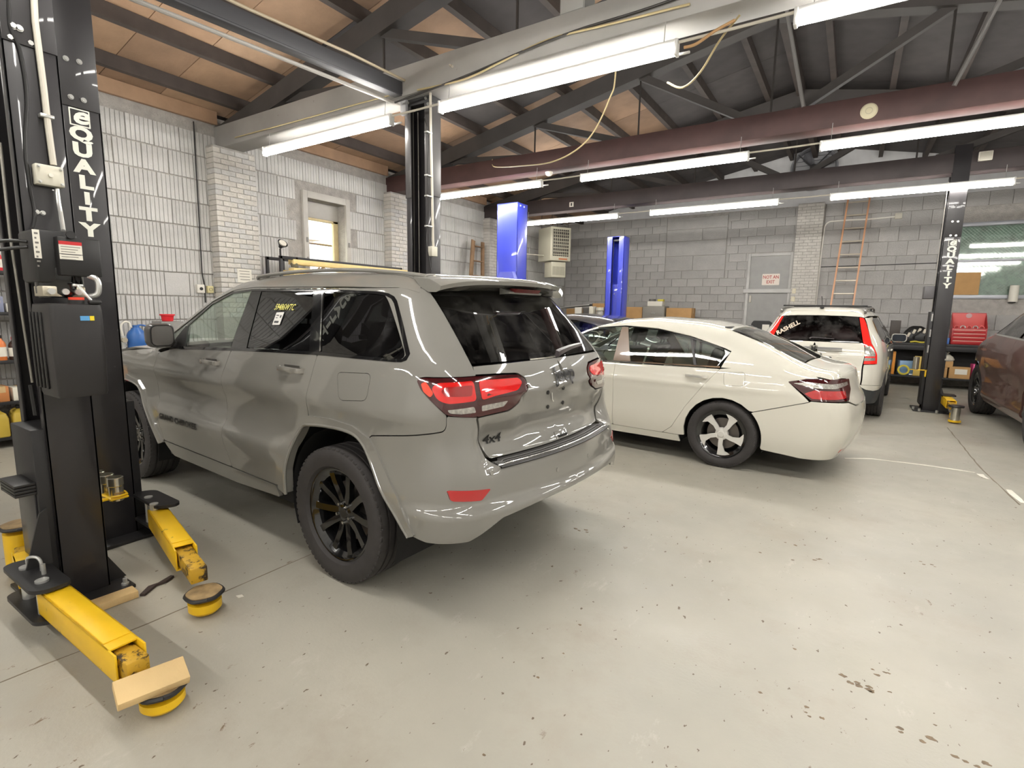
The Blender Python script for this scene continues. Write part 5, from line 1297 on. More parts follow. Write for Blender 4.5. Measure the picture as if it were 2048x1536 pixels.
    MB().bb(-.70, 3.2, -.58, .58, .24, .8, .03).build('underbody', UNDER, root)
    MB().bb(.42, 2.2, -.84, .84, .26, .4, .02).build('floor_pan', UNDER, root)
    MB().cyl((-.60, -.56, .30), (-.80, -.56, .285), .032, n=14).build('exhaust_pipe', DISC, root)
    for x, y in ((.95, .38), (.95, -.38), (.1, .36), (.1, -.36)): seat(root, x, y, .62, SEATM)
    return root
crossover()

# ---------------------------------------------------------------- brown SUV at the right edge
def brown():
    root = thing('suv_car', 'dusty dark brown SUV at the right edge', 'car', (2.78, 8.15, 0), PI/2+.03)
    PA = mat('paint_dusty_brown', (92, 66, 60), .4, coat=.6, var=.18, vscale=2.5, metal=.2)
    def sidef(x, z): return -.022*np.exp(-((z-.66)/.14)**2)*sstep(.4, .8, x)*(1-sstep(2.35, 2.6, x))+.02*np.exp(-((z-.36)/.05)**2)
    S = dict(wz=([.25, .36, .6, .9, 1.08, 1.2, 1.30, 1.36, 1.7, 1.78], [.90, .94, .965, .985, .975, .945, .905, .87, .70, .64], .03),
             wx=([-1, -.5, 0, 2.9, 3.3, 3.75], [-.1, -.03, 0, 0, -.04, -.2], .1), wg=([-1, 0, 1, 2], [-.05, 0, 0, 0], .1),
             t=([-1, -.4, .5, 1.4, 1.72, 1.92, 2.42, 2.52, 2.7, 3.1, 3.4, 3.6, 3.8], [1.66, 1.75, 1.79, 1.785, 1.755, 1.69, 1.37, 1.335, 1.31, 1.24, 1.15, 1.03, .9], .06),
             xr=([.2, .5, 1.1, 1.7], [-.9, -.98, -.95, -.6], .05), xf=([.2, .5, .9, 1.1, 1.3], [3.68, 3.76, 3.74, 3.6, 3.3], .05), belt=1.28, cr=.15, cf=.35, ct=.06, kt=.16, kr=.2, kf=.45, sidef=sidef)
    c = Car(S, root); FX = 2.9
    arch = lambda cx, r=.45, cz=.40: [(cx+r*math.cos(math.radians(a)), cz+r*math.sin(math.radians(a))) for a in np.linspace(-8, 188, 17)]
    ra, fa = arch(0), arch(FX)
    c.panel('front_fender', 'side', [(2.38, 1.28), (2.7, 1.27), (3.1, 1.19), (3.35, 1.02), (3.40, .5), (FX+.45, .32)]+fa[1:-1]+[(2.44, .33), (2.32, .33), (2.34, .8)], PA)
    c.panel('front_door', 'side', [(2.38, 1.28), (2.34, .8), (2.32, .33), (1.15, .32), (1.15, 1.255)], PA)
    c.panel('rear_door', 'side', [(1.15, 1.255), (1.15, .32), (.50, .32), (.44, .62), (.2, .83), (.15, 1.24)], PA)
    c.panel('quarter_panel', 'wrap', [(.15, 1.24), (.2, .85)]+ra[6:-3]+[(-.45, .32), (-.8, .4), c.w3(-.85, .75, .6), c.w3(-.85, .75, 1.2), (-.5, 1.28)], PA)
    GT = glass('suv_dusty_glass', (.10, .10, .10), .8, .12, dirt=.35)
    c.panel('front_door_glass', 'side', [(2.24, 1.295), (1.86, 1.60), (1.74, 1.66), (1.12, 1.68), (1.12, 1.27)], GT, off=-.004, gap=0, depth=.004, r=.02)
    c.panel('rear_door_glass', 'side', [(1.02, 1.27), (1.02, 1.66), (.3, 1.64), (.2, 1.26)], GT, off=-.004, gap=0, depth=.004, r=.02)
    c.panel('mirror_sail', 'side', [(2.24, 1.292), (2.36, 1.29), (2.28, 1.33), (1.90, 1.63), (1.76, 1.675), (1.72, 1.665), (1.86, 1.60)], BLKPL, off=-.002, gap=.001)
    c.strip('belt_chrome', 'side', [(2.36, 1.285), (1.7, 1.272), (1.0, 1.258), (.2, 1.245)], .022, CHROME, .002)
    D = math.radians; ph = lambda x, z: math.atan2(z-.9, float(c.W(np.array([x]), np.array([z]))[0])-.02)
    low = [(2.44, 1.295), (2.30, 1.325), (1.92, 1.635), (1.78, 1.68), (1.1, 1.69), (.2, 1.67), (-.5, 1.6)]
    upp = [(-.5, D(52)), (.3, D(55)), (1.4, D(54)), (1.74, D(51)), (2.2, D(35)), (2.48, D(25))]
    c.panel('roof_side', ('roll', .9), [(x, ph(x, z)) for x, z in low]+upp, PA, r=.004)
    c.panel('roof_panel', ('roll', .9), upp[:4]+[(1.74, PI/2), (-.5, PI/2)], PA, mirror='both', center=True)
    c.panel('windscreen', ('roll', .9), [(p[0], p[1]+.01) for p in upp[3:]]+[(2.50, PI/2), (1.76, PI/2)], GT, mirror='both', center=True, off=-.003, depth=.004)
    c.panel('bonnet', ('roll', .9), [(2.44, D(24)), (2.8, D(22)), (3.2, D(20)), (3.45, D(40)), (3.5, PI/2), (2.46, PI/2)], PA, mirror='both', center=True)
    c.panel('front_bumper', 'front', [(0, .3), (.6, .3), (.80, .5), (.8, .9), (.6, 1.05), (0, 1.1)], PA, mirror='both', center=True)
    c.panel('tailgate', 'rear', [(0, .4), (.7, .4), (.75, 1.0), (.6, 1.6), (0, 1.65)], PA, mirror='both', center=True)
    c.panel('sill', 'side', [(2.46, .33), (.46, .33), (.46, .25), (2.46, .26)], PA)
    for x in (0, FX):
        for sy in (1, -1):
            wheel(root, x, sy*.955, .39, .27, .255, 'suv')
            arc = [(.49*math.cos(a_), .49*math.sin(a_)) for a_ in [PI*k/16*1.2-.3 for k in range(17)]]
            MB().loft([[V(x+p[0], sy*.91, .4+p[1]) for p in arc], [V(x+p[0], sy*.60, .4+p[1]) for p in arc]], closed=False).build('wheel_well_liner', UNDER, root)
    MB().bb(-.8, 3.4, -.60, .60, .30, .95, .03).build('underbody', UNDER, root)
    for y in (.4, -.4): seat(root, 1.1, y, .75, SEATM)
    return root
brown()
# ================================================================ LIFTS
BLK = mat('lift_black_paint', (42, 40, 42), .38, var=.1, vscale=3, coat=.2)
BLK2 = mat('lift_black_flat', (34, 33, 34), .5)
YELP = mat('lift_yellow_paint', (236, 190, 26), .42, var=.06, vscale=6, dirt=((96, 74, 30), .36, 14))
YELD = mat('lift_yellow_greasy', (196, 154, 40), .5, var=.2, vscale=10, dirt=((52, 40, 24), .50, 18))
WLET = mat('lettering_white', (238, 238, 226), .6)
BOLT = mat('bolt_zinc', (206, 206, 202), .3, .7)
CABLE = mat('steel_cable', (150, 146, 138), .45, .6)
GREASE = mat('pad_greasy', (150, 126, 88), .7, var=.35, vscale=18)
def channel(mb, x0, x1, y0, y1, z0, z1, open_dir, t=.012, lip=.05):
    """C-section column, open towards open_dir ('-y', '+y', '-x', '+x')"""
    if open_dir in ('-y', '+y'):
        yb, yo = (y1, y0) if open_dir == '-y' else (y0, y1); s = 1 if open_dir == '-y' else -1
        mb.bb(x0, x1, yb-s*t, yb, z0, z1, .003)
        for xa, xb, la, lb in ((x0, x0+t, x0, x0+lip), (x1-t, x1, x1-lip, x1)):
            mb.bb(xa, xb, min(yb, yo), max(yb, yo), z0, z1, .003); mb.bb(la, lb, min(yo, yo+s*t), max(yo, yo+s*t), z0, z1, .003)
    else:
        xb, xo = (x1, x0) if open_dir == '-x' else (x0, x1); s = 1 if open_dir == '-x' else -1
        mb.bb(xb-s*t, xb, y0, y1, z0, z1, .003)
        for ya, yb_, la, lb in ((y0, y0+t, y0, y0+lip), (y1-t, y1, y1-lip, y1)):
            mb.bb(min(xb, xo), max(xb, xo), ya, yb_, z0, z1, .003); mb.bb(min(xo, xo+s*t), max(xo, xo+s*t), la, lb, z0, z1, .003)
    return mb
def bolts(pts, ax, parent, r=.011):
    d = Vector(ax)
    for p in pts:
        p = Vector(p); MB().cyl(p, p+d*.006, r*1.35, n=12).cyl(p+d*.006, p+d*.014, r, n=6).build('bolt', BOLT, parent, True)
def brand(face_o, xdir, nrm, parent, h=.088, w_=1.0):
    """vertical lettering; face_o = centre of the logo box; letters run downwards"""
    n_ = Vector(nrm); o = Vector(face_o)+n_*.0015
    def Mat(dz, off=0): return frame(o+V(0, 0, dz)+n_*off, xdir, (0, 0, 1))
    s_ = h
    MB().prism(rrect(-s_*.58, s_*.58, -s_*.56, s_*.56, .004), .001, Mat(0)).build('logo_box', WLET, parent, True)
    MB().prism(rrect(-s_*.50, s_*.50, -s_*.48, s_*.48, .003), .001, Mat(0, .0008)).build('logo_field', BLK, parent, True)
    pm_ = pinv(parent)
    text('e', s_*1.55, pm_ @ Mat(.010, .002), WLET, 'logo_letter', parent, .0006, .004, .25, sx=1.25)
    z = -s_*1.02
    for ch, hh in zip('QUALITY', (1.0, .95, .9, .95, .72, .85, .95)):
        z -= 0
        text(ch, s_*1.18*(.9 if ch == 'I' else 1), pm_ @ Mat(z-.004), WLET, 'brand_letter', parent, .0008, .0055, sx=1.32)
        z -= s_*1.06
def arm(name, p0, p1, w0, h0, z0, parent, ext=None, pad=None, padz=.12):
    """telescopic swing arm; p0 pivot, p1 end of the outer tube (xy), ext = end of inner tube, pad = pad centre"""
    P0, P1 = V(p0[0], p0[1], z0), V(p1[0], p1[1], z0); d = (P1-P0).normalized(); n = V(-d.y, d.x, 0)
    mb = MB(); t = .008
    mb.bar(P0, P1, t, h0, 0); mb.v = []; mb.f = []
    for sg in (1, -1): mb.bar(P0+n*sg*(w0/2-t/2), P1+n*sg*(w0/2-t/2), t, h0, .002)
    mb.bar(P0+V(0, 0, h0/2-t/2), P1+V(0, 0, h0/2-t/2)-d*.06, w0, t, .002); mb.bar(P0-V(0, 0, h0/2-t/2), P1-V(0, 0, h0/2-t/2), w0, t, .002)
    a = mb.build(name, YELP, parent, True)
    MB().bar(P0+d*.02+V(0, 0, h0/2+.002), P0+(P1-P0)*.86+V(0, 0, h0/2+.002), w0*.86, .006, .002).build('arm_top_plate', YELP, a, True)
    if ext is not None:
        E_ = V(ext[0], ext[1], z0-.006); MB().bar(P1-d*.12-V(0, 0, .006), E_, w0*.74, h0*.7, .006).build('inner_arm', YELD, a, True)
        if pad is not None:
            Q = V(pad[0], pad[1], 0); MB().lathe([(0, .015), (.062, .015), (.075, .03), (.075, padz-.045), (.02, padz-.045), (.02, padz-.02), (0, padz-.02)], Matrix.Translation(Q), n=24).build('pad_cup', YELP, a, True)
            hexp = circle(0, 0, .088, 6)
            MB().prism(round_poly(hexp, .03, 3), .022, Matrix.Translation(Q+V(0, 0, padz-.022))).build('lift_pad', GREASE, a, True)
            MB().tube([Q+V(x_*1.03, y_*1.03, padz-.012) for x_, y_ in round_poly(hexp, .03, 3)]+[Q+V(round_poly(hexp, .03, 3)[0][0]*1.03, round_poly(hexp, .03, 3)[0][1]*1.03, padz-.012)], .010, 6).build('pad_rim', BLK2, a, True)
    return a
# ---------------- column A: lift column with power unit, nearest the camera
A = thing('lift_column', 'black lift column with hydraulic power unit nearest the camera', 'car lift', (-3.42, .95, 0))
ax0, ax1, ay0, ay1 = -3.60, -3.25, .85, 1.05
channel(MB(), ax0, ax1, ay0, ay1, .02, 3.9, '-y').build('column', BLK, A, True)
zs_ = on(50, 92, 0, ax1).z
MB().bb(ax1, ax1+.007, ay0+.004, ay1-.004, zs_, 3.9, .002).build('extension_plate', BLK, A, True)
MB().bb(ax0-.10, ax1+.10, ay0-.10, ay1+.08, 0, .02, .004).build('base_plate', BLK2, A, True)
for x_, y_ in ((ax1+.06, ay1+.045), (ax0-.06, ay1+.045), (ax1+.06, ay0-.05), (ax0-.06, ay0-.05)):
    MB().cyl((x_, y_, .02), (x_, y_, .03), .018, n=12).cyl((x_, y_, .03), (x_, y_, .055), .011, n=8).build('anchor_bolt', BOLT, A, True)
for x_ in (ax0+.05, ax1-.05):
    MB().prism([(0, 0), (.09, 0), (0, .17)], .012, frame((x_-.006, ay1, .02), (0, 1, 0), (0, 0, 1))).build('gusset', BLK2, A, True)
bolts([on(25, 52, 0, ax1+.007), on(38, 57, 0, ax1+.007), on(19, 75, 0, ax1), on(60, 87, 0, ax1)], (1, 0, 0), A)
bolts([on(85, 426, 0, ax1), on(73, 424, 0, ax1)], (1, 0, 0), A, .008)
car_ = MB().bb(ax0+.03, ax1-.02, ay0-.05, ay0+.10, .10, .92, .005).build('carriage', BLK2, A, True)
MB().bb(ax0+.05, ax1-.045, ay0-.058, ay0-.05, .10, .62, .002).build('carriage_cover', BLK, A, True)
for k in range(4): MB().bb(ax0+.10, ax1-.03, ay0-.13, ay0-.045, .60+.016*k, .613+.016*k, .002).build('rubber_stop', BLKPL, A, True)
pl = [(-3.34, .80), (-3.36, .69), (-3.33, .655), (-2.95, .655), (-2.91, .70), (-2.92, .80)]
MB().prism(round_poly(pl, .03), .018, Matrix.Translation((0, 0, .245))).build('pivot_plate', BLK2, A, True)
MB().prism(round_poly(pl, .03), .018, Matrix.Translation((0, 0, .095))).build('pivot_plate', BLK2, A, True)
MB().prism([(0, 0), (.10, 0), (.03, .26), (0, .28)], .012, frame((-3.20, ay0-.04, .263), (0, -1, 0), (0, 0, 1))).build('gusset', BLK2, A, True)
for q in ((52, 1136), (84, 1163)):
    p_ = gnd(q[0], q[1], .263); MB().cyl((p_.x, p_.y, .10), (p_.x, p_.y, .272), .026, n=20).build('pivot_pin', BOLT, A, True)
p_ = gnd(75, 1140, .263); MB().tube(spline([p_+V(-.05, -.02, .01), p_+V(-.045, -.02, .055), p_+V(0, .0, .065), p_+V(.02, .01, .045), p_+V(.022, .01, 0)], 5), .007, 8).build('lock_ring', BOLT, A, True)
p_ = gnd(88, 1148, .263); MB().cyl(p_, p_+V(0, 0, .05), .009, n=10).build('lock_pin', BOLT, A, True)
arm('swing_arm', (-3.02, .745), (-2.19, .748), .105, .115, .175, A, (-2.14, .752), (-2.085, .80), .105)
arm('swing_arm', (-3.33, .755), (-3.60, .80), .10, .10, .175, A, (-3.72, .825), (-3.83, .845), .30)
# power unit
PU = MB().bb(-3.245, -3.03, .828, .985, 1.62, 1.855, .018).build('power_unit', BLKPL, A, True)
MB().lathe([(0, 1.555), (.078, 1.555), (.088, 1.575), (.088, 1.69), (.0, 1.70)], Matrix.Translation((-3.11, .925, 0)), n=28).build('motor_can', BLKGL, PU, True)
MB().bb(-3.06, -2.985, .895, 1.052, 1.655, 1.825, .006).build('switch_box', BLKPL, PU, True)
pb = on(140, 470, 0, -2.984); MB().cyl(pb, pb+V(.012, 0, 0), .017, n=20).build('push_button', BLK2, PU, True)
WLAB = mat('label_white', (226, 222, 210), .6); RLAB = mat('label_red', (196, 36, 40), .5)
c0, c1 = on(116, 481, 0, -2.984), on(166, 521, 0, -2.984)
MB().bb(-2.984, -2.982, c0.y, c1.y, c1.z, c0.z).build('warning_label', WLAB, PU, True)
MB().bb(-2.984, -2.981, c0.y, c1.y, c0.z-.015, c0.z).build('warning_label_band', RLAB, PU, True)
INKG = mat('label_ink', (120, 116, 110), .7)
for k in range(6): MB().bb(-2.984, -2.9815, c0.y+.006, c1.y-.006-.01*(k % 3), c0.z-.026-.011*k, c0.z-.023-.011*k).build('label_print', INKG, PU, True)
MB().bb(-2.984, -2.981, c0.y, c1.y, c1.z+.022, c1.z+.0245).build('label_rule', BLKPL, PU, True)
l0, l1 = on(63, 458, 0, -3.029), on(84, 517, 0, -3.029)
MB().bb(-3.029, -3.0275, l0.y, l1.y, l1.z, l0.z).build('side_label', WLAB, PU, True)
for k in range(8): MB().bb(-3.0285, -3.0268, l0.y+.006, l1.y-.006-.006*(k % 2), l0.z-.02-.02*k, l0.z-.012-.02*k).build('label_print', INKG, PU, True)
MB().bb(-3.14, -3.03, .838, .995, 1.56, 1.607, .004).build('manifold_block', mat('cast_alu', (196, 188, 168), .35, .7), PU, True)
for y_ in (.865, .915, .962): MB().cyl((-3.03, y_, 1.583), (-3.01, y_, 1.583), .014, n=10).build('valve_nut', BOLT, PU, True)
MB().tube(spline([V(-3.0, 1.0, 1.66), V(-2.985, 1.025, 1.645), V(-2.98, 1.03, 1.61), V(-2.985, 1.022, 1.575), V(-3.0, .99, 1.562)], 6), .0125, 10).build('hydraulic_elbow', BOLT, PU, True)
rings = []
for z_, k_ in ((1.105, .93), (1.12, .97), (1.30, 1.0), (1.50, 1.0), (1.525, .97), (1.53, .90)):
    rings.append([V(-3.07+(p[0])*k_, .93+p[1]*k_, z_) for p in rrect(-.125, .125, -.098, .098, .022)])
TK = MB().loft(rings).build('oil_tank', mat('tank_black_plastic', (40, 38, 38), .42), PU, True)
for k in range(4): MB().bb(-3.21+.045*k, -3.19+.045*k, .826, .834, 1.14, 1.49, .003).build('tank_rib', BLKPL, PU, True)
cp = gnd(150, 607, 1.535); cp = V(-2.985, .942, 1.525)
MB().cyl(cp, cp+V(0, 0, .022), .030, n=24).build('filler_neck', BLKPL, PU, True)
MB().cyl(cp+V(0, 0, .022), cp+V(0, 0, .034), .029, n=24).build('filler_cap', mat('cap_red', (226, 66, 40), .4), PU, True)
MB().bar((-2.99, .955, 1.612), (-2.955, .995, 1.535), .012, .010, .003).bar((-2.995, .935, 1.614), (-2.995, .975, 1.612), .012, .012, .003).build('release_lever', BOLT, PU, True)
MB().box((-2.955, 1.0, 1.538), (.03, .05, .02), None, .008).build('lever_grip', BLKPL, PU, True)
q0, q1 = on(160, 632, 0, -2.944), on(189, 641, 0, -2.944)
MB().bb(-2.946, -2.943, q0.y, q0.y+(q1.y-q0.y)*.66, q1.z, q0.z).build('tank_label', mat('label_blue', (90, 160, 214), .5), PU, True)
MB().bb(-2.946, -2.943, q0.y+(q1.y-q0.y)*.68, q1.y, q1.z, q0.z).build('tank_label', mat('label_yellow', (240, 214, 40), .5), PU, True)
# conduit, junction box and cables on the column face
MB().tube([on(65, -60, 0, ax1+.02), on(70, 40, 0, ax1+.02), on(88, 180, 0, ax1+.02), on(96, 250, 0, ax1+.02), on(107, 330, 0, ax1+.02)], .013, 10).build('conduit_pipe', CONDW, A, True)
p_ = on(92, 235, 0, ax1+.002); MB().bb(ax1, ax1+.036, p_.y-.03, p_.y+.022, p_.z-.008, p_.z+.008, .003).build('conduit_clamp', BOLT, A, True)
b0, b1 = on(66, 326, 0, ax1+.03), on(128, 377, 0, ax1+.03)
JB = MB().bb(ax1, ax1+.05, b0.y, b1.y, b1.z, b0.z, .006).build('junction_box', mat('box_beige', (206, 202, 186), .5), A, True)
bolts([(ax1+.05, b0.y+.012, b0.z-.012), (ax1+.05, b1.y-.012, b0.z-.012), (ax1+.05, b0.y+.012, b1.z+.012), (ax1+.05, b1.y-.012, b1.z+.012)], (1, 0, 0), A, .005)
MB().cyl((ax1+.05, (b0.y+b1.y)/2, (b0.z+b1.z)/2), (ax1+.062, (b0.y+b1.y)/2, (b0.z+b1.z)/2), .009, n=12).build('box_knob', WLAB, JB, True)
MB().tube([on(114, 378, 0, ax1+.03), on(117, 405, 0, ax1+.035), on(121, 425, 0, ax1+.05), V(-3.08, .95, 1.86)], .009, 10).build('flexible_conduit', BOLT, A, True)
MB().tube(spline([on(18, -40, 0, ax1+.012), on(20, 50, 0, ax1+.012), on(40, 100, 0, ax1+.012), on(54, 190, 0, ax1+.012), on(51, 290, 0, ax1+.012), on(60, 370, 0, ax1+.012), on(70, 430, 0, ax1+.012), V(-3.15, .86, 1.86)], 5), .007, 8).build('power_cable', BLKPL, A, True)
for dy in (0, .012): MB().tube(spline([V(-3.12, .83, 1.80-.03*dy*60), V(-3.2, .76, 1.80-dy*3), V(-3.5, .60, 1.76-dy*3), V(-3.9, .42, 1.74-dy*3)], 5), .0075, 8).build('hydraulic_hose', BLKPL, A, True)
MB().tube([on(0, 285, 0, -3.32), on(20, 470, 0, -3.32), on(65, 765, 0, -3.32)], .006, 8).build('lift_cable', CABLE, A, True)
MB().tube([on(62, 770, 0, -3.32), on(72, 830, 0, -3.32)], .011, 8).build('cable_sleeve', BLK2, A, True)
# ---------------- lift B + C: the bay over the grey SUV
B = thing('two_post_lift', 'black two-post car lift with overhead beam around the grey SUV', 'car lift', (-4.05, 1.34, 0))
bx0_, bx1_, by0, by1 = -4.25, -3.90, 1.225, 1.44
channel(MB(), bx0_, bx1_, by0, by1, .02, 3.75, '+y').build('column', BLK, B, True)
zb_ = on(150, 215, 0, bx1_).z
MB().bb(bx1_, bx1_+.007, by0+.003, by1-.003, zb_, 3.75, .002).build('extension_plate', BLK, B, True)
bolts([on(131, 117, 0, bx1_+.007), on(158, 124, 0, bx1_+.007), on(141, 194, 0, bx1_+.007), on(167, 201, 0, bx1_+.007)], (1, 0, 0), B)
lg = on(159, 236, 0, bx1_)
brand((bx1_, lg.y, lg.z), (0, 1, 0), (1, 0, 0), B, .086)
MB().bb(bx0_-.10, bx1_+.12, by0-.06, by1+.14, 0, .022, .004).build('base_plate', BLK2, B, True)
for x_, y_ in ((bx1_+.07, by1+.10), (bx1_+.07, by0-.02)): MB().cyl((x_, y_, .022), (x_, y_, .05), .014, n=8).build('anchor_bolt', BOLT, B, True)
MB().prism([(0, 0), (.13, 0), (0, .30)], .012, frame((bx1_-.03, by1, .022), (0, 1, 0), (0, 0, 1))).build('gusset', BLK2, B, True)
MB().bb(bx0_+.03, bx1_-.02, by1-.10, by1+.05, .10, .9, .005).build('carriage', BLK2, B, True)
plb = [(-3.95, 1.43), (-3.90, 1.53), (-3.86, 1.555), (-3.52, 1.545), (-3.49, 1.50), (-3.55, 1.41)]
for z_ in (.262, .10): MB().prism(round_poly(plb, .03), .018, Matrix.Translation((0, 0, z_))).build('pivot_plate', BLK2, B, True)
for q in ((297, 995), (308, 1009)):
    p_ = gnd(q[0], q[1], .28); MB().cyl((p_.x, p_.y, .10), (p_.x, p_.y, .287), .024, n=20).build('pivot_pin', BOLT, B, True)
arm('swing_arm', (-3.62, 1.45), (-2.88, 1.275), .105, .115, .185, B, (-2.655, 1.226), (-2.60, 1.218), .115)
# column C (far side of the SUV), open towards it
cx0_, cx1_, cy0, cy1 = -4.20, -3.85, 4.33, 4.48
ztop = on(840, 205, 1, cy0).z
channel(MB(), cx0_, cx1_, cy0, cy1, .02, ztop, '-y', .012, .075).build('column', BLK, B, True)
channel(MB(), cx0_-.008, cx1_+.008, cy0-.008, cy1+.004, on(830, 395, 1, cy0).z, ztop, '-y', .010, .085).build('column_extension', mat('lift_black_satin', (84, 82, 82), .35), B, True)
for px in (826, 836): MB().cyl(on(px, 225, 1, cy0+.10), V(on(px, 225, 1, cy0+.10).x, cy0+.10, .3), .006, n=8).build('lift_cable', CABLE, B, True)
MB().bb(cx0_-.08, cx1_+.08, cy0-.1, cy1+.08, 0, .022, .004).build('base_plate', BLK2, B, True)
MB().bb(cx0_+.03, cx1_-.03, cy0-.04, cy0+.1, .1, .9, .005).build('carriage', BLK2, B, True)
arm('swing_arm', (-3.95, 4.22), (-3.45, 3.98), .1, .11, .18, B)
h1 = on(826, 197, 1, cy0+.1); h2 = on(372, 5, 0, h1.x); dv = (h2-h1); h3 = h1+dv*((1.30-h1.y)/dv.y)
MB().bar(h1, h3, .11, .09, .004).build('overhead_beam', mat('beam_charcoal', (78, 78, 82), .6), B, True)
for sg in (1, -1): MB().bar(h1+V(sg*.055, 0, .03), h3+V(sg*.055, 0, .03), .012, .12, .002).build('beam_flange', mat('beam_charcoal2', (66, 66, 70), .6), B, True)
MB().bb(cx0_-.005, cx1_+.012, cy0-.012, cy0+.16, ztop-.02, h1.z+.07, .006).build('top_bracket', BLK2, B, True)
bolts([(cx0_+.05, cy0-.012, ztop+.02), (cx1_-.05, cy0-.012, ztop+.02), (cx1_-.02, cy0-.012, ztop-.04), (cx1_-.08, cy0-.012, ztop+.06)], (0, -1, 0), B)
MB().bb(cx0_-.03, cx0_+.05, cy0-.05, cy0-.012, ztop-.10, ztop+.06, .004).build('limit_switch', mat('switch_grey', (170, 170, 172), .4), B, True)
MB().cyl(h1+V(-.13, 0, -.06), h3+V(-.13, 0, -.06), .018, n=10).build('shutoff_bar', mat('bar_pale_grey', (176, 172, 166), .4), B, True)
MB().tube([h1+V(.09, -.1, .09), h1.lerp(h3, .3)+V(.1, 0, .11), h1.lerp(h3, .6)+V(.09, 0, .10), h3+V(.1, 0, .11)], .013, 8).build('hydraulic_line', mat('line_beige', (178, 164, 140), .5), B, True)
# conduit on C with clamps and switch box
k0 = lambda x, y: on(x, y, 0, cx1_+.035)
MB().tube(spline([on(905, 133, 1, 4.2), on(880, 122, 1, 4.3), k0(864, 135), k0(861, 160), k0(861, 230), k0(863, 320), k0(865, 430), k0(866, 480), k0(867, 495)], 5), .013, 8).build('conduit_pipe', CONDW, B, True)
for y_ in (266, 352, 393, 453): p_ = k0(861, y_); MB().bb(cx1_+.002, cx1_+.045, p_.y-.06, p_.y+.02, p_.z-.008, p_.z+.008, .003).build('conduit_clamp', BOLT, B, True)
p_ = k0(866, 503); MB().bb(cx1_+.005, cx1_+.06, p_.y-.045, p_.y+.045, p_.z-.05, p_.z+.05, .004).build('junction_box', mat('box_beige', (206, 202, 186), .5), B, True)
MB().tube(spline([k0(848, 235), k0(856, 262), k0(855, 330), k0(858, 420), k0(853, 480), k0(862, 540)], 5), .005, 6).build('power_cable', BLKPL, B, True)
# stack adapters in a yellow holder between the columns
AD = thing('adapter_holder', 'yellow wire holder with three steel lift adapters on the black column', 'holder', (-3.62, 1.10, 0))
zc_ = .43
for k in range(3):
    c_ = V(-3.50-.10*k, 1.20-.01*k, zc_-.0)
    MB().lathe([(.026, -.03), (.036, -.03), (.036, .055), (.040, .06), (.040, .105), (.036, .108), (.034, .108), (.034, -.02), (.026, -.02)], Matrix.Translation(c_), n=24, close=True).build('stack_adapter', mat('adapter_zinc', (196, 192, 178), .22, .85), AD, True)
MB().bb(-3.78, -3.44, 1.148, 1.24, zc_-.012, zc_, .003).build('holder_tray', YELP, AD, True)
MB().tube([(-3.78, 1.24, zc_+.006), (-3.50, 1.245, zc_+.006), (-3.45, 1.235, zc_+.008), (-3.435, 1.195, zc_+.01), (-3.45, 1.155, zc_+.008)], .006, 8).build('holder_rim', YELP, AD, True)
MB().bb(-3.50, -3.47, 1.055, 1.15, zc_-.012, zc_, .002).bb(-3.51, -3.46, 1.052, 1.060, zc_-.14, zc_, .002).build('holder_bracket', YELP, AD, True)
# loose things on the floor here
WOODP = mat('pine_wood', (214, 184, 132), .7, var=.12, vscale=3, bump=.15, bscale=60)
mb = MB(); a_, b_ = gnd(185, 1222), gnd(272, 1190); mb.bar(a_+V(0, 0, .021), b_+V(0, 0, .021), .085, .038, .003)
rootmesh(mb, 'wood_block', WOODP, 'short pine board on the floor against the column base plate', 'wood')
mb = MB(); R_ = Matrix.Rotation(.25, 3, 'Z') @ Matrix.Rotation(-.5, 3, 'Y')
mb.bar(V(-2.095, .655, .140), V(-2.05, .875, .132), .105, .035, .003, up=(.35, 0, .93))
rootmesh(mb, 'wood_block', WOODP, 'pine offcut lying across the end of the yellow swing arm', 'wood')
mb = MB(); P_ = [gnd(285, 1193), gnd(305, 1175), gnd(325, 1168), gnd(345, 1155)]
mb.loft([[p+V(-.010, -.018*k, .002), p+V(.010, .018*k, .002), p+V(.009, .016*k, .014), p+V(-.009, -.016*k, .014)] for p, k in zip(P_, (.5, 1, 1.05, .25))])
rootmesh(mb, 'rubber_strip', mat('rubber_brown_black', (58, 46, 42), .6), 'short dark rubber strip lying on the floor by the column', 'rubber strip')
p_ = gnd(480, 1193); rootmesh(MB().prism([(p_.x-.02, p_.y-.01), (p_.x+.01, p_.y-.014), (p_.x+.02, p_.y+.01), (p_.x-.006, p_.y+.014)], .003, Matrix.Translation((0, 0, .0005))), 'paper_scrap', WLAB, 'small white paper scrap on the floor beside the grey SUV', 'paper')
# ---------------- black lift column D at the right
Dt = thing('lift_column', 'black lift column with white lettering near the back at right', 'car lift', (1.18, 10.8, 0))
dx0, dx1, dy0, dy1 = 1.075, 1.285, 10.65, 11.0
channel(MB(), dx0, dx1, dy0, dy1, .02, 4.1, '-x').build('column', BLK, Dt, True)
MB().bb(dx0+.003, dx1-.003, dy0-.007, dy0, on(1890, 475, 1, dy0).z, 4.1, .002).build('extension_plate', BLK, Dt, True)
lg = on(1903, 486, 1, dy0); brand((1.19, dy0, lg.z), (1, 0, 0), (0, -1, 0), Dt, .088)
bolts([on(1905, 443, 1, dy0-.007), on(1916, 443, 1, dy0-.007), on(1901, 471, 1, dy0-.007), on(1912, 471, 1, dy0-.007)], (0, -1, 0), Dt)
for q in ((1910, 411), (1920, 410)): p_ = on(q[0], q[1], 1, dy0-.006); MB().cyl(p_, p_+V(0, -.003, 0), .012, n=12).build('bolt_hole', BLKPL, Dt, True)
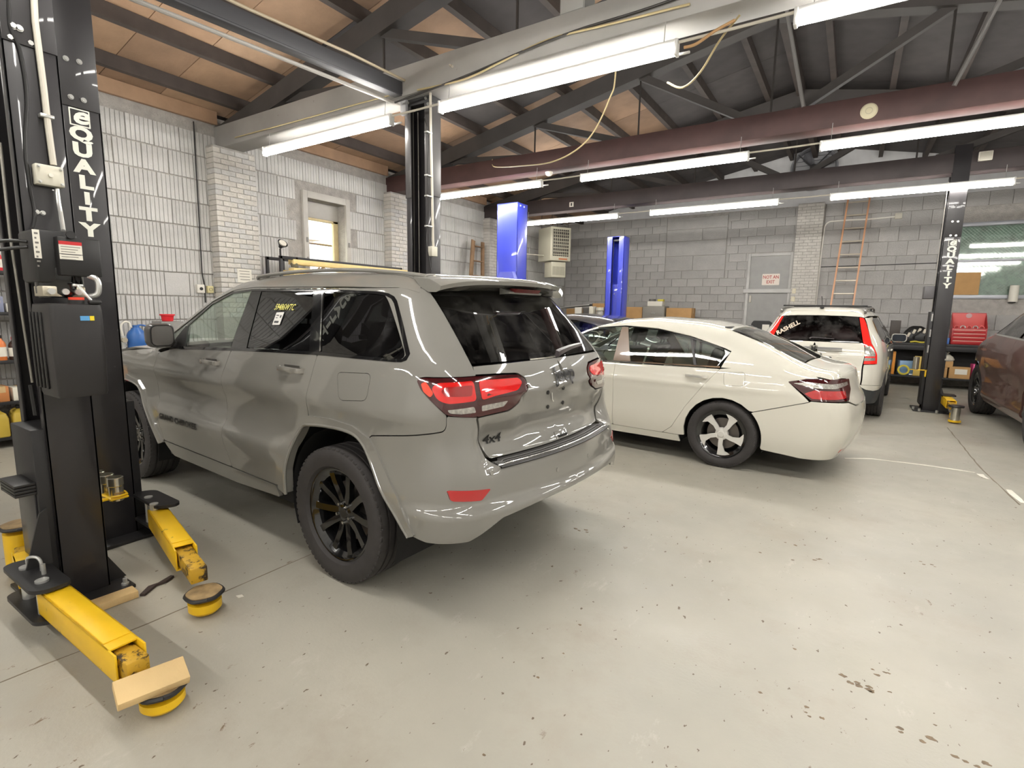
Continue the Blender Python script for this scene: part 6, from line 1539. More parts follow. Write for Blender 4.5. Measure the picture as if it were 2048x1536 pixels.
MB().bb(dx0-.12, dx1+.15, dy0-.12, dy1+.1, 0, .02, .004).build('base_plate', BLK2, Dt, True)
for q in ((1826, 818), (1838, 822), (1873, 826)): p_ = gnd(q[0], q[1], .02); MB().cyl(p_, p_+V(0, 0, .04), .018, n=8).build('anchor_bolt', BOLT, Dt, True)
MB().bb(dx0-.04, dx0+.09, dy0+.03, dy1-.03, .1, 1.6, .005).build('carriage', BLK2, Dt, True)
z1_, z0_ = on(1865, 572, 1, dy0).z, on(1865, 597, 1, dy0).z
MB().bb(dx0-.15, dx0-.02, dy0+.05, dy1-.05, z0_, z1_, .006).build('power_box', mat('box_dark_grey', (96, 94, 96), .5), Dt, True)
for k, z_ in enumerate((1.2, 1.45, .95)): MB().cyl((dx0-.012, dy0+.01, z_), (dx0-.012, dy0+.01, z_+.12), .012, n=8).build('cable_fitting', BOLT, Dt, True)
MB().cyl((dx0-.02, dy0+.12, .3), (dx0-.02, dy0+.12, 3.6), .006, n=6).build('lift_cable', CABLE, Dt, True)
MB().prism([(0, 0), (.14, 0), (0, .42)], .012, frame((dx1, dy0+.02, .02), (1, 0, 0), (0, 0, 1))).build('gusset', BLK2, Dt, True)
p0 = gnd(1888, 810, .2); arm('swing_arm', (1.36, 10.60), (1.36, 10.05), .12, .12, .22, Dt, (1.36, 9.85))
mb = MB().lathe([(.045, .0), (.055, .0), (.055, .19), (.045, .19)], Matrix.Translation((1.375, 9.72, .045)), n=20, close=True); mb.build('stack_adapter', mat('adapter_zinc', (196, 192, 178), .22, .85), Dt, True)
MB().cyl((1.375, 9.72, .02), (1.375, 9.72, .045), .075, n=20).build('pad_cup', YELP, Dt, True)
MB().lathe([(0, .235), (.09, .235), (.095, .25), (.09, .262), (0, .262)], Matrix.Translation((1.375, 9.72, 0)), n=20).build('lift_pad', BLK2, Dt, True)
MB().bb(1.33, 1.40, 9.72, 9.9, .05, .12, .004).build('inner_arm_foot', YELP, Dt, True)
MB().prism(round_poly([(1.29, 10.72), (1.29, 10.5), (1.47, 10.5), (1.47, 10.72)], .03), .018, Matrix.Translation((0, 0, .29))).build('pivot_plate', BLK2, Dt, True)
MB().bb(.86, 1.08, 10.62, 10.68, .66, .672, .003).bb(1.055, 1.075, 10.62, 10.68, .56, .672, .003).build('adapter_tray', YELP, Dt, True)
MB().lathe([(.032, .0), (.042, .0), (.042, .2), (.032, .2)], Matrix.Translation((.93, 10.65, .672)), n=16, close=True).build('stack_adapter', mat('adapter_zinc', (196, 192, 178), .22, .85), Dt, True)
# ---------------- blue lift posts
BLUE = mat('lift_blue_paint', (62, 74, 196), .35, coat=.3)
BLUED = mat('lift_blue_light', (104, 112, 214), .35, coat=.3)
ye = 7.75; e0, e1 = on(994, 450, 1, ye).x, on(1035, 450, 1, ye).x; ez = on(1015, 406, 1, ye).z
E1 = thing('lift_post', 'wide blue lift post behind the grey SUV', 'car lift', ((e0+e1)/2, ye+.15, 0), 0, 'blue lift posts')
mb = MB(); mb.bb(e0, e1, ye, ye+.012, .02, ez, .003).bb(e0, e0+.012, ye, ye+.32, .02, ez, .003).bb(e1-.012, e1, ye, ye+.32, .02, ez, .003).bb(e0, e1, ye, ye+.32, ez-.012, ez, .003).bb(e0, e0+.07, ye+.308, ye+.32, .02, ez).bb(e1-.07, e1, ye+.308, ye+.32, .02, ez)
mb.build('column', BLUE, E1, True)
MB().bb(e0-.1, e1+.1, ye-.1, ye+.4, 0, .02, .004).build('base_plate', BLUE, E1, True)
q = on(1012, 560, 1, ye-.1)
MB().prism([(-.19, 0), (.19, 0), (.13, .16), (-.13, .16)], .10, frame((q.x, ye-.11, q.z-.02), (1, 0, 0), (0, 0, 1)) @ Matrix.Scale(-1, 4, (0, 0, 1))).build('carriage_bracket', BLUED, E1, True)
bolts([(e1, ye+.08, ez-.05), (e1, ye+.2, ez-.05)], (1, 0, 0), E1, .012)
yf = 11.2; f0, f1 = on(1213, 520, 1, yf).x, on(1247, 520, 1, yf).x; fz = on(1230, 473, 1, yf).z
F1 = thing('lift_post', 'open-fronted blue lift post behind the white saloon', 'car lift', ((f0+f1)/2, yf+.15, 0), 0, 'blue lift posts')
channel(MB(), f0, f1, yf, yf+.32, .02, fz, '-y', .014, .12).build('column', BLUE, F1, True)
MB().bb(f0, f1, yf, yf+.32, fz-.01, fz, .003).build('top_cap', BLUE, F1, True)
MB().bb(f0-.1, f1+.1, yf-.1, yf+.4, 0, .02, .004).build('base_plate', BLUE, F1, True)
MB().bb(f0+.06, f1-.06, yf+.1, yf+.25, .2, on(1230, 568, 1, yf).z, .004).build('carriage', BLUE, F1, True)
MB().cyl((f0+.13, yf+.06, .3), (f0+.13, yf+.06, fz-.1), .008, n=6).build('lift_cable', BLK2, F1, True)
MB().bb(f0+.12, f1-.12, yf+.05, yf+.28, fz-.10, fz-.06, .003).build('pulley_bracket', BLK2, F1, True)
p_ = on(1229, 588, 1, yf+.1); MB().cyl(p_, p_+V(0, -.02, 0), .012, n=8).build('bolt', BOLT, F1, True)
# ================================================================ FURNITURE AND SMALL THINGS
BLKST = mat('steel_black', (36, 35, 36), .5)
def colmat(n, c, r=.5, **k): return mat(n, c, r, **k)
def shelfunit(label, x0, x1, y0, y1, levels, ztop, name='shelf_unit'):
    t = thing(name, label, 'shelf', ((x0+x1)/2, (y0+y1)/2, 0))
    for x in (x0+.02, x1-.02):
        for y in (y0+.02, y1-.02): MB().bb(x-.02, x+.02, y-.02, y+.02, 0, ztop, .003).build('post', BLKST, t, True)
    for z in levels: MB().bb(x0, x1, y0, y1, z-.035, z, .004).build('shelf_board', BLKST, t, True)
    return t
def jug(label, x, y, z, w_, d, h, mt, cap=None, rz=0):
    t = thing('oil_jug', label, 'jug', (x, y, z), rz)
    rings = [[V(p[0]*k, p[1]*k, zz) for p in rrect(-d/2, d/2, -w_/2, w_/2, .02)] for zz, k in ((0, .92), (.01, 1), (h*.62, 1), (h*.78, .82), (h*.86, .42), (h*.90, .30))]
    MB().loft(rings).build('body', mt, t)
    MB().cyl((0, 0, h*.89), (0, 0, h), .022, n=16).build('cap', cap or BLKPL, t)
    MB().tube(spline([V(0, -w_*.32, h*.70), V(0, -w_*.40, h*.84), V(0, -w_*.15, h*.90), V(0, 0, h*.86)], 5), .010, 8).build('handle', mt, t)
    return t
def bottle(label, x, y, z, r, h, mt, cap, group=None):
    t = thing('bottle', label, 'bottle', (x, y, z), 0, group)
    MB().lathe([(0, 0), (r*.95, 0), (r, .006), (r, h*.62), (r*.85, h*.72), (r*.38, h*.84), (r*.38, h*.9), (0, h*.9)], n=20).build('body', mt, t)
    MB().cyl((0, 0, h*.88), (0, 0, h), r*.42, n=14).build('cap', cap, t)
    MB().lathe([(r*1.01, h*.15), (r*1.015, h*.16), (r*1.015, h*.52), (r*1.01, h*.53)], n=20, close=True).build('label_band', WLAB, t)
    return t
def carton(name, label, c, s, rz, mt=None, open_=False, tape=True, group=None):
    t = thing(name, label, 'box', (c[0], c[1], c[2]), rz, group)
    m_ = mt or CARD
    if open_:
        th = .006; mb = MB().bb(-s[0]/2, s[0]/2, -s[1]/2, s[1]/2, 0, th)
        for a in ((-s[0]/2, -s[0]/2+th, -s[1]/2, s[1]/2), (s[0]/2-th, s[0]/2, -s[1]/2, s[1]/2), (-s[0]/2, s[0]/2, -s[1]/2, -s[1]/2+th), (-s[0]/2, s[0]/2, s[1]/2-th, s[1]/2)): mb.bb(*a, 0, s[2])
        mb.build('body', m_, t)
        MB().bar((-s[0]/2, 0, s[2]), (-s[0]/2-.12, 0, s[2]+.05), s[1], th).build('flap', m_, t)
        MB().bar((s[0]/2, 0, s[2]), (s[0]/2+.12, 0, s[2]+.03), s[1], th).build('flap', m_, t)
    else:
        MB().bb(-s[0]/2, s[0]/2, -s[1]/2, s[1]/2, 0, s[2], .004).build('body', m_, t)
        if tape: MB().bb(-s[0]/2-.001, s[0]/2+.001, -.025, .025, s[2]*.6, s[2]+.001).build('tape', mat('box_tape', (206, 176, 128), .4), t)
    return t
# ---- shelf at the far left with oil jugs
shelfunit('black shelf unit at the far left, partly behind the lift column', -7.70, -7.33, .5, 2.30, (.12, .49, .92, 1.42, 1.84), 2.1)
GOLD = colmat('jug_gold', (190, 164, 66), .35); REDJ = colmat('jug_red', (206, 38, 50), .4)
jug('gold oil jug on the lowest shelf, left one', -7.42, 1.57, .12, .14, .20, .31, GOLD)
jug('gold oil jug on the lowest shelf, beside the red jugs', -7.42, 1.74, .12, .14, .20, .31, GOLD)
jug('red oil jug on the lowest shelf, nearest the gold jugs', -7.42, 1.90, .12, .12, .20, .33, REDJ)
jug('red oil jug at the end of the lowest shelf, behind the column', -7.42, 2.04, .12, .12, .20, .33, REDJ)
carton('parts_box', 'orange-brown parts box on the second shelf', (-7.46, 1.62, .49), (.22, .10, .16), 0, colmat('box_orange', (198, 130, 76)))
carton('parts_box', 'white and blue parts box on the second shelf', (-7.46, 1.78, .49), (.22, .16, .14), 0, colmat('box_pale', (226, 222, 206)))
t = thing('tool_case', 'black plastic tool case on the middle shelf', 'case', (-7.45, 1.80, .635)); 
MB().bb(-.14, .14, -.20, .16, 0, .15, .02).build('case_body', BLKPL, t); MB().bb(-.145, .145, -.205, .165, .15, .20, .02).build('case_lid', BLK2, t); MB().bb(.14, .155, -.06, .02, .12, .17, .005).build('latch', BOLT, t)
t.location = (-7.48, 1.80, .49+.16)
t.location = (-7.48, 1.84, .49)
t.location = (-7.5, 2.06, .49)
bottle('orange bottle on the middle shelf', -7.42, 1.66, .92, .045, .26, colmat('bottle_orange', (214, 120, 60), .4), BLKPL, 'bottles on the middle shelf')
bottle('dark brown bottle on the middle shelf', -7.42, 1.77, .92, .05, .24, colmat('bottle_brown', (58, 42, 36), .3), REDJ, 'bottles on the middle shelf')
bottle('black bottle at the end of the middle shelf', -7.42, 1.88, .92, .055, .30, BLKPL, BLKPL, 'bottles on the middle shelf')
bottle('white bottle on the middle shelf, leftmost', -7.42, 1.55, .92, .045, .20, WLAB, BLKPL, 'bottles on the middle shelf')
carton('parts_box', 'small white box on the fourth shelf', (-7.44, 1.80, 1.42), (.2, .14, .09), 0, colmat('box_white', (230, 226, 214)))
carton('parts_box', 'small blue-grey box on the fourth shelf', (-7.44, 1.66, 1.42), (.18, .10, .16), 0, colmat('box_bluegrey', (128, 134, 158)))
bottle('red spray can on the top shelf', -7.42, 1.72, 1.84, .035, .22, REDJ, WLAB)
# ---- workbench in front of the SUV
wbch = thing('workbench', 'dark workbench against the left wall in front of the SUV', 'workbench', (-7.4, 3.15, 0))
MB().bb(-7.70, -7.08, 2.45, 3.85, .93, .98, .006).build('worktop', colmat('bench_top', (90, 84, 78), .6), wbch, True)
for x in (-7.66, -7.12):
    for y in (2.5, 3.8): MB().bb(x-.03, x+.03, y-.03, y+.03, 0, .93, .004).build('leg', BLKST, wbch, True)
MB().bb(-7.68, -7.12, 2.5, 3.8, .25, .28, .004).build('lower_shelf', BLKST, wbch, True)
t = thing('water_jug', 'blue plastic jug on the workbench left of the SUV mirror', 'jug', (-7.22, 2.83, .98))
BLUJ = colmat('jug_blue', (50, 100, 168), .35)
MB().lathe([(0, 0), (.095, 0), (.10, .01), (.10, .17), (.085, .21), (.05, .245), (.045, .26), (0, .262)], n=28).build('body', BLUJ, t)
MB().cyl((0, 0, .255), (0, 0, .29), .035, n=20).build('cap', BLUJ, t)
MB().tube(spline([V(.02, .08, .20), V(.03, .12, .26), V(.0, .06, .29), V(0, .0, .28)], 5), .01, 8).build('handle', BLUJ, t)
t = thing('transfer_pump', 'steel pump with a curved spout beside the blue jug', 'pump', (-7.2, 2.68, .98))
MB().cyl((0, 0, 0), (0, 0, .02), .05, n=20).cyl((0, 0, .02), (0, 0, .17), .022, n=14).build('pump_body', BOLT, t)
MB().cyl((-.03, 0, .12), (.05, 0, .12), .03, n=14).build('pump_head', mat('cast_alu', (196, 188, 168), .35, .7), t)
MB().tube(spline([V(0, 0, .17), V(0, -.01, .28), V(0, .03, .33), V(0, .075, .32), V(0, .085, .27)], 6), .010, 10).build('spout', WLAB, t)
t = carton('steel_bin', 'grey steel bin on the workbench under the red bowl', (-7.3, 3.22, .98), (.26, .26, .33), 0, colmat('bin_grey', (130, 128, 124)), tape=False)
t = thing('plastic_bowl', 'small red plastic bowl above the SUV mirror', 'bowl', (-7.3, 3.22, 1.311))
MB().lathe([(0, 0), (.055, 0), (.06, .004), (.072, .07), (.082, .078), (.082, .086), (.070, .086), (.056, .01), (0, .008)], n=28).build('bowl_body', colmat('plastic_red', (222, 40, 48), .4), t)
MB().lathe([(.074, .07), (.084, .072), (.084, .088), (.074, .088)], n=28, close=True).build('rim', colmat('plastic_red', (222, 40, 48), .4), t)
# ---- rack with yellow ladder along the left wall
rk = thing('storage_rack', 'black steel rack along the ribbed wall below the small window', 'rack', (-7.4, 6.0, 0))
for y in (4.76, 5.02, 7.22):
    for x in (-7.52, -7.18): MB().bb(x-.02, x+.02, y-.02, y+.02, 0, 2.26, .003).build('post', BLKST, rk, True)
for x in (-7.52, -7.18): MB().bb(x-.02, x+.02, 4.74, 7.24, 2.215, 2.26, .003).build('top_rail', BLKST, rk, True)
for z in (.5, 1.95):
    MB().bb(-7.54, -7.16, 4.74, 7.24, z-.03, z, .003).build('rack_shelf', BLKST, rk, True)
LADY = colmat('ladder_cream_yellow', (232, 206, 140), .5, var=.08)
ld = thing('stepladder', 'cream-yellow ladder lying on the black rack behind the SUV roof', 'ladder', (-7.3, 6.0, 1.95))
for x, z in ((-7.18, 1.980), (-7.18, 2.150)): MB().bb(x-.10, x+.035, 4.95, 7.45, z, z+.075 if z > 2 else z+.12, .006).build('rail', LADY, ld, True)
for k in range(8): MB().bb(-7.42, -7.20, 5.1+.3*k, 5.15+.3*k, 1.980, 2.020, .004).build('rung', LADY, ld, True)
MB().bb(-7.46, -7.40, 4.95, 7.45, 1.980, 2.070, .006).build('rail', LADY, ld, True)
for (y0, y1, z0, z1, c_) in ((5.06, 5.2, 2.060, 2.080, (206, 60, 40)), (5.05, 5.13, 2.005, 2.035, (226, 170, 30)), (5.17, 5.25, 2.005, 2.035, (206, 70, 40)), (5.30, 5.46, 2.035, 2.070, (120, 150, 200))):
    MB().bb(-7.146, -7.143, y0, y1, z0, z1).build('warning_sticker', colmat('sticker_%d_%d' % (c_[0], c_[2]), c_), ld, True)
MB().lathe([(0, 0), (.05, 0), (.06, .05), (.03, .1), (0, .1)], Matrix.Translation((-7.2, 5.0, 2.110)), n=14).build('hinge_bracket', colmat('bracket_green', (110, 104, 84)), ld, True)
t = thing('work_lamp', 'small black work lamp clipped on the rack corner', 'lamp', (-7.18, 4.76, 2.26))
MB().cyl((0, 0, 0), (0, .0, .10), .014, n=8).build('stem', BLKST, t); MB().lathe([(0, 0), (.025, 0), (.035, .03), (.075, .09), (.07, .09), (.03, .035), (0, .03)], Matrix.Translation((0, 0, .12)) @ Matrix.Rotation(.9, 4, 'Y'), n=20).build('lamp_shade', BLKPL, t)
MB().cyl((.06, 0, .17), (.075, 0, .182), .055, n=18).build('lamp_lens', colmat('lens_pale', (206, 202, 190)), t)
# ---- things on the left wall
t = thing('wall_socket', 'pale socket box on the ribbed wall, left one with round outlet', 'socket', (XL+.0, 3.86, 1.745)); MB().bb(0, .05, -.05, .05, -.06, .06, .008).build('box', colmat('socket_white', (226, 222, 212)), t); MB().cyl((.05, 0, 0), (.058, 0, 0), .022, n=16).build('outlet', BLKPL, t)
t = thing('wall_socket', 'cream socket box on the ribbed wall, next to the brick pier', 'socket', (XL+.0, 3.99, 1.74)); MB().bb(0, .05, -.042, .042, -.05, .05, .008).build('box', colmat('socket_cream', (218, 208, 158)), t); MB().lathe([(.018, .05), (.024, .05), (.024, .056), (.018, .056)], Matrix.Rotation(PI/2, 4, 'Y'), n=16, close=True).build('outlet_ring', colmat('socket_grey', (160, 156, 130)), t)
pts = [on(x, y, 0, XL+.012) for x, y in ((387, 243), (392, 330), (399, 450), (404, 545), (409, 570), (411, 605))]
rootmesh(MB().tube(pts, .008, 8), 'wall_cable', BLK2, 'dark cable running down the ribbed wall to the sockets', 'cable')
c0, c1 = on(474, 537, 0, XL+.205), on(504, 566, 0, XL+.205)
t = thing('paper_notice', 'white paper notice on the near brick pier', 'notice', (XL+.204, (c0.y+c1.y)/2, c1.z))
MB().bb(XL+.204, XL+.207, c0.y, c1.y, c1.z, c0.z).build('sheet', WLAB, t, True)
for k in range(4): MB().bb(XL+.207, XL+.208, c0.y+.03+.01*(k % 2), c1.y-.03, c0.z-.036-.04*k, c0.z-.028-.04*k).build('print_line', INKG, t, True)
# wooden ladder leaning
OLDW = colmat('old_wood', (136, 108, 80), .75, var=.2, vscale=6)
t = thing('wooden_ladder', 'old wooden stepladder leaning on the left wall by the far pier', 'ladder', (-7.2, 10.2, 0))
top = V(-7.60, 10.02, 3.10); bot = V(-7.38, 9.55, 0)
for dy0, dy1 in ((0, -.15), (.36, .55)): MB().bar(top+V(0, dy0, 0), bot+V(0, dy1, 0), .09, .05, .004, up=(1, 0, .2)).build('rail', OLDW, t, True)
for k in range(9):
    f_ = .04+.11*k; a_ = top.lerp(bot, f_)+V(0, 0-.15*f_, 0); b_ = top.lerp(bot, f_)+V(0, .36+.19*f_, 0); MB().bar(a_, b_, .10, .022, .003).build('step', OLDW, t, True)
MB().bar(top+V(.06, -.10, .0), bot+V(.12, -.30, 0), .10, .03, .004, up=(1, 0, .2)).build('back_leg', OLDW, t, True)
# ---- unit heater
ht = thing('unit_heater', 'beige ceiling-hung gas heater in the far left corner', 'heater', (-6.78, 12.55, 2.80), math.atan2(-.5, .87))
HB = colmat('heater_beige', (196, 192, 172), .45)
MB().bb(-.40, .24, -.31, .31, 0, .86, .015).build('cabinet', HB, ht)
MB().bb(.24, .252, -.25, .25, .12, .80, .004).build('grille_recess', colmat('grille_dark', (70, 66, 60)), ht)
for k in range(8): MB().box((.262, 0, .16+.084*k), (.05, .48, .008), Matrix.Rotation(.5, 3, 'Y')).build('louvre', HB, ht)
for k in range(9): MB().bb(.246, .256, -.245+.06*k, -.235+.06*k, .12, .80).build('grille_bar', HB, ht)
MB().bb(.252, .256, -.06, .20, .03, .07).build('maker_plate', colmat('plate_orange', (190, 120, 80)), ht)
for x, y in ((-.35, -.25), (-.35, .25), (.18, -.25), (.18, .25)): MB().cyl((x, y, .86), (x, y, 1.55), .008, n=8).build('hanger_rod', ROD, ht)
vt = MB().bb(-.20, .16, -.22, .22, -.42, -.02, .01).build('lower_box', HB, ht)
for k in range(9): MB().bb(.16, .166, -.18+.042*k, -.16+.042*k, -.36, -.14).build('vent_slot', colmat('vent_grey', (150, 146, 130)), vt)
MB().tube([(-.1, -.31, .15), (-.15, -.75, .16), (-.3, -1.2, .17)], .012, 8).build('gas_pipe', CONDW, ht)
# ---- exhaust fan in the gable
fc = on(1628, 338, 1, YB-.05); fn = thing('exhaust_fan', 'round exhaust fan high in the back gable', 'fan', (fc.x, YB-.1, fc.z-.5))
Mf = frame((fc.x, YB-.06, fc.z), (1, 0, 0), (0, 0, 1))
MB().lathe([(.44, -.06), (.50, -.06), (.50, .10), (.47, .10), (.44, .04)], Mf, n=40, close=True).build('fan_ring', colmat('fan_grey', (120, 120, 124)), fn, True)
MB().lathe([(0, -.05), (.45, -.05), (.45, -.045), (0, -.045)], Mf, n=32).build('fan_shutter', colmat('shutter_grey', (150, 150, 152)), fn, True)
for k in range(9): MB().box(Mf @ V(0, -.40+.1*k, -.035), (.86*math.sqrt(max(.05, 1-((-.40+.1*k)/.45)**2)), .012, .012)).build('shutter_slat', colmat('shutter_dark', (90, 90, 94)), fn, True)
for k in range(4):
    a = PI/2*k+.5; MB().add([(.06, -.05, -.01), (.40, -.13, .02), (.43, .02, .03), (.30, .12, .04), (.08, .05, .02)]+[(.06, -.05, -.004), (.40, -.13, .026), (.43, .02, .036), (.30, .12, .046), (.08, .05, .026)], [(0, 1, 2, 3, 4), (9, 8, 7, 6, 5), (0, 5, 6, 1), (1, 6, 7, 2), (2, 7, 8, 3), (3, 8, 9, 4), (4, 9, 5, 0)], Mf @ Rz(a)).build('fan_blade', colmat('blade_grey', (84, 84, 88)), fn, True)
MB().cyl(Mf @ V(0, 0, -.02), Mf @ V(0, 0, .16), .075, n=20).build('fan_motor', BLKPL, fn, True)
for a in (0, PI/2): MB().bar(Mf @ V(.48*math.cos(a+.8), .48*math.sin(a+.8), .09), Mf @ V(-.48*math.cos(a+.8), -.48*math.sin(a+.8), .09), .02, .02).build('motor_bracket', BLKST, fn, True)
# ---- sign, plates, conduit, box, ladder on the back wall
s0, s1 = on(1525, 548, 1, YB-.02), on(1558, 570, 1, YB-.02)
sg = thing('door_sign', 'white sign with red lettering on the grey back door', 'sign', ((s0.x+s1.x)/2, YB-.012, s1.z))
MB().prism(rrect(s0.x, s1.x, s1.z, s0.z, .015), .004, frame((0, YB-.011, 0), (1, 0, 0), (0, 0, 1)) ).build('sign_board', colmat('sign_cream', (232, 220, 208)), sg, True)
RT = colmat('sign_red', (176, 58, 50)); pm_ = pinv(sg)
for k, tx in enumerate(('NOT AN', 'EXIT')):
    text(tx, .115, pm_ @ frame(((s0.x+s1.x)/2, YB-.0165, s0.z-.085-.12*k), (1, 0, 0), (0, 0, 1)), RT, 'sign_lettering', sg, .0008, .002, sx=.82)
for q, lb in (((1588, 582), 'upper pale switch plate on the back pier'), ((1586, 598), 'lower pale switch plate on the back pier')):
    p_ = on(q[0], q[1], 1, YB-.16); t = thing('switch_plate', lb, 'switch', (p_.x, YB-.165, p_.z-.06), 0, 'switch plates on the back pier')
    MB().bb(-.04, .04, -.01, .006, 0, .12, .004).build('plate', colmat('plate_cream', (222, 214, 188)), t); MB().bb(-.008, .008, -.018, -.008, .05, .075, .002).build('toggle', WLAB, t)
pts = [on(x, y, 1, YB-.04) for x, y in ((1630, 625), (1640, 530), (1647, 470), (1650, 452), (1658, 444), (1672, 442), (1700, 440), (1740, 438), (1792, 433))]
rootmesh(MB().tube(spline(pts, 4), .019, 8), 'wall_conduit', colmat('conduit_bright', (232, 230, 222), .4), 'pale bent conduit pipe beside the orange ladder', 'conduit')
p_ = on(1797, 432, 1, YB-.03); t = thing('junction_box', 'small pale junction box at the end of the wall conduit', 'box', (p_.x, YB-.02, p_.z-.06)); MB().bb(-.065, .065, -.05, .012, 0, .12, .006).build('box_body', colmat('box_beige', (206, 202, 186)), t); MB().bb(-.055, .055, -.055, -.05, .01, .11, .003).build('box_cover', colmat('box_cover', (190, 186, 172)), t)
rootmesh(MB().tube([on(1642, 534, 1, YB-.03), on(1760, 530, 1, YB-.03), on(1874, 526, 1, YB-.03)], .009, 6), 'wall_cable', BLK2, 'dark cable stretched straight across the back wall', 'cable')
LADO = colmat('ladder_orange', (222, 168, 130), .45); LADA = colmat('ladder_rung_alu', (214, 206, 190), .35, metal=.5)
t = thing('extension_ladder', 'orange ladder leaning on the back wall', 'ladder', (-.3, 14.3, 0))
lt, lb = V(on(1697, 395, 1, 14.9).x, 14.9, 4.25), V(on(1667, 615, 1, 14.5).x-.14, 14.15, 0)
rt, rb = V(on(1740, 395, 1, 14.9).x, 14.9, 4.25), V(on(1713, 615, 1, 14.5).x-.14, 14.15, 0)
for a_, b_ in ((lt, lb), (rt, rb)): MB().bar(a_, b_, .035, .08, .004, up=(0, 1, 0)).build('rail', LADO, t, True)
for k in range(14): f_ = .03+.071*k; MB().cyl(lt.lerp(lb, f_), rt.lerp(rb, f_), .018, n=10).build('rung', LADA, t, True)
# ---- back bench at right with tool chest
bb_ = thing('steel_bench', 'black steel bench along the back wall at right', 'workbench', (1.6, 14.45, 0))
MB().bb(.55, 2.9, 14.15, 14.85, .90, .95, .005).build('worktop', BLKST, bb_, True)
MB().bb(.55, 2.9, 14.15, 14.85, .20, .24, .005).build('lower_shelf', BLKST, bb_, True)
MB().bb(.55, 2.9, 14.15, 14.17, .80, .90, .003).build('apron', BLKST, bb_, True)
MB().bb(.55, 2.9, 14.84, 14.86, .24, .90).build('back_panel', BLK2, bb_, True)
for x in (.6, 1.7, 2.85):
    for y in (14.2, 14.8): MB().bb(x-.03, x+.03, y-.03, y+.03, 0, .9, .003).build('leg', BLKST, bb_, True)
RED1 = colmat('toolchest_red', (176, 44, 46), .35); RED2 = colmat('toolchest_pink_inner', (214, 96, 92), .5)
tc_ = thing('tool_chest', 'red tool chest with its lid open on the back bench', 'tool chest', (2.06, 14.45, .95))
MB().bb(-.28, .28, -.16, .16, 0, .34, .008).build('cabinet', RED1, tc_)
for k in range(4):
    d_ = MB().bb(-.26, .26, -.175, -.155, .02+.075*k, .085+.075*k, .004).build('drawer', RED1, tc_); MB().bb(-.25, .25, -.185, -.172, .07+.075*k, .083+.075*k, .003).build('drawer_pull', colmat('pull_pale', (226, 176, 160), .3), d_)
lid = MB().bb(-.28, .28, .14, .17, .34, .66, .006).build('lid', RED1, tc_)
MB().bb(-.265, .265, .132, .14, .35, .645, .003).build('lid_lining', RED2, lid)
for sx in (-1, 1): MB().prism([(0, 0), (.30, 0), (.30, .30)], .008, frame((sx*.275, -.14, .34), (0, 1, 0), (0, 0, 1))).build('lid_side', RED1, lid)
MB().cyl((0, .13, .60), (0, .125, .60), .05, n=16).build('lid_badge', colmat('badge_pale', (196, 160, 160)), lid)
for k in range(5): MB().lathe([(.03, 0), (.045, 0), (.045, .03), (.03, .03)], Matrix.Translation((-.2+.1*k, -.05, .345)) @ Matrix.Rotation(1.2, 4, 'X'), n=14, close=True).build('tray_tool', BOLT if k % 2 else RED2, tc_)
carton('parts_box', 'blue and white box beside the red tool chest', (1.655, 14.36, .95), (.2, .2, .13), 0, colmat('box_blue', (70, 108, 176)))
carton('parts_box', 'dark brown box standing upright on the left of the back bench', (.82, 14.5, .95), (.18, .16, .47), 0, colmat('box_dark', (62, 54, 48)), tape=False)
# engine part: dark lump with pale fittings
t = thing('engine_part', 'black engine part with pale ribs on the back bench', 'engine part', (1.2, 14.45, .95))
rn = random.Random(4)
rings = [[V(p[0]*k, p[1]*k*.7, z) for p in rrect(-.24, .24, -.2, .2, .09)] for z, k in ((0, .9), (.05, 1.05), (.15, 1.0), (.25, .82), (.33, .55), (.36, .3))]
MB().loft(rings).build('casting', BLKPL, t)
for k in range(4): MB().box((-.14+.09*k, -.13, .17+.045*math.sin(k*1.1)+.03*k), (.05, .06, .10), Matrix.Rotation(.35, 3, 'Y'), .012).build('fitting', colmat('fitting_pale', (206, 198, 180)), t)
for k in range(3): MB().tube(spline([V(-.22+.2*k, -.1, .05), V(-.25+.2*k, -.17, .14), V(-.15+.2*k, -.15, .24), V(-.1+.2*k, -.05, .3)], 4), .02, 8).build('hose', BLK2, t)
carton('parts_box', 'small copper-coloured part box in front of the engine part', (.90, 14.24, .95), (.10, .08, .09), .4, colmat('box_copper', (186, 120, 92)), tape=False)
rootmesh(MB().tube(spline([V(1.10, 14.24, .965), V(1.18, 14.22, .98), V(1.27, 14.25, .965), V(1.36, 14.22, .97)], 5), .018, 8), 'yellow_rag', colmat('rag_yellow', (206, 190, 70), .8), 'crumpled yellow rag on the back bench', 'rag')
jug('black jug on the back bench behind the lift column', 1.515, 14.62, .95, .14, .2, .26, BLKPL)
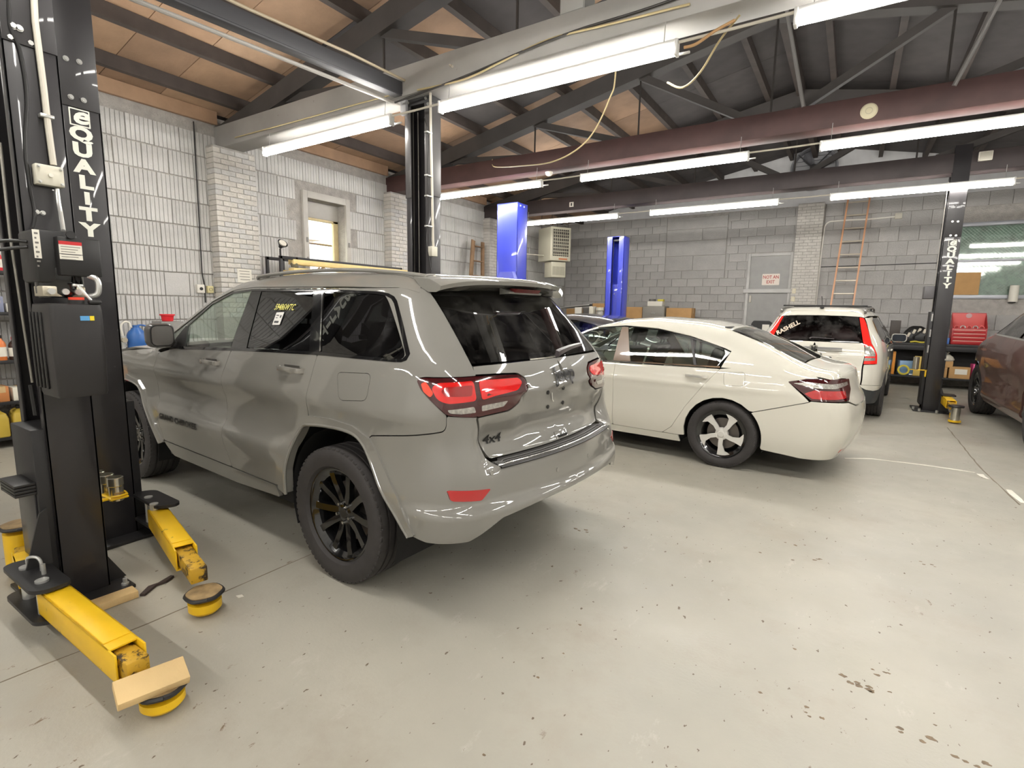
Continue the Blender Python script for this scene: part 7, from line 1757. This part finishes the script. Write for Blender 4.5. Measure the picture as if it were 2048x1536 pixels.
# lower shelf of the bench
carton('parts_box', 'orange box on the lower shelf behind the white crossover', (.74, 14.42, .24), (.24, .3, .50), .15, colmat('box_bright_orange', (226, 150, 60)), tape=False)
carton('plastic_bag', 'pale blue bag on the lower bench shelf', (1.08, 14.50, .24), (.26, .2, .30), .2, colmat('bag_blue', (140, 176, 214), .4), tape=False)
carton('parts_box', 'yellow and grey box on the lower bench shelf left of the column', (1.28, 14.33, .24), (.12, .2, .42), -.12, colmat('box_yellow', (214, 184, 96)), tape=False)
carton('parts_box', 'white narrow box standing on the lower bench shelf', (1.43, 14.33, .24), (.08, .18, .38), .15, colmat('box_white', (230, 226, 214)), tape=False)
t = thing('hose_coil', 'yellow air hose coiled under the bench on the lower shelf', 'hose', (1.04, 14.22, .24))
mb = MB()
for k in range(3): mb.tube([(.10*math.cos(a)*(1-.08*k), .035*math.sin(a)+.02, .11+.10*math.sin(a)*(1-.1*k)) for a in [2*PI*j/24 for j in range(25)]], .012, 8, False)
mb.build('coil', colmat('hose_yellow', (206, 190, 60), .5), t); MB().cyl((.1, 0, .02), (.16, 0, .02), .014, n=8).build('fitting', BOLT, t)
carton('parts_box', 'cardboard box with white label under the bench, front right', (1.98, 14.30, .24), (.34, .24, .24), 0)
carton('parts_box', 'small cardboard box under the bench next to the column', (1.68, 14.30, .24), (.2, .2, .22), 0)
carton('parts_box', 'flat cardboard box stacked on the small box under the bench', (1.72, 14.30, .461), (.28, .22, .13), 0)
carton('parcel', 'pink parcel under the bench beside the brown SUV wheel', (2.30, 14.28, .24), (.26, .2, .32), .1, colmat('parcel_pink', (206, 76, 130), .5), tape=False)
MB_ = MB().bb(1.90, 2.10, 14.177, 14.179, .33, .44)
rootmesh(MB_, 'shipping_label', WLAB, 'white shipping label on the front of the cardboard box under the bench', 'label')
t = thing('plastic_bundle', 'crumpled pale bundle on top of the stacked boxes under the bench', 'bundle', (1.74, 14.30, .592)); MB().lathe([(0, 0), (.13, 0), (.15, .03), (.12, .09), (.06, .14), (0, .15)], n=9).build('wrap', colmat('wrap_pale', (196, 190, 176), .6), t); MB().cyl((0, 0, .14), (.03, .02, .19), .02, .035, n=7).build('knot', colmat('wrap_pale', (196, 190, 176), .6), t)
t = thing('paper_roll', 'white paper roll on the back wall above the brown SUV', 'paper roll', (2.76, YB-.12, on(2043, 604, 1, YB-.1).z)); MB().cyl((0, 0, 0), (0, 0, .34), .075, n=20).build('roll', WLAB, t); MB().bb(-.05, .05, .0, .12, .33, .35, .003).bb(-.05, .05, 0, .12, -.02, 0, .003).build('bracket', BLKST, t)
# black board left of the crossover
t = thing('display_panel', 'black panel with a white label left of the white crossover', 'panel', (-1.93, 14.55, 0), 0)
MB().prism(round_poly([(-.22, 0), (.30, 0), (.30, 1.26), (.20, 1.34), (-.17, 1.34), (-.22, 1.26)], .03), .05, frame((0, 0, 0), (1, 0, 0), (0, 0, 1))).build('board', BLKPL, t)
MB().bb(.04, .20, -.055, -.05, .95, 1.25, .002).build('white_label', WLAB, t)
# ---- back left: bench with boxes and cabinet behind the white saloon
bk = thing('storage_bench', 'tall bench along the back wall carrying boxes behind the white saloon', 'workbench', (-5.2, 14.3, 0))
MB().bb(-7.55, -3.35, 13.85, 14.8, 1.22, 1.27, .005).build('worktop', colmat('bench_top', (90, 84, 78), .6), bk, True)
for x in (-7.5, -6.1, -4.7, -3.4):
    for y in (14.05, 14.75): MB().bb(x-.03, x+.03, y-.03, y+.03, 0, 1.22, .003).build('leg', BLKST, bk, True)
fc_ = thing('file_cabinet', 'grey metal cabinet on the back bench with a white box on top', 'cabinet', (-4.56, 14.3, 1.27)); MB().bb(-.30, .30, -.22, .22, 0, .40, .008).build('cabinet_body', colmat('cabinet_grey', (136, 132, 124)), fc_)
dr_ = MB().bb(-.28, .28, -.23, -.22, .02, .38, .004).build('drawer', colmat('cabinet_grey2', (142, 138, 130)), fc_); MB().bb(-.06, .06, -.25, -.23, .2, .22, .003).build('handle', BOLT, dr_)
carton('parts_box', 'white box on top of the grey metal cabinet', (-4.55, 14.28, 1.671), (.40, .3, .13), .05, colmat('box_white', (230, 226, 214)))
rootmesh(MB().bb(-4.50, -4.34, 14.2, 14.34, 1.803, 1.86, .01), 'yellow_case', colmat('case_yellow', (222, 208, 80), .4), 'small yellow case on the white box', 'case')
t = thing('tape_roll', 'dark roll lying on the white box beside the yellow case', 'roll', (-4.66, 14.27, 1.803)); MB().lathe([(.05, 0), (.09, 0), (.09, .06), (.05, .06)], n=24, close=True).build('roll', colmat('roll_grey', (110, 108, 104)), t); MB().lathe([(.045, .005), (.05, .005), (.05, .055), (.045, .055)], n=24, close=True).build('core', CARD, t)
carton('cardboard_box', 'long cardboard box right of the grey cabinet', (-3.88, 14.3, 1.27), (.66, .4, .36), 0)
carton('cardboard_box', 'low cardboard box left of the grey cabinet beside the blue post', (-5.15, 14.3, 1.27), (.5, .4, .37), .1, open_=False)
carton('cardboard_box', 'tilted cardboard box at the right of the box pile, far left bench', (-6.22, 14.2, 1.27), (.34, .3, .46), .5)
carton('cardboard_box', 'brown cardboard box in the middle of the box pile', (-6.95, 14.15, 1.27), (.4, .3, .30), -.3)
carton('cardboard_box', 'white box in front of the box pile', (-6.72, 13.93, 1.27), (.2, .1, .34), .1, colmat('box_white', (230, 226, 214)), tape=False)
t = thing('sheet_panel', 'flat black sheet lying over the box pile', 'panel', (-6.95, 14.3, 1.58)); MB().add(*chambox((1.0, .5, .02), .004), Matrix.Rotation(-.10, 4, 'Y') @ Matrix.Translation((0, .05, .06))).build('sheet', BLKPL, t); MB().add(*chambox((1.0, .02, .03), .004), Matrix.Rotation(-.10, 4, 'Y') @ Matrix.Translation((0, -.21, .06))).build('edge_strip', BOLT, t)
rootmesh(MB().loft([[V(-7.2+.05*k+.03*math.cos(a)*(1.5+math.sin(3*a+k)), 14.03+.03*math.sin(a), 1.28+.03*k) for a in [2*PI*j/9 for j in range(9)]] for k in range(4)]), 'red_rag', colmat('rag_red', (196, 44, 56), .8), 'red rag beside the box pile on the back bench', 'rag')
# power unit on the blue post
PUb = MB().bb(f0-.36, f0-.26, yf-.05, yf+.15, 1.30, 1.62, .01).build('power_unit', colmat('unit_beige', (190, 186, 170)), F1, True)
MB().lathe([(0, 1.25), (.085, 1.25), (.09, 1.27), (.09, 1.50), (.075, 1.53), (0, 1.53)], Matrix.Translation((f0-.12, yf+.05, 0)), n=24).build('motor_can', colmat('motor_grey', (150, 148, 142)), PUb, True)
MB().cyl((f0-.12, yf+.05, 1.53), (f0-.12, yf+.05, 1.60), .10, n=24).build('motor_cap', colmat('unit_beige', (190, 186, 170)), PUb, True)
# ---- ceiling services
WIREB = colmat('wire_black', (50, 48, 46), .5); WIREY = colmat('wire_tan', (176, 160, 120), .5)
yb_ = 4.19
def onb(x, y, Y=yb_): return on(x, y, 1, Y)
rootmesh(MB().tube(spline([onb(790, 205), onb(880, 172), onb(960, 140), onb(1040, 105), onb(1150, 62), onb(1280, 22), onb(1400, -20)], 5), .010, 8), 'beam_cable', WIREB, 'black cable running along the near grey beam', 'cable', 'cables along the near beam')
rootmesh(MB().tube(spline([onb(835, 180), onb(930, 158), onb(1010, 120), onb(1100, 78), onb(1220, 48), onb(1380, 8)], 5), .009, 8), 'beam_cable', WIREY, 'tan cable running along the near grey beam', 'cable', 'cables along the near beam')
rootmesh(MB().tube(spline([onb(470, 275), onb(600, 240), onb(700, 212), onb(790, 188)], 5), .007, 8), 'beam_cable', WIREY, 'thin tan cable along the near beam above the leftmost light', 'cable', 'cables along the near beam')
rootmesh(MB().tube(spline([onb(1480, 30, 4.2), onb(1440, 80, 4.25), onb(1400, 145, 4.3), onb(1365, 175, 4.35), onb(1335, 165, 4.4)], 6), .008, 8), 'hanging_cable', WIREY, 'tan cable looping down beside the near strip lights', 'cable')
rootmesh(MB().tube(spline([onb(1470, 40), onb(1430, 62), onb(1392, 88), onb(1368, 95)], 6), .011, 8), 'light_feed_cable', colmat('wire_orange_tan', (190, 150, 104), .5), 'orange-tan feed cable at the end of the second near light', 'cable')
rootmesh(MB().tube(spline([V(on(1232, 135, 1, 5.2).x, 5.2, 5.12), on(1232, 135, 1, 5.2), on(1218, 200, 1, 5.3), on(1175, 280, 1, 5.4), on(1110, 322, 1, 5.6), on(1040, 332, 1, 6.4), on(995, 334, 1, 7.1), on(985, 330, 1, 7.44), on(985, 318, 1, 7.45)], 7), .008, 8), 'hanging_cable', WIREY, 'long tan cable drooping below the roof in the middle', 'cable')
p0_, p1_ = on(1570, 0, 1, 7.45), on(1607, 214, 1, 7.45)
rootmesh(MB().cyl(p0_+(p0_-p1_)*.02, p1_, .022, n=10), 'brace_pipe', colmat('pipe_grey', (150, 148, 146), .4, metal=.4), 'grey steel pipe slanting down to the red-brown beam', 'pipe')
p0_, p1_ = on(2000, 0, 1, 7.45), on(1908, 172, 1, 7.45)
rootmesh(MB().cyl(p0_+(p0_-p1_)*.02, p1_, .022, n=10), 'brace_pipe', colmat('pipe_grey', (150, 148, 146), .4, metal=.4), 'grey steel pipe slanting right above the red-brown beam', 'pipe')
p_ = on(1738, 222, 1, 7.44); t = thing('round_cover', 'round cream cover plate on the red-brown beam', 'cover plate', (p_.x, 7.45, p_.z)); MB().lathe([(0, 0), (.075, 0), (.085, .008), (.07, .022), (0, .026)], frame((0, 0, 0), (1, 0, 0), (0, 0, 1)), n=28).build('disc', colmat('cream_plastic', (214, 206, 176)), t); MB().lathe([(.03, .024), (.036, .024), (.036, .030), (.03, .030)], frame((0, 0, 0), (1, 0, 0), (0, 0, 1)), n=20, close=True).build('ring', colmat('cream_plastic2', (190, 182, 156)), t)
p_ = on(1095, 346, 1, 7.55); t = thing('smoke_detector', 'white smoke detector under the red-brown beam', 'detector', (p_.x, 7.6, 3.70)); MB().lathe([(0, -.055), (.03, -.055), (.05, -.04), (.06, -.012), (.062, 0), (0, 0)], n=24).build('dome', WLAB, t); MB().cyl((0, 0, -.058), (0, 0, -.05), .012, n=12).build('sensor_cap', BOLT, t)
p_ = on(1143, 409, 1, 10.64); t = thing('small_sign', 'tiny white sign on the third beam above the far lights', 'sign', (p_.x, 10.645, p_.z-.05)); MB().bb(-.05, .05, -.01, 0, 0, .10).build('plate', WLAB, t); MB().bb(-.015, .015, -.012, -.01, .02, .08).build('mark', BLKPL, t)
p_ = onb(1155, 15, 4.3); t = thing('junction_box', 'grey box on top of the near grey beam', 'box', (p_.x, 4.33, 3.99)); MB().bb(-.13, .10, -.1, .1, 0, .22, .006).build('box_body', colmat('box_grey', (150, 150, 146)), t); MB().bb(-.12, .09, -.106, -.1, .01, .21, .003).build('box_cover', colmat('box_grey2', (160, 160, 156)), t)
t = thing('junction_box', 'small white box on the third beam right of the far lift column', 'box', (on(1970, 316, 1, 10.64).x, 10.645, on(1970, 322, 1, 10.64).z)); MB().bb(-.08, .08, -.06, 0, 0, .13, .006).build('box_body', WLAB, t); MB().bb(-.07, .07, -.066, -.06, .01, .12, .003).build('box_cover', colmat('box_cover', (190, 186, 172)), t)
